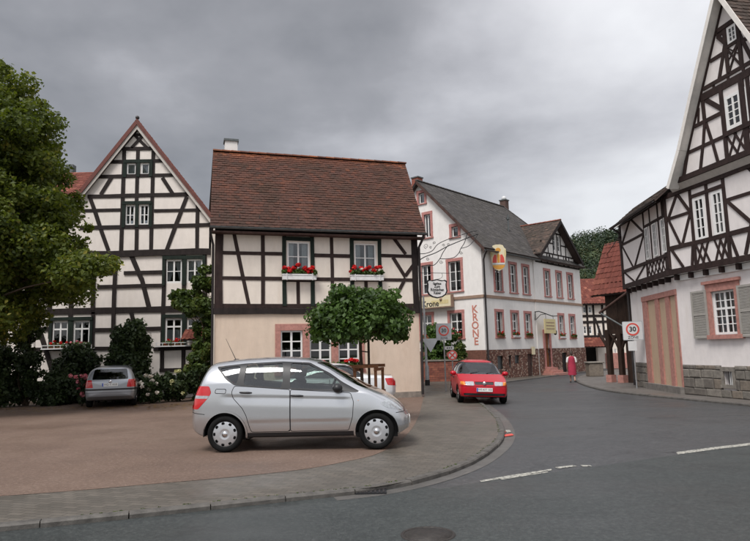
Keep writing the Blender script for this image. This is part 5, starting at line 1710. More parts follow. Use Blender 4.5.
# lattice under the triple window
n_ = 6
for k in range(n_):
    a = sL + (sR - sL) * k / n_; b = sL + (sR - sL) * (k + 1) / n_
    for (p, q) in ((a, b), (b, a)):
        beam(flu, p, zr1 - .05, q, zso + .2, .055, TI, RH, .02, name='lattice_bar', snap=False)
for o in lw3: window(flu, *o, 2, 4, RH, d=.04, fw=.05, mid=.04, mw=.02, curtain='sides', dep=.024)
pA, pB = rw2[0][0] - .09, rw2[1][2] + .09
pM = (rw2[0][2] + rw2[1][0]) / 2
pC = pB + 1.75
zm2 = zr2 + .55 * (zev - zr2)
for s_ in (pA, pB, pC): tb(fru, s_, zso, s_, zev, .15)
tb(fru, uS + .09, zso, uS + .09, zev, .18)
tb(fru, pM, zr2, pM, zev, .15)
tb(fru, pA, zt2 + .08, pB, zt2 + .08, .14)
def bay(a, b):
    c = (a + b) / 2
    tb(fru, a, zm2, b, zm2, .13)
    tb(fru, c, zev - .1, a + .06, zm2, .14); tb(fru, c, zev - .1, b - .06, zm2, .14)
    tb(fru, a + .05, zm2, c - .02, zr2, .13); tb(fru, b - .05, zm2, c + .02, zr2, .13)
    tb(fru, a + .06, zr2, c, zso + .2, .12); tb(fru, b - .06, zr2, b - .18, zso + .2, .12)
bay(uS + .16, pA)
tb(fru, pB, zm2, pC, zm2, .13); tb(fru, pB + .06, zm2, pB + 1.05, zr2 + .1, .14); tb(fru, pC - .1, zev - .1, pB + .62, zso + .2, .15); tb(fru, pC - .7, zev - .1, pC, zm2, .14)
tb(fru, pB + .05, zr2, pB + .3, zso + .2, .12)
for k in range(3): bay(pC + .1 + k * 1.7, pC + 1.7 + k * 1.7)
def lattice(f, sa, sb, z0, z1, n, w=.075):
    for k in range(n):
        a = sa + (sb - sa) * k / n; b = sa + (sb - sa) * (k + 1) / n
        ex_ = (b - a) * .3
        beam(f, a - ex_ * .3, z1, b + ex_ * .3, z0, w, TI, RH, .02, name='lattice_bar', snap=False)
        beam(f, b + ex_ * .3, z1, a - ex_ * .3, z0, w, TI, RH, .02, name='lattice_bar', snap=False)
lattice(fru, rw2[0][0], rw2[0][2], zso + .2, zr2 - .06, 2); lattice(fru, rw2[1][0], rw2[1][2], zso + .2, zr2 - .06, 2)
for o in rw2: window(fru, *o, 2, 4, RH, d=.01, fw=.10, mid=.06, mw=.03, curtain='full' if o is rw2[1] else 'sides')
# further windows of the storey beyond the frame
# gable
fg = fr.off(.42)
zg0 = .5 * (fg.p(*Q5(260, 428))[1] + fg.p(*Q5(590, 292))[1])
apo = fg.p(714.6, -13, .34)
apg = (apo[0], apo[1] - .32)
gin = fg.p(*Q5(232, 425))[0]
ghs = apg[0] - gin
tw1 = pw(fg, Q5(458, -22), Q5(545, 150)); tw1 = (fg.p(*Q5(462, 60))[0], fg.p(*Q5(470, 168))[1], fg.p(*Q5(550, 60))[0], fg.p(*Q5(455, -12))[1])
tw2 = (tw1[2] + .2, tw1[1], tw1[2] + .2 + (tw1[2] - tw1[0]), tw1[3])
sw = (fg.p(*Q4(430, 180))[0], fg.p(*Q4(432, 222))[1], fg.p(*Q4(474, 160))[0], fg.p(*Q4(425, 140))[1])
inL = [fg.p(722, -2), fg.p(*Q4(300, 541)), fg.p(*Q5(255, 290)), fg.p(*Q5(225, 425))]
# regular gable: straight verge, flared foot
gs_, gz_ = apg
kx, kz = inL[2]
wall('gable_wall', fg, [(gin, zg0), (2 * gs_ - gin, zg0), (2 * gs_ - kx, kz), (gs_, gz_), (kx, kz)], [tw1, tw2, sw], PR, RH, .0, .14)
MB().fbox(fg, gin - .6, zg0 - .02, 2 * gs_ - gin + .6, zg0 + .16, -.05, .06).build('cornice_beam', TI, RH)
# sloping boarded soffit below the cornice
sg_ = MB()
sg_.add([fg.w(gin - .75, zg0 - .03, .02), fg.w(8.0, zg0 - .03, .02), fru.w(8.0, zev - .02, .07), fru.w(gin - .75, zev - .02, .07)], [(0, 3, 2, 1)])
sg_.build('soffit', M['grey_board'], RH)
def zint(poly, z):
    P = sorted(poly, key=lambda q: q[1])
    if z <= P[0][1]: return P[0][0]
    for (s0, z0), (s1, z1) in zip(P[:-1], P[1:]):
        if z <= z1: return s0 + (s1 - s0) * (z - z0) / max(1e-6, z1 - z0)
    return P[-1][0]
inner = [(gs_, gz_), (kx + .02, kz), (gin + .05, zg0 + .02)]
def sv(z): return zint(inner, z) + .05
def m2(s0, z0, s1, z1, w=.14, nm='timber_beam'):
    """a timber and its mirror image about the ridge"""
    beam(fg, s0, z0, s1, z1, w * .85, TI, RH, .022, name=nm); beam(fg, 2 * gs_ - s0, z0, 2 * gs_ - s1, z1, w * .85, TI, RH, .022, name=nm)
def fz(q, x, y): return fg.p(*q(x, y))[1]
def fs(q, x, y): return fg.p(*q(x, y))[0]
za, zb, zc, zd, ze_, zf = fz(Q5, 440, 205), fz(Q5, 430, 76), fz(Q4, 310, 480), fz(Q4, 312, 440), fz(Q4, 406, 264), fz(Q4, 488, 99)
PL = tw1[0] - .10
sm = fs(Q5, 352, 120)
m2(sv(za), za, PL, za, .15); m2(sv(zb), zb, PL, zb, .15)
beam(fg, sv(zc), zc, 2 * gs_ - sv(zc), zc, .24, TI, RH, .03); beam(fg, sv(zd), zd, 2 * gs_ - sv(zd), zd, .13, TI, RH, .022)
m2(PL, zg0, PL, zc, .17)
m2(sm, zb, sm, zc, .17); m2(sm + .12, zc - .1, PL - .02, zb + .12, .19)
m2(sm, zb, sm - .16, za, .13); m2(sm + .03, zb, sm + .24, za, .13)
m2(sm - .18, za, sm - .40, zg0 + .1, .13); m2(sm + .26, za, sm + .42, zg0 + .1, .13)
m2(sv(zb + .5), zb + .55, sv(zb) + .18, zb, .1)
qL, qR = sw[0] - .09, sw[2] + .09
zh = sw[3] + .1
beam(fg, qL, zd, qL, zh, .14, TI, RH, .022); beam(fg, qR, zd, qR, zh, .14, TI, RH, .022)
beam(fg, sv(zf), zf, qL, zf, .2, TI, RH, .022); beam(fg, qR, zf, 2 * gs_ - sv(zf), zf, .2, TI, RH, .022); beam(fg, sv(zh), zh, 2 * gs_ - sv(zh), zh, .14, TI, RH, .03)
for sgn, q_ in ((1, qL), (-1, qR)):
    ev = (lambda z: sv(z)) if sgn > 0 else (lambda z: 2 * gs_ - sv(z))
    beam(fg, ev(ze_), ze_, q_, ze_, .13, TI, RH, .022)
    beam(fg, q_ - sgn * .03, ze_ + .25, q_ - sgn * .42, zd, .13, TI, RH, .022)
    beam(fg, ev(zf) + sgn * .05, zf - .05, q_ - sgn * .02, ze_ + .3, .13, TI, RH, .022)
beam(fg, (tw1[2] + tw2[0]) / 2, zg0, (tw1[2] + tw2[0]) / 2, zc, .2, TI, RH, .022)
for k in range(6):
    s_ = sv(zd) + .45 + k * .62
    if s_ < 2 * gs_ - sv(zd) - .2: beam(fg, s_, zc + .1, s_, zd, .10, TI, RH, .018)
beam(fg, qL, sw[1] - .06, qR, sw[1] - .06, .11, TI, RH, .03)
zsb = fg.p(*Q5(450, 193))[1]
lattice(fg, sw[0] - .02, sw[2] + .02, zd + .06, sw[1] - .12, 1, .06); lattice(fg, sw[0] + .02, sw[2] - .02, (zd + sw[1]) / 2, sw[1] - .12, 1, .04)
beam(fg, tw1[0] - .1, tw1[1] - .1, tw2[2] + .2, tw1[1] - .1, .15, TI, RH, .05)
lattice(fg, tw1[0], tw1[2], zg0 + .16, tw1[1] - .18, 2); lattice(fg, tw2[0], tw2[2], zg0 + .16, tw1[1] - .18, 2)
beam(fg, tw2[2] + .12, zg0, tw2[2] + .12, tw2[3] + .3, .16, TI, RH, .022)
beam(fg, kx, kz, gs_ - .06, gz_, .14, TI, RH, .03, snap=False); beam(fg, 2 * gs_ - kx, kz, gs_ + .06, gz_, .14, TI, RH, .03, snap=False); beam(fg, gin + .04, zg0, kx + .03, kz, .14, TI, RH, .03, snap=False)
for o in (tw1, tw2): window(fg, *o, 2, 4, RH, d=.01, fw=.10, mid=.06, mw=.03, curtain=None)
window(fg, *sw, 2, 3, RH, d=.01, fw=.07, mid=.04, mw=.025, curtain=None)
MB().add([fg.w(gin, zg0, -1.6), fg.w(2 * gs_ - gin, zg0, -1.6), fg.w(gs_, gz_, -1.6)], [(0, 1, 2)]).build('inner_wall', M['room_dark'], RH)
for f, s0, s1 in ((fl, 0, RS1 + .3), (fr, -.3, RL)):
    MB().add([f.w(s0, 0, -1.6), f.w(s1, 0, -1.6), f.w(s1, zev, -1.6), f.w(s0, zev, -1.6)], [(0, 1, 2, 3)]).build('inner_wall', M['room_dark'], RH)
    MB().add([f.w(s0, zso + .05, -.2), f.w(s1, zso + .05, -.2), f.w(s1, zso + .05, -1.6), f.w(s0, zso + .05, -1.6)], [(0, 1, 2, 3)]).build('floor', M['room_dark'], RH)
# barge boards (pale) and roof edge
oL = [fg.p(708, -14, .32), fg.p(711, 0, .32), fg.p(689, 100, .32), fg.p(678, 150, .32), fg.p(667.5, 188, .32)]
outer = [apo, oL[2], oL[3], oL[4]]
vi = Vector((kx - gs_, kz - gz_))
inner = [(gs_, gz_), (kx + .02, kz), (gin + .05, zg0 + .08)]
op_l = outer + inner[::-1]
mir = lambda p: (2 * gs_ - p[0], p[1])
rf = MB()
roof_r = None
quads = []
for i in range(3):
    a, b = outer[i], outer[i + 1]
    quads.append([Vector(fg.w(b[0], b[1], .34)), Vector(fg.w(a[0], a[1], .34)), Vector(fg.w(a[0], a[1], -7.0)), Vector(fg.w(b[0], b[1], -7.0))])
    a, b = mir(a), mir(b)
    quads.append([Vector(fg.w(a[0], a[1], .34)), Vector(fg.w(b[0], b[1], .34)), Vector(fg.w(b[0], b[1], -7.0)), Vector(fg.w(a[0], a[1], -7.0))])
for q in quads:
    nn = (q[1] - q[0]).cross(q[-1] - q[0])
    slab(rf, q if nn.z > 0 else q[::-1], .07)
roof_r = rf.build('roof', M['deck'], RH)
VP = solid('verge_paint', (0.78, 0.74, 0.69), .7, var=.08)
for q in quads:
    nn = (q[1] - q[0]).cross(q[-1] - q[0]).normalized()
    if nn.z < 0: nn = -nn
    bk = Vector((fg.n.x, fg.n.y, 0)) * -.40
    dn = nn * -.078
    pq = [q[0] + dn, q[1] + dn, q[1] + dn + bk, q[0] + dn + bk]
    c_ = (pq[1] - pq[0]).cross(pq[-1] - pq[0])
    slab(MB(), pq if c_.z > 0 else pq[::-1], .025).build('verge_soffit', VP, roof_r)
    fo_ = Vector((fg.n.x, fg.n.y, 0))
    e0, e1 = q[0], q[1]
    vs = [e0 + nn * .02, e1 + nn * .02, e1 - nn * .13, e0 - nn * .13]
    MB().add([v + fo_ * .002 for v in vs] + [v + fo_ * .03 for v in vs], [(0, 1, 2, 3), (7, 6, 5, 4), (0, 4, 5, 1), (1, 5, 6, 2), (2, 6, 7, 3), (3, 7, 4, 0)]).build('barge_board', VP, roof_r)
for i, q in enumerate(quads):
    if i % 2 == 0: qq = [q[0], q[3], q[2], q[1]]
    else: qq = [q[1], q[2], q[3], q[0]]
    roof_tiles('roof_tiles', *[p_ + upv for p_ in qq], .22, .19, M['tiles_brown'], roof_r, 'beaver', None, 20 + i, .03)
# skirt roof over the left facet
ecl = flu.p(613.5, 229, .45); ecr = flu.p(670, 189, .45)
zec = .5 * (ecl[1] + ecr[1])
a0, a1 = ecl[0], min(ecr[0], bend + .5)
sk = [Vector(flu.w(a0, zec, .5)), Vector(flu.w(a1, zec + .02, .5)), Vector(flu.w(a1 - .1, zec + .75, -.35)), Vector(flu.w(a0 + .6, zec + .75, -.35))]
skr = slab(MB(), sk, .06).build('roof', M['deck'], RH)
roof_tiles('roof_tiles', *[p + upv for p in sk], .2, .17, M['tiles_brown'], skr, 'beaver', None, 31)
slab(MB(), [sk[3], sk[2], sk[2] + Vector((5, -.6, .3)), sk[3] + Vector((5, .6, .3))], .05).build('roof', M['deck'], RH)
MB().add([Vector(flu.w(a0 + .05, zec - .1, .46)), Vector(flu.w(a1, zec - .08, .46)), Vector(flu.w(bend, zev - .02, .05)), Vector(flu.w(-.05, zev - .02, .05))], [(0, 3, 2, 1)]).build('soffit', M['grey_board'], RH)
gutter_half(flu.w(a0, zec - .03, .58), flu.w(a1, zec - .01, .58), .07, M['dark_pipe'], RH)
pipe([flu.w(a0 + .12, zec - .06, .55), flu.w(a0 + .3, zec - .35, .3), flu.w(-.12, zev - .6, .02), fl.w(-.10, zso, .06), fl.w(-.10, .05, .06)], .05, M['dark_pipe'], RH)
# main roof rising behind the gable to the right
mr = [Vector(fr.w(gs_ + .2, zev + .6, .4)), Vector(fr.w(RL + .5, zev + .6, .4)), Vector(fr.w(RL + .5, zev + 9.6, -5.4)), Vector(fr.w(gs_ + .2, zev + 9.6, -5.4))]
mrr = slab(MB(), mr, .08).build('roof', M['deck'], RH)
roof_tiles('roof_tiles', *[p + upv for p in mr], .2, .17, M['tiles_red'], mrr, 'beaver', None, 33)
# back walls so that the body is closed
for s0, f in ((0.0, fl),):
    MB().add([fl.w(0, -.05, 0), fl.w(0, zev, 0), fl.w(0, zev, -8), fl.w(0, -.05, -8)], [(0, 1, 2, 3)]).build('wall', PR, RH)

# ================= open timber barn
be = [Vector((10.94, 31.4)), Vector((11.94, 29.5))]
fb = Fac(be[0], be[1])
BNs = fb.p(628, 300)[0] + 2.2
BN = thing('timber_barn', (be[0].x + .6, be[0].y - .2, 0), 'dark open-fronted timber barn with steep red pantile roof', 'barn')
bze = 4.3
rd = -1.7
bl = fb.p(605, 244.3, rd)
Aq, Bq, Cq, Dq = Vector(fb.w(-.05, bze, .0)), Vector(fb.w(BNs, bze, .0)), Vector(fb.w(BNs, bl[1], rd)), Vector(fb.w(bl[0], bl[1], rd))
brf = slab(MB(), [Aq, Bq, Cq, Dq], .1).build('roof', M['deck'], BN)
roof_tiles('roof_tiles', Aq + upv, Bq + upv, Cq + upv, Dq + upv, .26, .33, M['tiles_red'], brf, 'pan', lambda a, f, r_: min(1, max(0, r_.gauss(.42, .13))), 41, .035)
bk0, bk1 = Vector(fb.w(.3, bze, rd * 2)), Vector(fb.w(BNs, bze, rd * 2))
slab(MB(), [bk1, bk0, Dq, Cq], .1).build('roof', M['deck'], BN); slab(MB(), [bk0, Aq, Dq], .08).build('roof', M['tiles_red'], BN)
BW = M['barn_wood']
# boarded wall below the eave
d0 = -.45
nb = 16
for k in range(nb):
    s0 = .45 + (BNs - .45) * k / nb; s1 = .45 + (BNs - .45) * (k + 1) / nb
    MB().fbox(fb, s0 + .006, 2.55, s1 - .006, bze + .1, d0 - .04, d0 + .004 * (k % 3)).build('board', BW, BN)
MB().fbox(fb, .35, 2.35, BNs, 2.58, d0 - .12, d0 + .06).build('beam', BW, BN)
sp_ = [fb.p(610, 360, d0)[0], fb.p(621.5, 360, d0)[0], fb.p(626, 360, d0 - 1.6)[0]]
for k, (s, d_) in enumerate(((sp_[0], d0), (sp_[1], d0), (sp_[1] + 1.9, d0), (sp_[0] + .5, d0 - 2.2), (sp_[1] + 1.0, d0 - 2.2))):
    MB().fbox(fb, s - .11, .35, s + .11, 2.4, d_ - .11, d_ + .11).build('post', BW, BN)
    MB().fbox(fb, s - .17, -.02, s + .17, .36, d_ - .17, d_ + .17).build('post_base', M['sandstone'], BN)
    for sg in (-1, 1):
        pts = [Vector(fb.w(s + sg * .05, 1.55, d_)), Vector(fb.w(s + sg * .25, 1.95, d_)), Vector(fb.w(s + sg * .6, 2.42, d_))]
        MB().tube(pts, .07, 6).build('brace', BW, BN)
MB().fbox(fb, .5, -.02, BNs, 4.2, d0 - 3.0, d0 - 2.9).build('back_wall', BW, BN)
MB().fbox(fb, sp_[1] + .3, -.02, BNs, 2.5, d0 - .10, d0 - .02).build('side_boards', BW, BN)
# lean-to rafter and gutter pipe
q0_ = fb.p(599.5, 313, .1); q1_ = fb.p(628, 292, .1); q2_ = fb.p(601, 313.5, .15); q3_ = fb.p(624, 327, .15)
MB().tube([fb.w(q0_[0], q0_[1], .1), fb.w(q1_[0], q1_[1], .1)], .07, 6).build('lean_to_rafter', M['timber_brown'], BN)
MB().tube([fb.w(q2_[0], q2_[1], .15), fb.w(q3_[0], q3_[1], .15)], .045, 8).build('gutter_pipe', M['zinc'], BN)
# stone trough
tp = gnd(597, 376.5)
tr = thing('stone_trough', (tp.x, tp.y, 0), 'weathered square stone trough standing before the timber barn', 'trough')
tm = MB(); tm.box((tp.x, tp.y + .35, .38), (.85, .7, .78), bev=.04)
tm.build('basin', STM[3], tr)
tm = MB(); tm.box((tp.x, tp.y + .35, .82), (.98, .8, .1), bev=.03); tm.build('rim', STM[1], tr)

# ================= background timber house behind the barn
by = 52.0
f0, f1 = at_depth(560, 340, by), at_depth(652, 340, by)
fbk = Fac((f0.x, by), (f1.x, by))
BK = thing('half_timbered_house', (f0.x + 2, by, 0), 'cream half-timbered house with red roof behind the barn at the lane end', 'house')
bkw = [op(fbk, 582.5, 306.5, 586.6, 313), op(fbk, 588, 306.5, 592, 313), op(fbk, 583, 326, 587, 334), op(fbk, 588.3, 326, 592.3, 334), op(fbk, 597, 326, 601, 334), op(fbk, 614, 349, 617, 357)]
zt_b = fbk.p(590, 303)[1]
opn = op(fbk, 582, 347, 599, 370); opn = (opn[0], -.04, opn[2], 1.85)
wall('wall', fbk, [(0, -.05), (fbk.L, -.05), (fbk.L, zt_b), (0, zt_b)], bkw + [opn], M['plaster_cream'], BK, 0, .4)
for o in bkw: window(fbk, *o, 1, 2, BK, d=-.03, curtain='sides', fw=.07)
for z in (fbk.p(590, 316)[1], fbk.p(590, 322)[1], fbk.p(590, 336.5)[1], zt_b - .1): beam(fbk, 0, z, fbk.L, z, .2, TR, BK, .03)
for x in (580, 587.4, 594, 603, 610, 620, 632): pbeam(fbk, (x, 304), (x, 338), .17, TR, BK, .02)
for a, b in (((595, 318), (601, 335)), ((603, 338), (609, 352)), ((612, 338), (607, 360))): pbeam(fbk, a, b, .16, TR, BK, .02)
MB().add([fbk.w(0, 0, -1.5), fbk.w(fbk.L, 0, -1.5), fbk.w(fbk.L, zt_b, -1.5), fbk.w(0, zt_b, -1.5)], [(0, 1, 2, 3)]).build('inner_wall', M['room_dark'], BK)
E0b, E1b = Vector(fbk.w(-.4, zt_b - .1, .5)), Vector(fbk.w(fbk.L + .4, zt_b - .1, .5))
zrb = fbk.p(588, 279, -3)[1]
R0b, R1b = Vector(fbk.w(-.4, zrb, -3.0)), Vector(fbk.w(fbk.L + .4, zrb, -3.0))
q = slab(MB(), [E0b, E1b, R1b, R0b], .1).build('roof', M['deck'], BK)
roof_tiles('roof_tiles', E0b + upv, E1b + upv, R1b + upv, R0b + upv, .25, .3, M['tiles_red'], q, 'pan', None, 51)
aw = [Vector(fbk.w(opn[0] - .3, 1.75, 1.2)), Vector(fbk.w(opn[2] + .5, 1.75, 1.2)), Vector(fbk.w(opn[2] + .5, 2.5, .05)), Vector(fbk.w(opn[0] - .3, 2.5, .05))]
q = slab(MB(), aw, .08).build('porch_roof', M['deck'], BK)
roof_tiles('roof_tiles', *[p + upv for p in aw], .25, .3, M['tiles_red'], q, 'pan', None, 52)
for s in (opn[0] - .2, opn[2] + .4): MB().tube([fbk.w(s, 0, 1.1), fbk.w(s, 1.75, 1.1)], .06, 6).build('porch_post', TR, BK)
MB().fbox(fbk, opn[2] + .6, -.05, fbk.L, 1.2, -.02, .06).build('plinth', M['sandstone'], BK)
# ------------------------------------------------------------------ cars
def pchip(xs, ys):
    xs = np.asarray(xs, float); ys = np.asarray(ys, float)
    h = np.diff(xs); dl = np.diff(ys) / h
    d = np.zeros_like(ys)
    for i in range(1, len(xs) - 1):
        if dl[i - 1] * dl[i] > 0:
            w1, w2 = 2 * h[i] + h[i - 1], h[i] + 2 * h[i - 1]
            d[i] = (w1 + w2) / (w1 / dl[i - 1] + w2 / dl[i])
    d[0], d[-1] = dl[0], dl[-1]
    def f(x):
        x = np.clip(np.asarray(x, float), xs[0], xs[-1])
        i = np.clip(np.searchsorted(xs, x) - 1, 0, len(xs) - 2)
        t = (x - xs[i]) / h[i]
        return ((1 + 2 * t) * (1 - t) ** 2 * ys[i] + t * (1 - t) ** 2 * h[i] * d[i] + t * t * (3 - 2 * t) * ys[i + 1] + t * t * (t - 1) * h[i] * d[i + 1])
    return f
def cv(pts): return pchip([p[0] for p in pts], [p[1] for p in pts])

def sdf(poly):
    P = np.asarray(poly, float)
    def g(x, y):
        d = np.full(x.shape, 1e9); s = np.ones(x.shape)
        n = len(P)
        j = n - 1
        d = (x - P[0, 0]) ** 2 + (y - P[0, 1]) ** 2
        for i in range(n):
            ex_, ey_ = P[j] - P[i]
            wx, wy = x - P[i, 0], y - P[i, 1]
            t = np.clip((wx * ex_ + wy * ey_) / (ex_ * ex_ + ey_ * ey_), 0, 1)
            d = np.minimum(d, (wx - ex_ * t) ** 2 + (wy - ey_ * t) ** 2)
            c1 = y >= P[i, 1]; c2 = y < P[j, 1]; c3 = ex_ * wy > ey_ * wx
            fl_ = (c1 & c2 & c3) | (~c1 & ~c2 & ~c3)
            s = np.where(fl_, -s, s)
            j = i
        return s * np.sqrt(d)
    return g
def rounded(poly, r, n=5):
    out = []
    P = [Vector((p[0], p[1])) for p in poly]
    for i, p in enumerate(P):
        a, b = P[i - 1], P[(i + 1) % len(P)]
        da, db = (a - p), (b - p)
        ra = min(r, da.length * .45); rb_ = min(r, db.length * .45)
        p0 = p + da.normalized() * ra; p1 = p + db.normalized() * rb_
        for k in range(n + 1):
            t = k / n
            out.append(tuple(p0 * (1 - t) ** 2 + p * 2 * t * (1 - t) + p1 * t * t))
    return out

def split(mesh, gfun):
    """cut a triangle mesh along g = 0; returns (inside g<0, outside)"""
    V, Nn, T = mesh
    if len(T) == 0: return mesh, mesh
    g = gfun(V)
    inn = g < 0
    cnt = inn[T].sum(1)
    Tin = [T[cnt == 3]]; Tout = [T[cnt == 0]]
    mixed = T[(cnt == 1) | (cnt == 2)]
    base = len(V)
    a_in = []; a_out = []
    if len(mixed):
        mi = inn[mixed]
        one_in = mi.sum(1) == 1
        odd = np.where(one_in, mi.argmax(1), (~mi).argmax(1))
        ar = np.arange(len(mixed))
        A = mixed[ar, odd]; B = mixed[ar, (odd + 1) % 3]; C = mixed[ar, (odd + 2) % 3]
        ed = np.vstack([np.stack([A, B], 1), np.stack([A, C], 1)])
        eds = np.sort(ed, axis=1)
        ue, inv = np.unique(eds, axis=0, return_inverse=True)
        inv = inv.ravel()
        ea, eb = ue[:, 0], ue[:, 1]
        lo = np.zeros(len(ue)); hi = np.ones(len(ue)); gl, gh = g[ea].copy(), g[eb].copy()
        t = gl / (gl - gh)
        for _ in range(3):
            gm = gfun(V[ea] + (V[eb] - V[ea]) * t[:, None])
            same = (gm < 0) == (gl < 0)
            lo = np.where(same, t, lo); gl = np.where(same, gm, gl)
            hi = np.where(same, hi, t); gh = np.where(same, gh, gm)
            dn = gl - gh
            t = np.where(np.abs(dn) > 1e-12, lo + (hi - lo) * gl / np.where(np.abs(dn) > 1e-12, dn, 1), t)
            t = np.clip(t, 1e-4, 1 - 1e-4)
        nV = V[ea] + (V[eb] - V[ea]) * t[:, None]
        nN = Nn[ea] + (Nn[eb] - Nn[ea]) * t[:, None]
        nN /= np.linalg.norm(nN, axis=1)[:, None] + 1e-9
        m = len(mixed)
        Pi, Qi = base + inv[:m], base + inv[m:]
        one = np.stack([A, Pi, Qi], 1)
        two = np.vstack([np.stack([Pi, B, C], 1), np.stack([Pi, C, Qi], 1)])
        two_in = np.concatenate([~one_in, ~one_in])
        Tin += [one[one_in], two[two_in]]; Tout += [one[~one_in], two[~two_in]]
        V2 = np.vstack([V, nV]); N2 = np.vstack([Nn, nN])
    else:
        V2, N2 = V, Nn
    def pack(lst, ex_):
        TT = np.vstack(lst + ([np.array(ex_)] if ex_ else [])).astype(int)
        if len(TT) == 0: return (np.zeros((0, 3)), np.zeros((0, 3)), np.zeros((0, 3), int))
        u, inv = np.unique(TT, return_inverse=True)
        return V2[u], N2[u], inv.reshape(-1, 3)
    return pack(Tin, a_in), pack(Tout, a_out)

def surf_obj(name, mesh, mat, parent, X, mirror=None, push=0.0):
    """mesh arrays -> object with custom normals; mirror: None (as is), 'both' (joined halves), 'flip'"""
    V, Nn, T = mesh
    if len(T) == 0: return None
    V = V + Nn * push
    if mirror == 'flip':
        V = V * [1, -1, 1]; Nn = Nn * [1, -1, 1]; T = T[:, ::-1]
    elif mirror == 'both':
        n = len(V)
        V = np.vstack([V, V * [1, -1, 1]]); Nn = np.vstack([Nn, Nn * [1, -1, 1]]); T = np.vstack([T, T[:, ::-1] + n])
    W4 = np.array(X)
    Vw = V @ W4[:3, :3].T + W4[:3, 3]
    R = W4[:3, :3]; Nw = Nn @ R.T
    Nw /= np.linalg.norm(Nw, axis=1)[:, None] + 1e-9
    me = np_mesh(name, Vw, T, smooth=True)
    me.normals_split_custom_set_from_vertices([tuple(q) for q in Nw])
    return link(name, me, mat, parent)

def car_surface(sp):
    xr, xf = sp['x']
    zb, zs, zt, w = cv(sp['zb']), cv(sp['zs']), cv(sp['zt']), cv(sp['w'])
    lean, ex_ = cv(sp['lean']), cv(sp['n'])
    nx = sp.get('nx', 120)
    xs = np.linspace(xr, xf, nx)
    # finer at both ends
    e_ = np.sin(np.linspace(-1, 1, nx) * math.pi / 2) * .5 + .5
    xs = xr + (xf - xr) * (e_ * .45 + np.linspace(0, 1, nx) * .55)
    nlow, nup, nb = 34, 40, 4
    rings = []
    crease = sp.get('crease', [])
    for x in xs:
        b, s, t, ww, ln, n = float(zb(x)), float(zs(x)), float(zt(x)), float(w(x)), float(lean(x)), float(ex_(x))
        s = min(s, t - .02)
        def side(z):
            q = (z - b) / (s - b)
            y = ww * (1 - .085 * np.clip((.42 - q) / .42, 0, 1) ** 2 - .035 * np.clip((q - .55) / .45, 0, 1) ** 2)
            for (cx0, cz0, cx1, cz1, amt) in crease:
                zc = cz0 + (cz1 - cz0) * (x - cx0) / (cx1 - cx0)
                fx = np.clip(min(x - cx0, cx1 - x) / .15, 0, 1)
                k = np.clip((zc - z) / .02, 0, 1) * np.clip(1 - (zc - z) / .16, 0, 1)
                y = y - amt * k * fx
            return y
        pts = []
        ylow = float(side(np.array(b)))
        for k in range(nb): pts.append((ylow * .92 * k / nb, b + .0))
        pts.append((ylow * .92, b))
        for k in range(nlow):
            z = b + (s - b) * ((k + .6) / (nlow - .4 + .0))
            pts.append((float(side(np.array(min(z, s)))), min(z, s)))
        ys = float(side(np.array(s)))
        for k in range(1, nup + 1):
            th = (math.pi / 2) * k / nup
            tt = math.sin(th) ** (2 / n); cc = max(0.0, math.cos(th)) ** (2 / n)
            if k == nup: cc = 0.0; tt = 1.0
            pts.append((ys * (1 - ln * tt) * cc, s + (t - s) * tt))
        rings.append([(x, y, z) for y, z in pts])
    # rounded end caps
    def cap(ring, sgn, bul):
        out = []
        R = np.array(ring)
        zc = (R[:, 2].min() + R[:, 2].max()) / 2
        for k in (.97, .9, .78, .6, .4, .2, .0):
            q = R.copy()
            q[:, 1] *= k; q[:, 2] = zc + (R[:, 2] - zc) * k
            q[:, 0] = R[:, 0] + sgn * bul * math.sqrt(max(0, 1 - k ** 3))
            out.append(q)
        return out
    allr = list(reversed(cap(rings[0], -1, sp.get('bulge', .05)))) + [np.array(r) for r in rings] + cap(rings[-1], 1, sp.get('bulge', .05))
    G = np.array(allr)                       # rings x pts x 3
    nr, npnt = G.shape[:2]
    V = G.reshape(-1, 3)
    idx = np.arange(nr * npnt).reshape(nr, npnt)
    a, b, c, d = idx[:-1, :-1].ravel(), idx[1:, :-1].ravel(), idx[1:, 1:].ravel(), idx[:-1, 1:].ravel()
    T = np.vstack([np.stack([a, b, c], 1), np.stack([a, c, d], 1)])
    fn = np.cross(V[T[:, 1]] - V[T[:, 0]], V[T[:, 2]] - V[T[:, 0]])
    keep = np.linalg.norm(fn, axis=1) > 1e-10
    T = T[keep]; fn = fn[keep]
    # outward: side triangles (normal should have +y)
    if fn[:, 1].sum() < 0: T = T[:, ::-1]; fn = -fn
    Nn = np.zeros_like(V)
    for k in range(3): np.add.at(Nn, T[:, k], fn)
    Nn[np.abs(V[:, 1]) < 1e-6, 1] = 0
    Nn /= np.linalg.norm(Nn, axis=1)[:, None] + 1e-12
    return (V, Nn, T)

def xz(poly, ymin=-1): 
    g = sdf(poly)
    return lambda V: np.maximum(g(V[:, 0], V[:, 2]), ymin - V[:, 1])
def yz(poly, xcond):
    g = sdf(poly)
    return lambda V: np.maximum(g(V[:, 1], V[:, 2]), xcond(V[:, 0]))

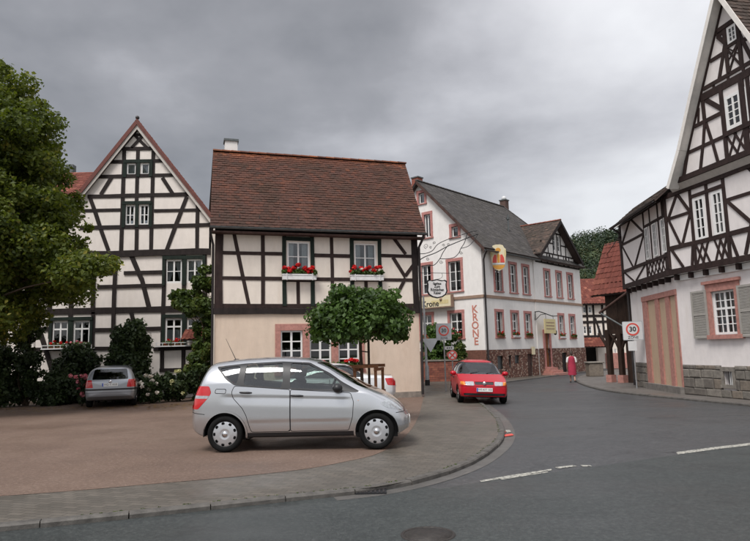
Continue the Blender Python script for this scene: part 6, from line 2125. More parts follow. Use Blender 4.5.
def wheel_obj(root, X, c, side, R=.30, wd=.19, style=8, cover='hubcap'):
    """wheel with tyre and hub cap; built in car space then moved by X"""
    def put(mb, name, mat, par):
        me = mb.mesh(name); me.transform(Matrix.Translation(Vector(c))); me.transform(X)
        return link(name, me, mat, par)
    s = side
    hw = wd / 2
    prof = [(R * .68, -hw * .8), (R * .76, -hw * .95), (R * .9, -hw), (R * .97, -hw * .82), (R, -hw * .55), (R, hw * .55), (R * .97, hw * .82), (R * .9, hw), (R * .76, hw * .95), (R * .70, hw * .8), (R * .68, hw * .3)]
    ty = put(MB().lathe([(r, h * s) for r, h in prof], 40, axis='Y'), 'wheel', M['rubber'], root)
    put(MB().lathe([(0, hw * .30 * s), (R * .64, hw * .30 * s)], 32, axis='Y', smooth=False), 'rim', M['plastic_black'], ty)
    # hub cap: polar sheet with cut slots
    nr_, na = 14, 96
    V = []; T = []
    Rc = R * .75
    for i in range(nr_ + 1):
        r = Rc * (i / nr_)
        h = hw * (.92 - .22 * (i / nr_) ** 2) if i / nr_ < .92 else hw * (.70 - 1.6 * (i / nr_ - .92))
        if i / nr_ < .3: h = hw * (.80 + .10 * math.cos(i / nr_ / .3 * math.pi / 2))
        for k in range(na):
            a = 2 * math.pi * k / na
            V.append((r * math.cos(a), s * h, r * math.sin(a)))
    for i in range(nr_):
        for k in range(na):
            a, b, c_, d = i * na + k, i * na + (k + 1) % na, (i + 1) * na + (k + 1) % na, (i + 1) * na + k
            if i > 0: T.append((a, b, c_))
            T.append((a, c_, d))
    V = np.array(V); T = np.array(T)
    fn = np.cross(V[T[:, 1]] - V[T[:, 0]], V[T[:, 2]] - V[T[:, 0]])
    if fn[:, 1].sum() * s < 0: T = T[:, ::-1]; fn = -fn
    Nn = np.zeros_like(V)
    for k in range(3): np.add.at(Nn, T[:, k], fn)
    Nn /= np.linalg.norm(Nn, axis=1)[:, None] + 1e-12
    def g(P):
        r = np.hypot(P[:, 0], P[:, 2]); a = np.arctan2(P[:, 2], P[:, 0])
        aa = (a / (2 * math.pi) * style) % 1.0 - .5
        u = aa * 2 * math.pi / style * r / (Rc * .125); v = (r / Rc - .79) / .095
        return (np.abs(u) ** 3 + np.abs(v) ** 3) ** (1 / 3) - 1
    _, outm = split((V, Nn, T), g)
    Xc = X @ Matrix.Translation(Vector(c))
    surf_obj('hub_cap', outm, M[cover], ty, Xc)
    put(MB().lathe([(Rc * .2, hw * .9 * s), (Rc * .2, hw * .96 * s), (0, hw * .97 * s)], 20, axis='Y'), 'hub_badge', M['chrome'], ty)

def part(root, X, name, mat, fn, parent=None):
    mb = MB(); fn(mb)
    me = mb.mesh(name); me.transform(X)
    return link(name, me, mat, parent or root)

def car(sp, name, label, loc, heading, scale=1.0, tilt=None):
    """heading: direction (radians, from +X anticlockwise) the nose points to"""
    root = thing(name, loc, label, 'car')
    X = Matrix.Translation(Vector(loc)) @ Matrix.Rotation(heading, 4, 'Z')
    if tilt is not None: X = X @ tilt
    X = X @ Matrix.Scale(scale, 4)
    mesh = car_surface(sp)
    paintm = M[sp['paint']]
    wr, wf = sp['axles']; R = sp['R']
    arch = R + .055
    ymin = sp['W'] / 2 - .34
    for wx in (wr, wf):
        def g(V, wx=wx): return np.maximum(np.hypot(V[:, 0] - wx, V[:, 2] - R) - arch, ymin - V[:, 1])
        # lip first, then the opening
        def gl(V, wx=wx): return np.maximum(np.hypot(V[:, 0] - wx, V[:, 2] - R) - arch - .028, ymin - V[:, 1])
        lip, mesh = split(mesh, gl)
        hole, lip = split(lip, g)
        for m_ in (None, 'flip'): surf_obj('wheel_arch', lip, paintm, root, X, m_, .010)
    objs = {}
    for (nm, kind, mat, g, push) in sp['cuts'](sp):
        a, mesh = split(mesh, g)
        if kind == 'drop': continue
        if kind == 'pair':
            surf_obj(nm, a, M[mat], root, X, None, push); surf_obj(nm, a, M[mat], root, X, 'flip', push)
        elif kind == 'both': surf_obj(nm, a, M[mat], root, X, 'both', push)
        elif kind == 'door':
            # seam around the door, then the door panel
            pass
    for (nm, poly) in sp.get('panels', []):
        gp = sdf(poly)
        dm, mesh = split(mesh, lambda V: np.maximum(gp(V[:, 0], V[:, 2]) - .0055, .25 - V[:, 1]))
        dm, gap_ = split(dm, lambda V: gp(V[:, 0], V[:, 2]) + .0055)
        for m_ in (None, 'flip'): surf_obj('panel_gap', gap_, M['plastic_black'], root, X, m_, -.006)
        for m_ in (None, 'flip'): surf_obj(nm, dm, paintm, root, X, m_)
    for (line, cond) in sp.get('gaps', []):
        sel, mesh = split(mesh, cond)
        upm, rest = split(sel, lambda V: -(line(V) - .0055))
        lowm, gap_ = split(rest, lambda V: line(V) + .0055)
        surf_obj('panel_gap', gap_, M['plastic_black'], root, X, 'both', -.005)
        surf_obj('bumper_upper', upm, paintm, root, X, 'both'); surf_obj('bumper', lowm, paintm, root, X, 'both')
    surf_obj('body', mesh, paintm, root, X, 'both')
    # wheels, wells
    for wx in (wr, wf):
        for s in (-1, 1):
            wheel_obj(root, X, (wx, s * (sp['W'] / 2 - .115), R), s, R, .19, sp.get('slots', 8), sp.get('cover', 'hubcap'))
            def well(mb, wx=wx, s=s):
                n = 20; vs = []
                for k in range(n + 1):
                    a = -.12 + (math.pi + .24) * k / n
                    for y in (ymin - .05, sp['W'] / 2 - .035):
                        vs.append((wx + (arch + .012) * math.cos(a), s * y, R + (arch + .012) * math.sin(a)))
                mb.add(vs, [(2 * k, 2 * k + 1, 2 * k + 3, 2 * k + 2) for k in range(n)], True)
                mb.box((wx, s * (ymin - .05), R + .13), (arch * 2, .01, arch * 1.5))
            part(root, X, 'wheel_well', M['plastic_black'], well)
    # cabin
    hx0, hx1, zf = sp['cabin']
    def pan(mb): mb.box(((wr + wf) / 2, 0, .24), (wf - wr + .1, sp['W'] - .5, .06))
    part(root, X, 'floor_pan', M['plastic_black'], pan)
    for (sx, yy) in [(q, s) for q in sp['seats'] for s in (-.36, .36)]:
        def seat(mb, sx=sx, yy=yy):
            mb.box((sx + .22, yy, zf - .02), (.5, .46, .16), bev=.05)
            ax_ = (Vector((.97, 0, -.22)).normalized(), Vector((0, 1, 0)), Vector((.22, 0, .97)).normalized())
            mb.box((sx - .06, yy, zf + .28), (.13, .46, .58), ax_, bev=.05)
            mb.box((sx - .02 + .05, yy, zf + .66), (.09, .26, .18), ax_, bev=.035)
        part(root, X, 'seat', M['seat'], seat)
    dx = sp['dash']
    def dash(mb): mb.box((dx, 0, zf + .28), (.4, sp['W'] - .34, .26), bev=.06)
    part(root, X, 'dashboard', M['plastic_black'], dash)
    def swh(mb):
        c = Vector((dx - .28, .36, zf + .38)); n = 24
        pts = [c + Vector((math.sin(2 * math.pi * k / n) * .07, math.cos(2 * math.pi * k / n) * .18, math.sin(2 * math.pi * k / n) * .17)) for k in range(n + 1)]
        mb.tube(pts, .016, 6, False); mb.tube([c, Vector((dx, .36, zf + .3))], .03, 6)
        mb.tube([pts[0], c, pts[12]], .014, 6)
    part(root, X, 'steering_wheel', M['plastic_black'], swh)
    # mirrors
    mx, mz = sp['mirror']
    for s in (-1, 1):
        def mir_(mb, s=s):
            y0 = sp['W'] / 2 * .93
            mb.sphere((mx, s * (y0 + .13), mz), (.085, .11, .08), 12, 8)
            mb.tube([(mx + .02, s * (y0 - .03), mz - .06), (mx + .01, s * (y0 + .08), mz - .03)], .025, 8)
        part(root, X, 'mirror', M[sp.get('mirror_mat', 'plastic_black')], mir_)
    for (hx, hz) in sp.get('handles', []):
        for s in (-1, 1):
            def han(mb, s=s, hx=hx, hz=hz):
                y = sp['W'] / 2 - .004 + sp.get('hand_y', 0)
                pts = [(hx - .10, s * (y - .012), hz + .006), (hx - .06, s * (y + .022), hz + .006), (hx + .05, s * (y + .022), hz), (hx + .10, s * (y - .012), hz - .004)]
                mb.tube(pts, [.014, .019, .019, .012], 8)
            part(root, X, 'door_handle', M[sp.get('handle_mat', 'plastic_black')], han)
    for (nm, mat, fn) in sp.get('extras', []): part(root, X, nm, M[mat], fn)
    for (txt, size, o, xd, zd, mat) in sp.get('texts', []):
        text_on(txt, size, M[mat], root, o, xd, zd, X=X, extrude=.001)
    return root

def plate(mb, x, z, w=.5, h=.11, sgn=1): mb.box((x, 0, z), (.012, w, h))

# ---- silver compact hatchback (rear axle at x=0)
HW = 1.764
def hatch_cuts(sp):
    out = []
    side = .30
    trim = rounded([(-.19, 1.428), (.30, 1.475), (.95, 1.495), (1.42, 1.465), (1.78, 1.28), (2.02, 1.115), (2.30, .965), (2.24, .95), (1.2, 1.018), (.30, 1.095), (.16, 1.11), (.0, 1.215)], .03)
    q = rounded([(-.135, 1.40), (.10, 1.432), (.23, 1.436), (.205, 1.135), (.15, 1.145), (.02, 1.245)], .04)
    rd = rounded([(.34, 1.447), (.96, 1.468), (.99, 1.055), (.31, 1.12)], .03)
    fd = rounded([(1.10, 1.468), (1.40, 1.444), (1.74, 1.268), (1.955, 1.115), (1.985, 1.0), (1.11, 1.05)], .035)
    for p in (q, rd, fd): out.append(('side_window', 'pair', 'car_glass', xz(p, side), -.012))
    out.append(('window_trim', 'pair', 'plastic_black', xz(trim, side), -.004))
    out.append(('tail_lamp_band', 'pair', 'lamp_clear', xz(rounded([(-.78, .90), (-.30, .90), (-.27, .945), (-.78, .955)], .015), .42), .005))
    out.append(('tail_lamp', 'pair', 'lamp_red', xz(rounded([(-.44, 1.11), (-.275, 1.105), (-.235, .99), (-.32, .875), (-.47, .72), (-.78, .72), (-.78, 1.0)], .03), .42), .004))
    out.append(('headlamp', 'pair', 'lamp_clear', xz(rounded([(2.64, .76), (2.74, .815), (2.87, .79), (3.05, .655), (3.1, .62), (2.88, .655), (2.72, .695)], .03), .40), .003))
    out.append(('rear_window', 'both', 'car_glass', yz(rounded([(-.6, 1.02), (.60, 1.02), (.62, 1.1), (.52, 1.42), (-.52, 1.42), (-.62, 1.1)], .05), lambda x: x - (-.12)), -.008))
    out.append(('windscreen', 'both', 'car_glass', yz(rounded([(-.66, 1.0), (.66, 1.0), (.70, 1.05), (.53, 1.46), (-.53, 1.46), (-.70, 1.05)], .05), lambda x: 1.35 - x), -.006))
    out.append(('sill_cladding', 'pair', 'plastic_black', lambda V: np.maximum(np.maximum(V[:, 2] - .315, np.abs(V[:, 0] - 1.284) - .98), .5 - V[:, 1]), -.004))
    return out
hatch = dict(x=(-.60, 3.09), W=HW, paint='paint_silver', axles=(0.0, 2.568), R=.302, slots=9,
    zb=[(-.60, .36), (-.4, .26), (0, .22), (2.6, .22), (2.93, .24), (3.09, .31)],
    zs=[(-.60, .78), (-.5, .98), (-.36, 1.14), (0, 1.16), (.3, 1.10), (1.2, 1.03), (2.0, .985), (2.4, .93), (2.76, .74), (3.09, .52)],
    zt=[(-.60, .80), (-.56, 1.02), (-.48, 1.22), (-.40, 1.38), (-.345, 1.465), (-.28, 1.498), (-.1, 1.525), (.3, 1.56), (.85, 1.575), (1.3, 1.545), (1.6, 1.475), (1.95, 1.295), (2.3, 1.085), (2.5, .985), (2.75, .875), (2.93, .75), (3.04, .63), (3.09, .54)],
    w=[(-.60, .68), (-.54, .775), (-.38, .845), (0, .875), (.6, .882), (2.2, .882), (2.7, .865), (2.9, .80), (3.02, .71), (3.09, .60)],
    lean=[(-.6, .12), (-.3, .18), (.2, .2), (1.5, .22), (2.1, .2), (2.5, .06), (3.09, .05)],
    n=[(-.6, 3.0), (-.2, 4.0), (.3, 4.6), (1.6, 4.2), (2.3, 3.2), (2.6, 2.8), (3.09, 3.0)],
    crease=[(-.1, .955, 2.2, .865, .012), (.35, .515, 2.2, .515, .012)],
    cuts=hatch_cuts,
    panels=[('door', rounded([(1.12, 1.02), (2.14, .945), (2.19, .80), (2.17, .55), (2.10, .327), (1.12, .327)], .03)), ('door', rounded([(.16, 1.10), (.115, 1.0), (.14, .90), (.30, .73), (.37, .60), (.42, .42), (.455, .327), (1.11, .327), (1.11, 1.02), (.36, 1.085)], .03)), ('fuel_flap', rounded([(-.17, .985), (-.16, 1.055), (.02, 1.05), (.01, .975)], .02))],
    gaps=[(lambda V: V[:, 2] - (.66 - .10 * (V[:, 0] + .6)), lambda V: V[:, 0] + .345), (lambda V: V[:, 2] - (.60 + .05 * (V[:, 0] - 3.0)), lambda V: 2.90 - V[:, 0])],
    cabin=(.2, 2.0, .60), seats=(.30, 1.15), dash=2.0, mirror=(1.93, 1.035), handles=[(.36, .985), (1.235, .915)],
    extras=[('antenna', 'iron', lambda mb: (mb.tube([(-.02, 0, 1.52), (-.22, 0, 1.93)], [.008, .003], 6), mb.sphere((-.01, 0, 1.525), (.07, .03, .03)))),
            ('side_marker', 'lamp_orange', lambda mb: mb.box((2.27, -.876, .82), (.01, .01, .01))),
            ('number_plate', 'plate_white', lambda mb: plate(mb, -.655, .55)), ('number_plate', 'plate_white', lambda mb: plate(mb, 3.145, .42))])
c0 = gnd(224.3, 453.2); c1 = gnd(377, 450.2)
hs = (c1 - c0).length / 2.568
hdir = (c1 - c0).normalized()
yaw = math.atan2(hdir.y, hdir.x)
leftv = Vector((-hdir.y, hdir.x, 0))
org = c0 + leftv * ((HW / 2 - .02) * hs)
car(hatch, 'parked_car', 'silver five-door compact hatchback parked side-on in the foreground', (org.x, org.y, 0.006), yaw, hs)

# ---- white saloon behind it
def saloon_cuts(sp):
    out = []
    trim = rounded([(.02, .985), (.30, 1.22), (.62, 1.36), (1.5, 1.385), (1.85, 1.33), (2.42, .985), (1.2, .955)], .05)
    a = rounded([(.16, .995), (.42, 1.24), (.66, 1.33), (1.05, 1.352), (1.05, .975)], .04)
    b = rounded([(1.13, .972), (1.13, 1.352), (1.5, 1.35), (1.82, 1.295), (2.28, .99)], .04)
    for p in (a, b): out.append(('side_window', 'pair', 'car_glass', xz(p, .3), -.012))
    out.append(('window_trim', 'pair', 'plastic_black', xz(trim, .3), -.003))
    out.append(('tail_lamp', 'pair', 'lamp_red', xz(rounded([(-.62, .93), (-.70, .72), (-1.2, .66), (-1.2, .93)], .02), .45), .004))
    out.append(('headlamp', 'pair', 'lamp_clear', xz(rounded([(3.05, .70), (3.5, .70), (3.5, .56), (3.2, .55)], .03), .35), .003))
    out.append(('rear_window', 'both', 'car_glass', yz(rounded([(-.62, 1.0), (.62, 1.0), (.50, 1.33), (-.50, 1.33)], .06), lambda x: x - .55), -.006))
    out.append(('windscreen', 'both', 'car_glass', yz(rounded([(-.68, 1.0), (.68, 1.0), (.52, 1.34), (-.52, 1.34)], .06), lambda x: 1.7 - x), -.006))
    return out
saloon = dict(x=(-.93, 3.50), W=1.73, paint='paint_white', axles=(0, 2.715), R=.31, slots=8,
    zb=[(-.93, .42), (-.7, .28), (0, .22), (2.8, .22), (3.3, .24), (3.5, .34)],
    zs=[(-.93, .80), (-.6, .92), (0, .955), (1.2, .93), (2.2, .90), (2.8, .80), (3.3, .64), (3.5, .52)],
    zt=[(-.93, .90), (-.85, 1.00), (-.6, 1.035), (-.12, 1.06), (.08, 1.11), (.35, 1.28), (.65, 1.38), (1.1, 1.425), (1.5, 1.415), (1.8, 1.35), (2.1, 1.20), (2.45, 1.02), (2.6, .98), (3.1, .88), (3.4, .74), (3.5, .60)],
    w=[(-.93, .62), (-.85, .76), (-.6, .84), (0, .865), (2.6, .865), (3.1, .83), (3.35, .72), (3.5, .58)],
    lean=[(-.93, .04), (-.2, .06), (.3, .2), (1.6, .22), (2.2, .2), (2.6, .06), (3.5, .05)],
    n=[(-.93, 3.4), (0, 3.2), (.5, 3.8), (1.8, 3.8), (2.5, 2.8), (3.5, 3)],
    cuts=saloon_cuts, cabin=(.2, 2.0, .52), seats=(.45, 1.3), dash=2.15, mirror=(1.95, .98), handles=[(.45, .86), (1.35, .84)], mirror_mat='paint_white', handle_mat='paint_white',
    panels=[('door', rounded([(1.10, .94), (2.20, .95), (2.22, .6), (2.14, .28), (1.10, .28)], .03)), ('door', rounded([(.18, .95), (.36, .66), (.44, .42), (.46, .28), (1.09, .28), (1.09, .94)], .03))],
    extras=[('number_plate', 'plate_white', lambda mb: plate(mb, -.99, .68)), ('number_plate', 'plate_white', lambda mb: plate(mb, 3.56, .45))])
w0 = at_depth(396, 394, 19.6)
car(saloon, 'parked_car', 'white saloon mostly hidden behind the silver hatchback, red tail lamp showing', (w0.x - .98, 20.35, .006), math.pi * 1.01, 1.0)

# ---- red small car on the kerb
def polo_cuts(sp):
    out = []
    tr = rounded([(.10, .93), (.28, 1.30), (.7, 1.355), (1.35, 1.35), (1.60, 1.28), (2.12, .945), (1.2, .915)], .04)
    a = rounded([(.22, .95), (.36, 1.26), (.72, 1.325), (1.0, 1.33), (1.0, .93)], .04)
    b = rounded([(1.07, .93), (1.07, 1.33), (1.34, 1.32), (1.58, 1.25), (2.02, .955)], .04)
    for p in (a, b): out.append(('side_window', 'pair', 'car_glass', xz(p, .3), -.012))
    out.append(('window_trim', 'pair', 'plastic_black', xz(tr, .3), -.003))
    out.append(('windscreen', 'both', 'car_glass', yz(rounded([(-.60, .945), (.60, .945), (.655, .975), (.52, 1.335), (-.52, 1.335), (-.655, .975)], .05), lambda x: 1.35 - x), -.006))
    out.append(('rear_window', 'both', 'car_glass', yz(rounded([(-.58, .98), (.58, .98), (.5, 1.3), (-.5, 1.3)], .05), lambda x: x - .25), -.006))
    fr_ = lambda x: 2.75 - x
    out.append(('headlamp', 'pair', 'lamp_clear', yz(rounded([(.33, .60), (.60, .605), (.62, .72), (.34, .725)], .025), fr_), .004))
    out.append(('indicator', 'pair', 'lamp_orange', yz(rounded([(.615, .605), (.76, .63), (.76, .72), (.63, .72)], .02), fr_), .004))
    out.append(('grille', 'both', 'plastic_black', yz(rounded([(-.31, .625), (.31, .625), (.31, .72), (-.31, .72)], .015), fr_), -.012))
    out.append(('air_intake', 'both', 'plastic_black', yz(rounded([(-.66, .275), (.66, .275), (.68, .355), (-.68, .355)], .02), fr_), -.012))
    out.append(('lower_lip', 'both', 'plastic_black', lambda V: np.maximum(V[:, 2] - .245, 2.6 - V[:, 0]), -.002))
    return out
polo = dict(x=(-.58, 2.99), W=1.655, paint='paint_red', axles=(0, 2.40), R=.285, slots=8, bulge=.07,
    zb=[(-.58, .4), (-.4, .26), (0, .21), (2.4, .20), (2.8, .20), (2.99, .23)],
    zs=[(-.58, .8), (-.2, .90), (.3, .915), (1.2, .90), (2.0, .875), (2.4, .80), (2.8, .68), (2.99, .60)],
    zt=[(-.58, .86), (-.45, 1.05), (-.2, 1.28), (.0, 1.36), (.4, 1.405), (.9, 1.42), (1.3, 1.395), (1.55, 1.33), (1.85, 1.13), (2.08, .985), (2.25, .925), (2.6, .83), (2.85, .755), (2.95, .715), (2.99, .66)],
    w=[(-.58, .66), (-.4, .77), (0, .82), (2.3, .825), (2.7, .80), (2.88, .76), (2.99, .70)],
    lean=[(-.58, .1), (0, .2), (1.4, .22), (1.9, .2), (2.25, .04), (2.99, .02)],
    n=[(-.58, 3.2), (.2, 4.2), (1.5, 4.2), (2.1, 3.2), (2.4, 3.0), (2.99, 4.0)],
    cuts=polo_cuts, cabin=(.2, 1.8, .52), seats=(.25, 1.05), dash=1.85, mirror=(1.78, .96), mirror_mat='paint_red', handles=[(.4, .82), (1.15, .80)],
    panels=[('door', rounded([(1.04, .90), (1.95, .89), (1.97, .55), (1.9, .28), (1.04, .28)], .03)), ('door', rounded([(.2, .9), (.33, .65), (.43, .42), (.45, .28), (1.03, .28), (1.03, .9)], .03))],
    gaps=[(lambda V: V[:, 2] - .575, lambda V: 2.70 - V[:, 0])],
    extras=[('number_plate', 'plate_white', lambda mb: plate(mb, 3.085, .47, .52, .12)), ('plate_band', 'plate_blue', lambda mb: mb.box((3.094, -.235, .47), (.006, .04, .11))),
            ('badge', 'chrome', lambda mb: mb.lathe([(0, .012), (.055, .010), (.06, 0)], 20, (3.06, 0, .672), 'X')),
            ('wiper', 'plastic_black', lambda mb: (mb.tube([(2.12, -.35, .97), (1.97, .05, 1.03)], .009, 6), mb.tube([(2.12, .2, .97), (1.95, .55, 1.02)], .009, 6))),
            ('rear_view_mirror', 'plastic_black', lambda mb: mb.box((1.50, 0, 1.24), (.03, .2, .06), bev=.01))],
    texts=[('WI-KT 102', .10, (3.092, .02, .47), (0, 1, 0), (0, 0, 1), 'ink')])
r0 = gnd(464, 404.5, 0.0); r1 = gnd(505, 404.5, RZ)
mid_ = Vector((3.72, 20.6, 0))
pp0 = at_depth(486.5, 400, 20.7)
# nose towards the viewer; rests with its right wheels on the kerb
phead = math.radians(-91.5)
tl = Matrix.Rotation(math.radians(-2.3), 4, 'X')
PX = (pp0.x, 20.7 + 2.99, -.031)
car(polo, 'parked_car', 'small red hatchback facing the camera with two wheels on the kerb', PX, phead, 1.0, tl)

# ---- silver estate seen from behind
def estate_cuts(sp):
    out = []
    tr = rounded([(-.66, 1.0), (-.62, 1.30), (.6, 1.40), (1.4, 1.39), (1.75, 1.30), (2.25, .96), (1.2, .93)], .04)
    for p in (rounded([(-.56, 1.02), (-.54, 1.28), (.15, 1.34), (.15, .985)], .04), rounded([(.24, .98), (.24, 1.345), (1.05, 1.365), (1.05, .96)], .04), rounded([(1.12, .96), (1.12, 1.365), (1.42, 1.355), (1.72, 1.27), (2.15, .965)], .04)):
        out.append(('side_window', 'pair', 'car_glass', xz(p, .3), -.012))
    out.append(('window_trim', 'pair', 'plastic_black', xz(tr, .3), -.003))
    re = lambda x: x + .45
    out.append(('rear_window', 'both', 'car_glass', yz(rounded([(-.60, 1.0), (.60, 1.0), (.53, 1.36), (-.53, 1.36)], .06), re), -.006))
    out.append(('tail_lamp', 'pair', 'lamp_red', yz(rounded([(.55, .72), (.90, .72), (.90, .99), (.60, .985)], .03), re), .005))
    out.append(('bumper_strip', 'both', 'plastic_black', lambda V: np.maximum(np.abs(V[:, 2] - .655) - .03, V[:, 0] + .30), .006))
    out.append(('windscreen', 'both', 'car_glass', yz(rounded([(-.64, .98), (.64, .98), (.52, 1.36), (-.52, 1.36)], .06), lambda x: 1.55 - x), -.006))
    out.append(('headlamp', 'pair', 'lamp_clear', xz(rounded([(2.9, .70), (3.4, .70), (3.4, .56), (3.0, .55)], .03), .35), .003))
    return out
estate = dict(x=(-.95, 3.28), W=1.735, paint='paint_silver2', axles=(0, 2.512), R=.30, slots=8,
    zb=[(-.95, .40), (-.7, .28), (0, .22), (2.6, .22), (3.1, .24), (3.28, .32)],
    zs=[(-.95, .93), (-.6, .95), (0, .935), (1.2, .915), (2.1, .885), (2.6, .80), (3.1, .66), (3.28, .55)],
    zt=[(-.95, .98), (-.90, 1.10), (-.80, 1.30), (-.70, 1.40), (-.5, 1.445), (.3, 1.475), (1.1, 1.475), (1.45, 1.44), (1.7, 1.36), (2.05, 1.13), (2.3, .99), (2.5, .95), (2.95, .86), (3.2, .74), (3.28, .62)],
    w=[(-.95, .74), (-.88, .80), (-.6, .845), (0, .865), (2.4, .867), (2.9, .83), (3.15, .74), (3.28, .60)],
    lean=[(-.95, .04), (-.8, .14), (0, .2), (1.6, .22), (2.1, .2), (2.45, .06), (3.28, .05)],
    n=[(-.95, 4.4), (-.5, 4.6), (1.5, 4.2), (2.2, 3.0), (3.28, 3)],
    cuts=estate_cuts, cabin=(.2, 1.9, .52), seats=(.3, 1.15), dash=2.0, mirror=(1.85, .98), mirror_mat='paint_silver2', handles=[(.4, .85), (1.25, .83)],
    gaps=[(lambda V: V[:, 2] - .545, lambda V: V[:, 0] + .36)],
    extras=[('number_plate', 'plate_white', lambda mb: plate(mb, -1.012, .82, .52, .115)), ('plate_band', 'plate_blue', lambda mb: mb.box((-1.02, .235, .82), (.006, .04, .11))), ('badge', 'chrome', lambda mb: mb.lathe([(0, -.012), (.05, -.010), (.055, 0)], 18, (-1.0, 0, .93), 'X')), ('rear_wiper', 'plastic_black', lambda mb: mb.tube([(-.95, .0, 1.03), (-.90, -.28, 1.08)], .009, 6)), ('roof_rail', 'plastic_black', lambda mb: (mb.tube([(-.5, .56, 1.43), (-.3, .57, 1.48), (1.0, .57, 1.49), (1.2, .56, 1.45)], .016, 6), mb.tube([(-.5, -.56, 1.43), (-.3, -.57, 1.48), (1.0, -.57, 1.49), (1.2, -.56, 1.45)], .016, 6)))],
    texts=[('HG-T 418', .10, (-1.019, -.02, .82), (0, -1, 0), (0, 0, 1), 'ink')])
ep = at_depth(109.5, 400, 22.2)
eh = math.radians(108)
car(estate, 'parked_car', 'silver grey estate car seen from behind before the flower bed', (ep.x - math.cos(eh) * -1.0, 22.2 + math.sin(eh) * 1.0, .006), eh, 1.0)
# ------------------------------------------------------------------ plants
def limb(mb, a, b, r0, r1, rg, bow=.12, n=6):
    a, b = Vector(a), Vector(b)
    L = (b - a).length
    off = Vector((rg.uniform(-1, 1), rg.uniform(-1, 1), rg.uniform(0, .6))) * L * bow
    pts = [a.lerp(b, k / n) + off * math.sin(math.pi * k / n) for k in range(n + 1)]
    mb.tube(pts, [r0 + (r1 - r0) * k / n for k in range(n + 1)], 7)

# big lime tree on the left
rg = random.Random(21)
tx, ty_ = -13.25, 20.4
LT = thing('lime_tree', (tx, ty_, 0), 'big leafy lime tree with yellowish leaves filling the left edge', 'tree')
cl = []
cen = []
def inside(px, py, Y): return at_depth(px, py, Y)
# outline of the crown as seen, sampled as clump centres inside its volume
def crown_ok(p):
    # radius of the crown by height
    z = p.z
    prof = [(2.2, .9), (3.0, 2.2), (4.0, 2.9), (5.5, 3.1), (7.0, 2.95), (8.5, 2.65), (9.8, 2.25), (11.0, 1.6), (12.0, .6)]
    for (z0, r0), (z1, r1) in zip(prof[:-1], prof[1:]):
        if z0 <= z <= z1:
            r = r0 + (r1 - r0) * (z - z0) / (z1 - z0)
            return math.hypot(p.x - (tx + .15), (p.y - ty_)) / r
    return 9
tries = 0
while len(cen) < 230 and tries < 20000:
    tries += 1
    p = Vector((rg.uniform(-18, -8.5), rg.uniform(17, 24), rg.uniform(2.3, 12.0)))
    q = crown_ok(p)
    if q < 1 and rg.random() < .12 + .88 * q ** 2.2: cen.append(p)
for k in range(13):                                         # drooping limb towards the house
    t = k / 12
    cen.append(Vector((-11.2 + 2.45 * t + rg.uniform(-.25, .25), 19.6 - .4 * t + rg.uniform(-.4, .4), 4.9 - .5 * t + rg.uniform(-.35, .3))))
for p in cen:
    r = rg.uniform(.38, .72)
    cl.append((p, (r * 1.15, r * 1.15, r * .78), int(430 * (r / .55) ** 2), rg.uniform(-.18, .22)))
    if rg.random() < .6:
        cl.append((p + Vector((rg.uniform(-.6, .6), rg.uniform(-.6, .6), rg.uniform(-.2, .6))), (r * .45,) * 3, 90, rg.uniform(.1, .5)))
tm = MB()
tm.tube([(tx, ty_, -.05), (tx + .03, ty_, 1.2), (tx - .05, ty_ + .05, 3.0), (tx, ty_, 5.5), (tx + .05, ty_, 9.5)], [.36, .28, .24, .18, .05], 12)
for p in cen[::3]:
    z0 = max(2.0, min(8.5, p.z - 1.2)); limb(tm, (tx, ty_, z0), p, .06, .012, rg)
tm.build('trunk', M['bark'], LT)
link('crown', leaves_mesh('crown', cl, .10, 5, shell=.15, flat=.65), M['leaf_lime'], LT)

# round clipped maple in its timber guard
Ym = 15.9
mc = at_depth(360, 315, Ym)
MT = thing('maple_tree', (mc.x, Ym, 0), 'small round-headed maple with dense green crown before the house windows', 'tree')
rg = random.Random(5)
cl = []; cen = []
for k in range(150):
    a = rg.uniform(0, 2 * math.pi); rr_ = math.sqrt(rg.random())
    x, y = math.cos(a) * rr_ * 1.10, math.sin(a) * rr_ * 1.05
    top = .95 * math.sqrt(max(0, 1 - rr_ ** 2.4)) + .1
    z = 2.24 + top * rg.random() ** .75 - .06 * rr_
    cen.append(Vector((mc.x + x - .02, Ym + y, z)))
for k in range(10):
    a = rg.uniform(0, 2 * math.pi); cen.append(Vector((mc.x + math.cos(a) * 1.12, Ym + math.sin(a) * 1.0, rg.uniform(2.2, 2.7))))
for k in range(9):
    cen.append(Vector((mc.x + rg.uniform(-.7, .8), Ym + rg.uniform(-.6, .3), rg.uniform(3.1, 3.32))))
for p in cen:
    r = rg.uniform(.16, .32)
    cl.append((p, (r * 1.2, r * 1.2, r * .95), int(58 * (r / .2) ** 2), rg.uniform(-.28, .34)))
link('crown', leaves_mesh('crown', cl, .095, 6, shell=.05, flat=.6, up=.35, droop=.8, aspect=1.3), M['leaf_maple'], MT)
tm = MB()
tm.tube([(mc.x + .0, Ym, -.02), (mc.x + .02, Ym, 1.0), (mc.x - .01, Ym, 2.0), (mc.x, Ym, 2.4)], [.05, .042, .04, .035], 9)
for p in cen[::6]: limb(tm, (mc.x, Ym, 2.2), p, .016, .005, rg)
tm.build('trunk', M['bark'], MT)
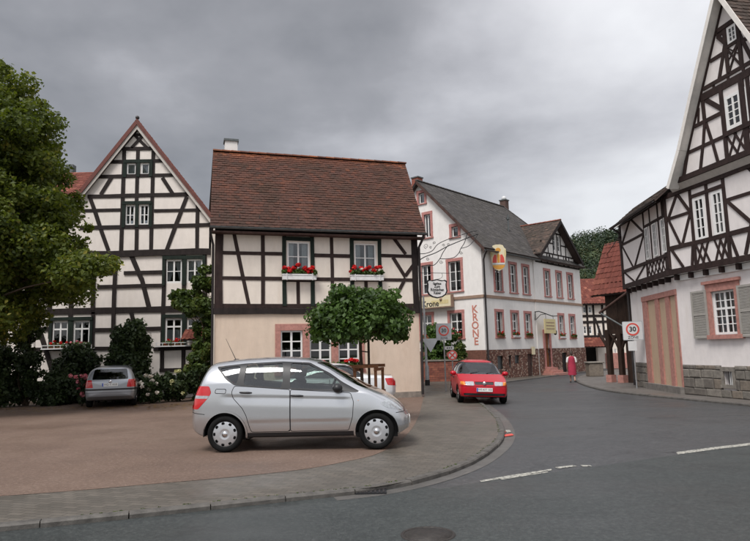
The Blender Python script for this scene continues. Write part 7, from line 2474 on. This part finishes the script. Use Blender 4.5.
# guard and stakes
TGd = thing('tree_guard', (mc.x + .1, Ym, 0), 'brown square timber guard around the maple trunk', 'tree guard')
g0, g1 = at_depth(354.8, 375, Ym - .35), at_depth(375.6, 375, Ym - .35)
gx0, gx1 = g0.x, g1.x
zt = 1.36
pts = [(gx0, Ym - .35), (gx1, Ym - .35), (gx0 + .16, Ym + .32), (gx1 + .18, Ym + .32)]
for (x, y) in pts: MB().box((x, y, zt / 2 - .01), (.075, .075, zt + .02)).build('post', M['post_wood'], TGd)
def rail(a, b, z, n='rail'):
    a, b = Vector((*a, z)), Vector((*b, z)); t = (b - a).normalized(); s = t.cross(Vector((0, 0, 1)))
    MB().box((a + b) / 2, ((b - a).length + .14, .05, .075), (t, s, Vector((0, 0, 1)))).build(n, M['post_wood'], TGd)
for z, dy in ((1.40, 0), (.75, 0)):
    rail((pts[0][0], pts[0][1] - .04), (pts[1][0], pts[1][1] - .04), z); rail((pts[2][0], pts[2][1] + .04), (pts[3][0], pts[3][1] + .04), z + .006)
    rail(pts[0], pts[2], z - .08); rail(pts[1], pts[3], z - .08)
ST = thing('tree_stake', (mc.x + .2, Ym + .1, 0), 'thin wooden stake standing beside the maple trunk', 'stake')
MB().tube([(mc.x + .2, Ym + .1, -.02), (mc.x + .2, Ym + .1, 2.3)], [.035, .03], 8).build('stake_pole', M['bark'], ST)
MB().tube([(mc.x + .2, Ym + .1, 1.75), (mc.x + .0, Ym, 1.78)], .015, 6).build('tie', M['iron'], ST)

# shrubs in front of the gabled house
def shrub(name, label, px0, px1, pyt, Y, mat, leaf, n, seed, dens=150, zb=.05, depth=.8, cone=0.0, blossoms=None, cat='shrub', nb=30, bl=.07, vary=.2):
    rg = random.Random(seed)
    a, b = at_depth(px0, 380, Y), at_depth(px1, 380, Y)
    zt = at_depth((px0 + px1) / 2, pyt, Y).z
    cx_ = (a.x + b.x) / 2; hw = (b.x - a.x) / 2
    t = thing(name, (cx_, Y, 0), label, cat)
    cl = []; tm = MB(); cen = []
    for k in range(n):
        q = rg.random()
        z = zb + .15 + (zt - zb - .15) * q
        r = hw * (1 - cone * q) * (math.sqrt(max(.05, 1 - max(0, q - .7) ** 2 / .09)) if not cone else 1)
        an = rg.uniform(0, 2 * math.pi); rr_ = math.sqrt(rg.random()) * .88
        p = Vector((cx_ + math.cos(an) * rr_ * r, Y + math.sin(an) * rr_ * min(r, depth), z))
        cen.append(p)
        rad = rg.uniform(.20, .46) * min(1.15, max(.55, hw))
        cl.append((p, (rad, rad, rad * 1.1), int(dens * .62 * (rad / .2) ** 2), rg.uniform(-vary, vary)))
        if k % 2 == 0:
            q_ = p + Vector((rg.uniform(-1, 1), rg.uniform(-1, .4), rg.uniform(-.4, 1.2))) * rad * 1.1
            cl.append((q_, (rad * .25, rad * .25, rad * .4), 22, rg.uniform(-.1, .35)))
        if k % 3 == 0: limb(tm, (cx_ + rg.uniform(-.15, .15) * hw, Y, -.02), p, .022, .006, rg)
    tm.build('stems', M['bark'], t)
    link('foliage', leaves_mesh('foliage', cl, leaf, seed, shell=.05, flat=.6), M[mat], t)
    if blossoms:
        cb_ = []
        for k in range(nb):
            p = rg.choice(cen) + Vector((rg.uniform(-.15, .15), -rg.uniform(.15, .4), rg.uniform(-.05, .3)))
            cb_.append((p, (.07, .06, .06), 26, rg.uniform(-.2, .2)))
        link('blossoms', leaves_mesh('blossoms', cb_, bl, seed + 3, aspect=1.1), M[blossoms], t)
    return t
shrub('yew_shrub', 'dark bushy shrub between the windows of the gabled house', 103, 153, 325, 25.2, 'leaf_dark', .11, 60, 71, cone=.45)
shrub('garden_shrub', 'low dark shrub below the left sill rack of the gabled house', 55, 96, 352, 25.6, 'leaf_dark', .10, 50, 72)
shrub('hydrangea', 'hydrangea bush with pale pink blooms right of the estate car', 141, 163, 378, 24.2, 'leaf_dark', .10, 24, 73, blossoms='petal_white', nb=16, bl=.075, cat='flower bush')
shrub('hydrangea', 'hydrangea bush with creamy yellow blooms before the vine', 163, 187, 376, 24.6, 'leaf_dark', .10, 24, 74, blossoms='petal_yellow', nb=12, bl=.075, cat='flower bush')
shrub('rose_bush', 'small bush with pink roses left of the estate car', 74, 92, 378, 23.6, 'leaf_dark', .09, 18, 75, blossoms='geranium_pink', nb=12, bl=.075, cat='flower bush')
shrub('ivy_hedge', 'tall dark ivy-covered hedge column under the lime tree', 12, 42, 322, 24.4, 'leaf_dark', .10, 70, 76)
shrub('ivy_hedge', 'dark hedge running off the left edge under the lime tree', -70, 14, 345, 24.0, 'leaf_dark', .11, 110, 77)
shrub('garden_shrub', 'low leafy ground shrub between ivy column and small rose bush', 40, 76, 378, 24.4, 'leaf_dark', .09, 34, 78)
shrub('garden_shrub', 'dark shrub in the corner between the two half-timbered houses', 186, 214, 366, 25.2, 'leaf_dark', .10, 40, 79)
# vine in the corner
rg = random.Random(44)
Yv = 25.4
vp = at_depth(204, 390, Yv)
VN = thing('climbing_vine', (vp.x, Yv, 0), 'climbing vine rising in the corner between the two half-timbered houses', 'vine')
cl = []; tm = MB()
path = [(204, 392), (206, 370), (203, 350), (205, 330), (203, 310), (201, 298), (194, 300), (184, 298), (176, 300), (206, 285), (209, 276), (196, 312), (190, 306), (209, 340), (198, 355), (196, 372), (207, 300), (210, 318), (200, 288)]
prev = None
for i, (x, y) in enumerate(path):
    p = at_depth(x, y, Yv - (.3 if x < 200 else 0))
    for k in range(4):
        q = p + Vector((rg.uniform(-.28, .28), rg.uniform(-.3, .2), rg.uniform(-.3, .3)))
        r = rg.uniform(.15, .30)
        cl.append((q, (r, r, r), int(75 * (r / .2) ** 2), rg.uniform(-.2, .3)))
    limb(tm, (vp.x, Yv, max(0, p.z - 1.2)), p, .02, .008, rg)
tm.tube([(vp.x, Yv, -.02), (vp.x + .05, Yv, 1.6), (vp.x, Yv, 3.0), (vp.x + .08, Yv, 4.6)], [.05, .04, .03, .015], 7)
tm.build('stems', M['bark'], VN)
link('foliage', leaves_mesh('foliage', cl, .13, 45, flat=.5), M['leaf_vine'], VN)
# fallen leaves on the forecourt edge
rg = np.random.default_rng(3)
n = 900
P = np.stack([rg.uniform(-15.5, -6.2, n), 23.4 - np.abs(rg.normal(0, 1.1, n)), np.full(n, .014)], 1)
a = rg.uniform(0, 6.28, n); s = rg.uniform(.03, .06, n)
dx = np.stack([np.cos(a), np.sin(a), rg.normal(0, .1, n)], 1) * s[:, None]; dy = np.stack([-np.sin(a), np.cos(a), rg.normal(0, .1, n)], 1) * s[:, None] * .7
V = np.stack([P - dx, P + dy, P + dx, P - dy], 1).reshape(-1, 3); V[:, 2] = np.maximum(V[:, 2], .011)
fl_o = link('fallen_leaves', np_mesh('fallen_leaves', V, np.arange(4 * n).reshape(-1, 4), np.repeat(rg.random(n), 4)), leaf_mat('leaf_dead', (0.10, 0.05, 0.02), (0.24, 0.15, 0.05), .1))
tag(fl_o, 'scattered brown fallen leaves along the back edge of the forecourt', 'leaves', kind='stuff')
# moss tufts in the kerb joint
n = 260
LKp = LK[10:]
tuft = []
cl = []
rgp = random.Random(6)
for k in range(120):
    k_ = rgp.randrange(4, len(LKp) - 2); p = LKp[k_].lerp(LKp[k_ + 1], rgp.random()); tt_ = (LKp[k_ + 1] - LKp[k_]).normalized(); p = p + Vector((-tt_.y, tt_.x)) * (.10 + rgp.uniform(-.012, .012))
    cl.append(((p.x, p.y, .008), (.03, .012, .006), 8, rgp.uniform(-.2, .3)))
mo = link('moss', leaves_mesh('moss', cl, .012, 12), M['leaf_vine'])
tag(mo, 'tiny green moss tufts growing along the kerb joint', 'moss', kind='stuff')
# hedge and low wall before the inn
bw0, bw1 = at_depth(424, 378, 35.8), at_depth(466, 378, 35.6)
fw_ = Fac(bw0.xy, bw1.xy)
TW = thing('terrace_wall', (bw0.x, bw0.y, 0), 'low red brick terrace wall in front of the inn gable', 'wall')
rgw = random.Random(9)
MB().fbox(fw_, 0, -.05, fw_.L, 1.15, -.28, -.012).build('wall_core', MORT, TW)
bricks = []
proto = None
nrow = 9
BM = [solid('brick_%d' % i, c, .85, var=.2, scale=10) for i, c in enumerate(((0.22, 0.075, 0.05), (0.27, 0.095, 0.06), (0.17, 0.055, 0.04)))]
for r in range(nrow):
    s = -.12 if r % 2 else 0.0
    while s < fw_.L:
        a, b = max(s, 0) + .005, min(s + .3, fw_.L) - .005
        if b - a > .05:
            MB().fbox(fw_, a, r * .125 + .005, b, r * .125 + .118, -.03, rgw.uniform(-.002, .006)).build('brick', rgw.choice(BM), TW)
        s += .3
MB().fbox(fw_, -.05, 1.15, fw_.L + .05, 1.23, -.32, .05).build('coping', STM[1], TW)
shrub('terrace_hedge', 'green leafy hedge behind the low brick terrace wall', 424, 447, 328, 36.6, 'leaf_small', .12, 46, 81, zb=.9)
shrub('terrace_hedge', 'small hedge with pinkish flowers below the window beside the KRONE letters', 449, 463, 330, 36.4, 'leaf_small', .11, 26, 82, zb=.8, blossoms='geranium_pink', nb=6)
shrub('potted_shrub', 'low green shrub on the terrace left of the no stopping sign', 456, 468, 346, 35.9, 'leaf_vine', .10, 14, 83, zb=.9)
# ------------------------------------------------------------------ signs and posts
def post_(px, py, r, top, name, parent, mat='galv', base=True):
    p = gnd(px, py)
    MB().tube([(p.x, p.y, -.02), (p.x, p.y, top)], r, 10).build(name, M[mat], parent)
    return p
def ring_sign(c, xd, nd, r, parent, ring='sign_red', face='sign_white'):
    """disc with coloured ring, facing nd"""
    f_ = SF(c, xd, nd)
    n = 28
    MB().fpoly(f_, ell(0, 0, r, r, n), -.004, .004).build('disc', M[face], parent)
    o_ = ell(0, 0, r * .98, r * .98, n); i_ = ell(0, 0, r * .74, r * .74, n)
    vs = [f_.w(a, b, .008) for a, b in o_] + [f_.w(a, b, .008) for a, b in i_]
    MB().add(vs, [(k, (k + 1) % n, n + (k + 1) % n, n + k) for k in range(n)]).build('ring', M[ring], parent)
    return f_
def facing(p, turn=0.0):
    d = Vector((-p.x, -p.y, 0)).normalized()
    d = Matrix.Rotation(turn, 3, 'Z') @ d
    x = Vector((-d.y, d.x, 0))
    return x, d
# zone 30 sign by the white house
p = gnd(637, 388.5)
s1 = thing('speed_limit_sign', (p.x, p.y, 0), 'white square zone 30 sign on grey post before the white house', 'sign')
c = at_depth(632.3, 331, p.y)
MB().tube([(p.x, p.y, -.02), (c.x + (p.x - c.x) * .12, p.y, c.z + .35)], .032, 10).build('post', M['galv'], s1)
xd, nd = facing(c, -.12)
cc = Vector((c.x, c.y - .05, c.z))
f_ = SF(cc, xd, nd)
MB().fpoly(f_, rounded([(-.40, -.38), (.40, -.38), (.40, .40), (-.40, .40)], .05), -.004, .004).build('panel', M['sign_grey'], s1)
MB().fpoly(f_, rounded([(-.375, -.355), (.375, -.355), (.375, .375), (-.375, .375)], .05), .0045, .006).build('panel_face', M['sign_white'], s1)
ring_sign(cc + nd * .012 + Vector((0, 0, .07)), xd, nd, .27, s1)
text_on('30', .27, M['ink'], s1, cc + nd * .024 + Vector((0, 0, .07)), xd, (0, 0, 1), bold=.006)
text_on('ZONE', .15, M['ink'], s1, cc + nd * .010 + Vector((0, 0, -.27)), xd, (0, 0, 1))
MB().fpoly(SF(cc + Vector((-.06, 0, -.62)), xd, nd), rounded([(-.17, -.20), (.17, -.20), (.17, .20), (-.17, .20)], .03), -.004, .004).build('small_plate', M['sign_white'], s1)
# faded zone 30 sign at the corner of the red-roofed house
p = gnd(446, 391.8)
s2 = thing('speed_limit_sign', (p.x, p.y, 0), 'faded grey zone 30 sign on a post left of the red car', 'sign')
c = at_depth(443.6, 331.8, p.y)
MB().tube([(p.x, p.y, -.02), (c.x + (p.x - c.x) * .1, p.y, c.z + .2)], .032, 10).build('post', M['galv'], s2)
xd, nd = facing(c, .15)
cc = Vector((c.x, c.y - .05, c.z))
f_ = SF(cc, xd, nd)
MB().fpoly(f_, rounded([(-.33, -.36), (.33, -.36), (.33, .36), (-.33, .36)], .05), -.004, .004).build('panel', M['sign_grey'], s2)
ring_sign(cc + nd * .010 + Vector((0, 0, .05)), xd, nd, .23, s2, 'sign_red', 'sign_grey')
text_on('30', .22, M['zinc'], s2, cc + nd * .022 + Vector((0, 0, .05)), xd, (0, 0, 1), bold=.006)
text_on('ZONE', .11, M['zinc'], s2, cc + nd * .008 + Vector((0, 0, -.27)), xd, (0, 0, 1))
# no stopping sign with plate
p = gnd(453.5, 389)
s3 = thing('no_stopping_sign', (p.x, p.y, 0), 'round no stopping sign with red cross under a small plate behind the red car', 'sign')
c = at_depth(453, 355.2, p.y)
MB().tube([(p.x, p.y, -.02), (p.x, p.y, c.z + .55)], .028, 10).build('post', M['galv'], s3)
xd, nd = facing(c, .1)
cc = Vector((p.x, p.y - .05, c.z))
fq = ring_sign(cc, xd, nd, .225, s3, 'sign_red', 'sign_white')
for sg in (-1, 1):
    a = Vector((math.cos(math.pi / 4 * sg), math.sin(math.pi / 4 * sg))); b = Vector((-a.y, a.x)) * .028
    L = .16
    MB().fpoly(fq, [tuple(-a * L - b), tuple(a * L - b), tuple(a * L + b), tuple(-a * L + b)], .0085, .012 + .002 * sg).build('cross_bar', M['sign_red'], s3)
MB().fpoly(SF(Vector((p.x - .12, p.y - .05, at_depth(449, 348, p.y).z)), xd, nd), rounded([(-.2, -.075), (.2, -.075), (.2, .075), (-.2, .075)], .02), -.004, .004).build('plate', M['sign_white'], s3)
for k in range(3):
    MB().fpoly(SF(Vector((p.x - .12, p.y - .05, at_depth(449, 348, p.y).z)), xd, nd), [(-.13 + k * .095, -.035), (-.06 + k * .095, -.035), (-.06 + k * .095, .035), (-.13 + k * .095, .035)], .0045, .006).build('plate_mark', M['zinc'], s3)
# lamp post with the back of a yield sign
p = gnd(427.5, 385.5)
s4 = thing('sign_post', (p.x, p.y, 0), 'slim grey street post beside the corner of the red-roofed house', 'street post')
ztop = at_depth(424.5, 296, p.y).z
MB().tube([(p.x, p.y, -.02), (p.x, p.y, .95), (p.x - .02, p.y, 1.05), (p.x - .06, p.y, ztop)], [.1, .095, .065, .05], 12).build('pole', M['galv'], s4)
MB().tube([(p.x, p.y, -.02), (p.x, p.y, .28)], .13, 12).build('base', M['iron'], s4)
c = at_depth(430.5, 344.5, p.y - .1)
s5 = thing('yield_sign', (c.x, c.y, c.z - .3), 'grey back of an inverted triangular sign fixed to the slim street post', 'sign')
MB().fpoly(SF(c, Vector((1, 0, 0)), Vector((0, -1, 0))), rounded([(0, -.42), (.42, .30), (-.42, .30)], .07), -.006, .006).build('triangle', M['sign_grey'], s5)
MB().box(c + Vector((-.08, .05, .05)), (.3, .08, .05)).build('clamp', M['galv'], s5)

# ------------------------------------------------------------------ wrought iron bracket and shield sign
br = thing('sign_bracket', ch.w(CL + .02, 5.0, -.2), 'ornate wrought iron sign bracket on the corner of the red-roofed house', 'bracket')
QB = Z(410, 200, .1848)
DB = -.25
def bp(x, y):
    s, z = ch.p(*QB(x, y), DB); return Vector(ch.w(s, z, DB))
def curve(pts, n=5):
    P = [Vector(q) for q in pts]; out = []
    for i in range(len(P) - 1):
        p0, p1, p2, p3 = P[max(i - 1, 0)], P[i], P[i + 1], P[min(i + 2, len(P) - 1)]
        for k in range(n):
            t = k / n
            out.append(0.5 * ((2 * p1) + (-p0 + p2) * t + (2 * p0 - 5 * p1 + 4 * p2 - p3) * t * t + (-p0 + 3 * p1 - 3 * p2 + p3) * t ** 3))
    out.append(P[-1]); return out
def iron(pts, r=.016, nm='bar'): MB().tube(curve([bp(*q) for q in pts]), r, 7).build(nm, M['iron'], br)
iron([(45, 330), (80, 308), (140, 285), (200, 252), (270, 222), (330, 198), (368, 184)], .019, 'main_bar')
iron([(45, 290), (80, 290), (120, 275), (150, 240), (200, 215), (270, 192), (330, 172), (362, 168)], .015, 'upper_bar')
iron([(95, 352), (130, 352), (160, 320), (178, 285), (200, 252)], .016, 'brace'); iron([(160, 318), (200, 318), (240, 310), (265, 285), (275, 262), (295, 230), (310, 178)], .015, 'brace')
iron([(275, 262), (315, 250), (345, 220), (368, 184)], .013, 'brace')
def scroll(cx_, cy_, r, a0, turns=1.3, sgn=1):
    pts = []
    for k in range(16):
        t = k / 15
        a = a0 + sgn * t * turns * 2 * math.pi
        rr_ = r * (1 - .75 * t)
        pts.append((cx_ + math.cos(a) * rr_, cy_ + math.sin(a) * rr_))
    iron(pts, .009, 'scroll')
for args in ((88, 250, 14, 1.5), (95, 318, 9, 0), (132, 232, 8, 2), (112, 255, 7, 1), (168, 335, 10, 0), (182, 245, 8, 3), (276, 285, 9, 0), (208, 240, 8, 1)): scroll(*args)
iron([(40, 280), (46, 300), (44, 340), (40, 360)], .022, 'wall_plate')
# hanger
iron([(60, 395), (120, 395), (216, 396)], .012, 'hanger_bar'); iron([(172, 396), (176, 410), (170, 422)], .008, 'hook'); iron([(60, 395), (52, 365), (95, 352)], .010, 'hanger_stay')
sc_ = bp(146, 480)
sd = thing('shield_sign', sc_ - Vector((0, 0, .4)), 'white shield-shaped inn sign with black rim hanging from iron bracket', 'sign')
kx_ = (bp(200, 480) - bp(88, 480)).length / 2
ky_ = (bp(146, 425) - bp(146, 530)).length / 2
shp = [(-1, .80), (-.78, .92), (-.5, .86), (0, 1.0), (.5, .86), (.78, .92), (1, .80), (.93, .5), (.95, .1), (1.0, -.25), (.85, -.62), (.5, -.88), (0, -1.0), (-.5, -.88), (-.85, -.62), (-1.0, -.25), (-.95, .1), (-.93, .5)]
un = Vector((ch.n.x, ch.n.y, 0)); uu = Vector((ch.u.x, ch.u.y, 0))
fs_ = SF(sc_, uu, un)
MB().fpoly(fs_, [(a * kx_, b * ky_) for a, b in shp][::-1], -.02, .02).build('rim', M['iron'], sd)
for sg in (1, -1):
    f2 = fs_ if sg > 0 else SF(sc_, -uu, -un)
    MB().fpoly(f2, [(a * kx_ * .87, b * ky_ * .87) for a, b in shp][::-1], .0205, .026).build('face', M['white_paint'], sd)
    for txt, sz, dz in (('Gasthaus', .125, .52), ('Zum', .17, .22), ('Römischen', .165, -.12), ('Kaiser', .16, -.44)):
        text_on(txt, sz, M['ink'], sd, sc_ + (un if sg > 0 else -un) * .029 + Vector((0, 0, dz * ky_)), uu if sg > 0 else -uu, (0, 0, 1), bold=.004, sx=.78)
MB().tube([sc_ + Vector((0, 0, ky_ * .95)), bp(170, 422)], .008, 6).build('chain', M['iron'], sd)

# ------------------------------------------------------------------ person walking away
pp_ = gnd(572.8, 382.5, RZ)
PE = thing('person', (pp_.x, pp_.y, RZ), 'person in a red sleeveless smock walking away along the lane', 'person')
SKM = solid('skin', (0.48, 0.27, 0.20), .6, var=.06)
WHM = solid('blouse', (0.72, 0.70, 0.68), .85, var=.05)
REDM = solid('smock_red', (0.36, 0.026, 0.06), .85, var=.15, scale=9)
HRM = solid('hair', (0.045, 0.03, 0.022), .7, var=.3, scale=30)
def skin_body(name, verts, edges, rad, mat, parent, X, sub=2):
    me = bpy.data.meshes.new(name)
    me.from_pydata(verts, edges, [])
    o = bpy.data.objects.new(name, me); COL.objects.link(o)
    o.modifiers.new('skin', 'SKIN')
    for i, v in enumerate(me.skin_vertices[0].data):
        r = rad[i]
        v.radius = r if isinstance(r, tuple) else (r, r)
        v.use_root = (i == 0)
    sb = o.modifiers.new('sub', 'SUBSURF'); sb.levels = sub; sb.render_levels = sub
    bpy.context.view_layer.update()
    m2 = bpy.data.meshes.new_from_object(o.evaluated_get(bpy.context.evaluated_depsgraph_get()))
    bpy.data.objects.remove(o)
    for pgn in m2.polygons: pgn.use_smooth = True
    m2.transform(X); m2.materials.clear()
    return link(name, m2, mat, parent)
HP = 1.60 / 1.66
XP = Matrix.Translation((pp_.x, pp_.y, RZ)) @ Matrix.Rotation(math.radians(-8), 4, 'Z') @ Matrix.Scale(HP, 4)
# local: facing +y (away), z up
V_ = [(0, 0, .92), (0, .0, 1.12), (0, .0, 1.30), (0, .02, 1.40), (0, .035, 1.47), (0, .05, 1.56),          # 0-5 spine, neck, head
      (-.09, 0, .88), (-.095, .10, .50), (-.09, .02, .09), (-.09, .16, .035),                             # 6-9 left leg (forward)
      (.09, 0, .88), (.095, -.03, .48), (.09, -.22, .12), (.095, -.10, .045),                              # 10-13 right leg (back)
      (-.175, .0, 1.335), (-.235, -.03, 1.07), (-.24, .05, .84), (-.235, .07, .77),                        # 14-17 left arm
      (.175, .0, 1.335), (.235, .0, 1.07), (.245, .10, .85), (.24, .13, .78)]
E_ = [(0, 1), (1, 2), (2, 3), (3, 4), (4, 5), (0, 6), (6, 7), (7, 8), (8, 9), (0, 10), (10, 11), (11, 12), (12, 13), (2, 14), (14, 15), (15, 16), (16, 17), (2, 18), (18, 19), (19, 20), (20, 21)]
R_ = [(.155, .11), (.135, .10), (.15, .10), .055, .05, (.085, .10), .085, .058, .036, .035, .085, .058, .036, .035, .055, .042, .032, .026, .055, .042, .032, .026]
skin_body('body', V_, E_, R_, SKM, PE, XP)
# fingers
for sx_s, (hx, hy, hz) in ((-1, (-.235, .075, .76)), (1, (.24, .135, .77))):
    for k in range(4):
        o_ = Vector((hx, hy - .028 + .019 * k, hz)); ln = (.065, .078, .082, .07)[k]
        skin_body('finger', [tuple(o_), tuple(o_ + Vector((0, .006, -ln * .55))), tuple(o_ + Vector((-.012 * sx_s, .014, -ln)))], [(0, 1), (1, 2)], [.0095, .0085, .007], SKM, PE, XP, 1)
    o_ = Vector((hx, hy + .035, hz + .02))
    skin_body('thumb', [tuple(o_), tuple(o_ + Vector((-.01 * sx_s, .025, -.025))), tuple(o_ + Vector((-.015 * sx_s, .032, -.055)))], [(0, 1), (1, 2)], [.011, .0095, .008], SKM, PE, XP, 1)
def loft(rings, n=24):
    mb = MB(); vs = []
    for (z, rx, ry, ox, oy, wob) in rings:
        for k in range(n):
            a = 2 * math.pi * k / n
            q = 1 + wob * math.sin(a * 5 + z * 3)
            vs.append((ox + rx * q * math.cos(a), oy + ry * q * math.sin(a), z))
    fs = [(i * n + k, i * n + (k + 1) % n, (i + 1) * n + (k + 1) % n, (i + 1) * n + k) for i in range(len(rings) - 1) for k in range(n)]
    mb.add(vs, fs, True)
    return mb
def pput(mb, nm, mat):
    me = mb.mesh(nm); me.transform(XP); return link(nm, me, mat, PE)
pput(loft([(.40, .225, .20, 0, -.02, .05), (.55, .215, .19, 0, -.02, .04), (.75, .21, .17, 0, -.01, .02), (.92, .205, .155, 0, 0, .01), (1.08, .175, .135, 0, 0, 0), (1.22, .185, .135, 0, 0, 0), (1.33, .175, .12, 0, .0, 0), (1.39, .12, .09, 0, .01, 0), (1.41, .065, .06, 0, .02, 0)]), 'smock', REDM)
for sg in (-1, 1):
    mb = MB(); mb.tube([(sg * .13, 0, 1.345), (sg * .19, 0, 1.31), (sg * .222, -.01, 1.18), (sg * .238, -.015, 1.08)], [.05, .066, .058, .054], 12)
    pput(mb, 'sleeve', WHM)
mb = MB(); mb.sphere((0, .02, 1.585), (.088, .105, .105), 16, 12); mb.sphere((0, -.055, 1.535), (.07, .05, .07), 12, 8); pput(mb, 'hair', HRM)
for (fx, fy, fz, tl_) in ((-.09, .10, .03, 0), (.095, -.17, .07, .5)):
    mb = MB(); mb.sphere((fx, fy, fz), (.042, .115, .04), 12, 8); pput(mb, 'shoe', M['ink'])
mb = MB()
for sg in (-1, 1): mb.sphere((sg * .088, .045, 1.555), (.012, .025, .032), 8, 6)
pput(mb, 'ears', SKM)
mb = MB(); mb.sphere((0, .148, 1.55), (.016, .022, .024), 8, 6); pput(mb, 'nose', SKM)
for sg in (-1, 1):
    mb = MB(); mb.sphere((sg * .033, .135, 1.575), (.013, .01, .008), 8, 6); pput(mb, 'eye', M['ink'])
mb = MB(); mb.sphere((0, .136, 1.515), (.026, .012, .007), 8, 6); pput(mb, 'mouth', M['sign_red'])
# overhead cable between inn and white house
cb0 = Vector(kgp.w(ks2, 7.6, .3)); cb1 = Vector(flu.w(.1, zev - .6, .1))
pts = [cb0.lerp(cb1, k / 10) + Vector((0, 0, -.5 * math.sin(math.pi * k / 10))) for k in range(11)]
cbl = MB().tube(pts, .018, 6).build('overhead_cable', M['iron'])
tag(cbl, 'thin black overhead cable from the inn to the white house', 'cable')
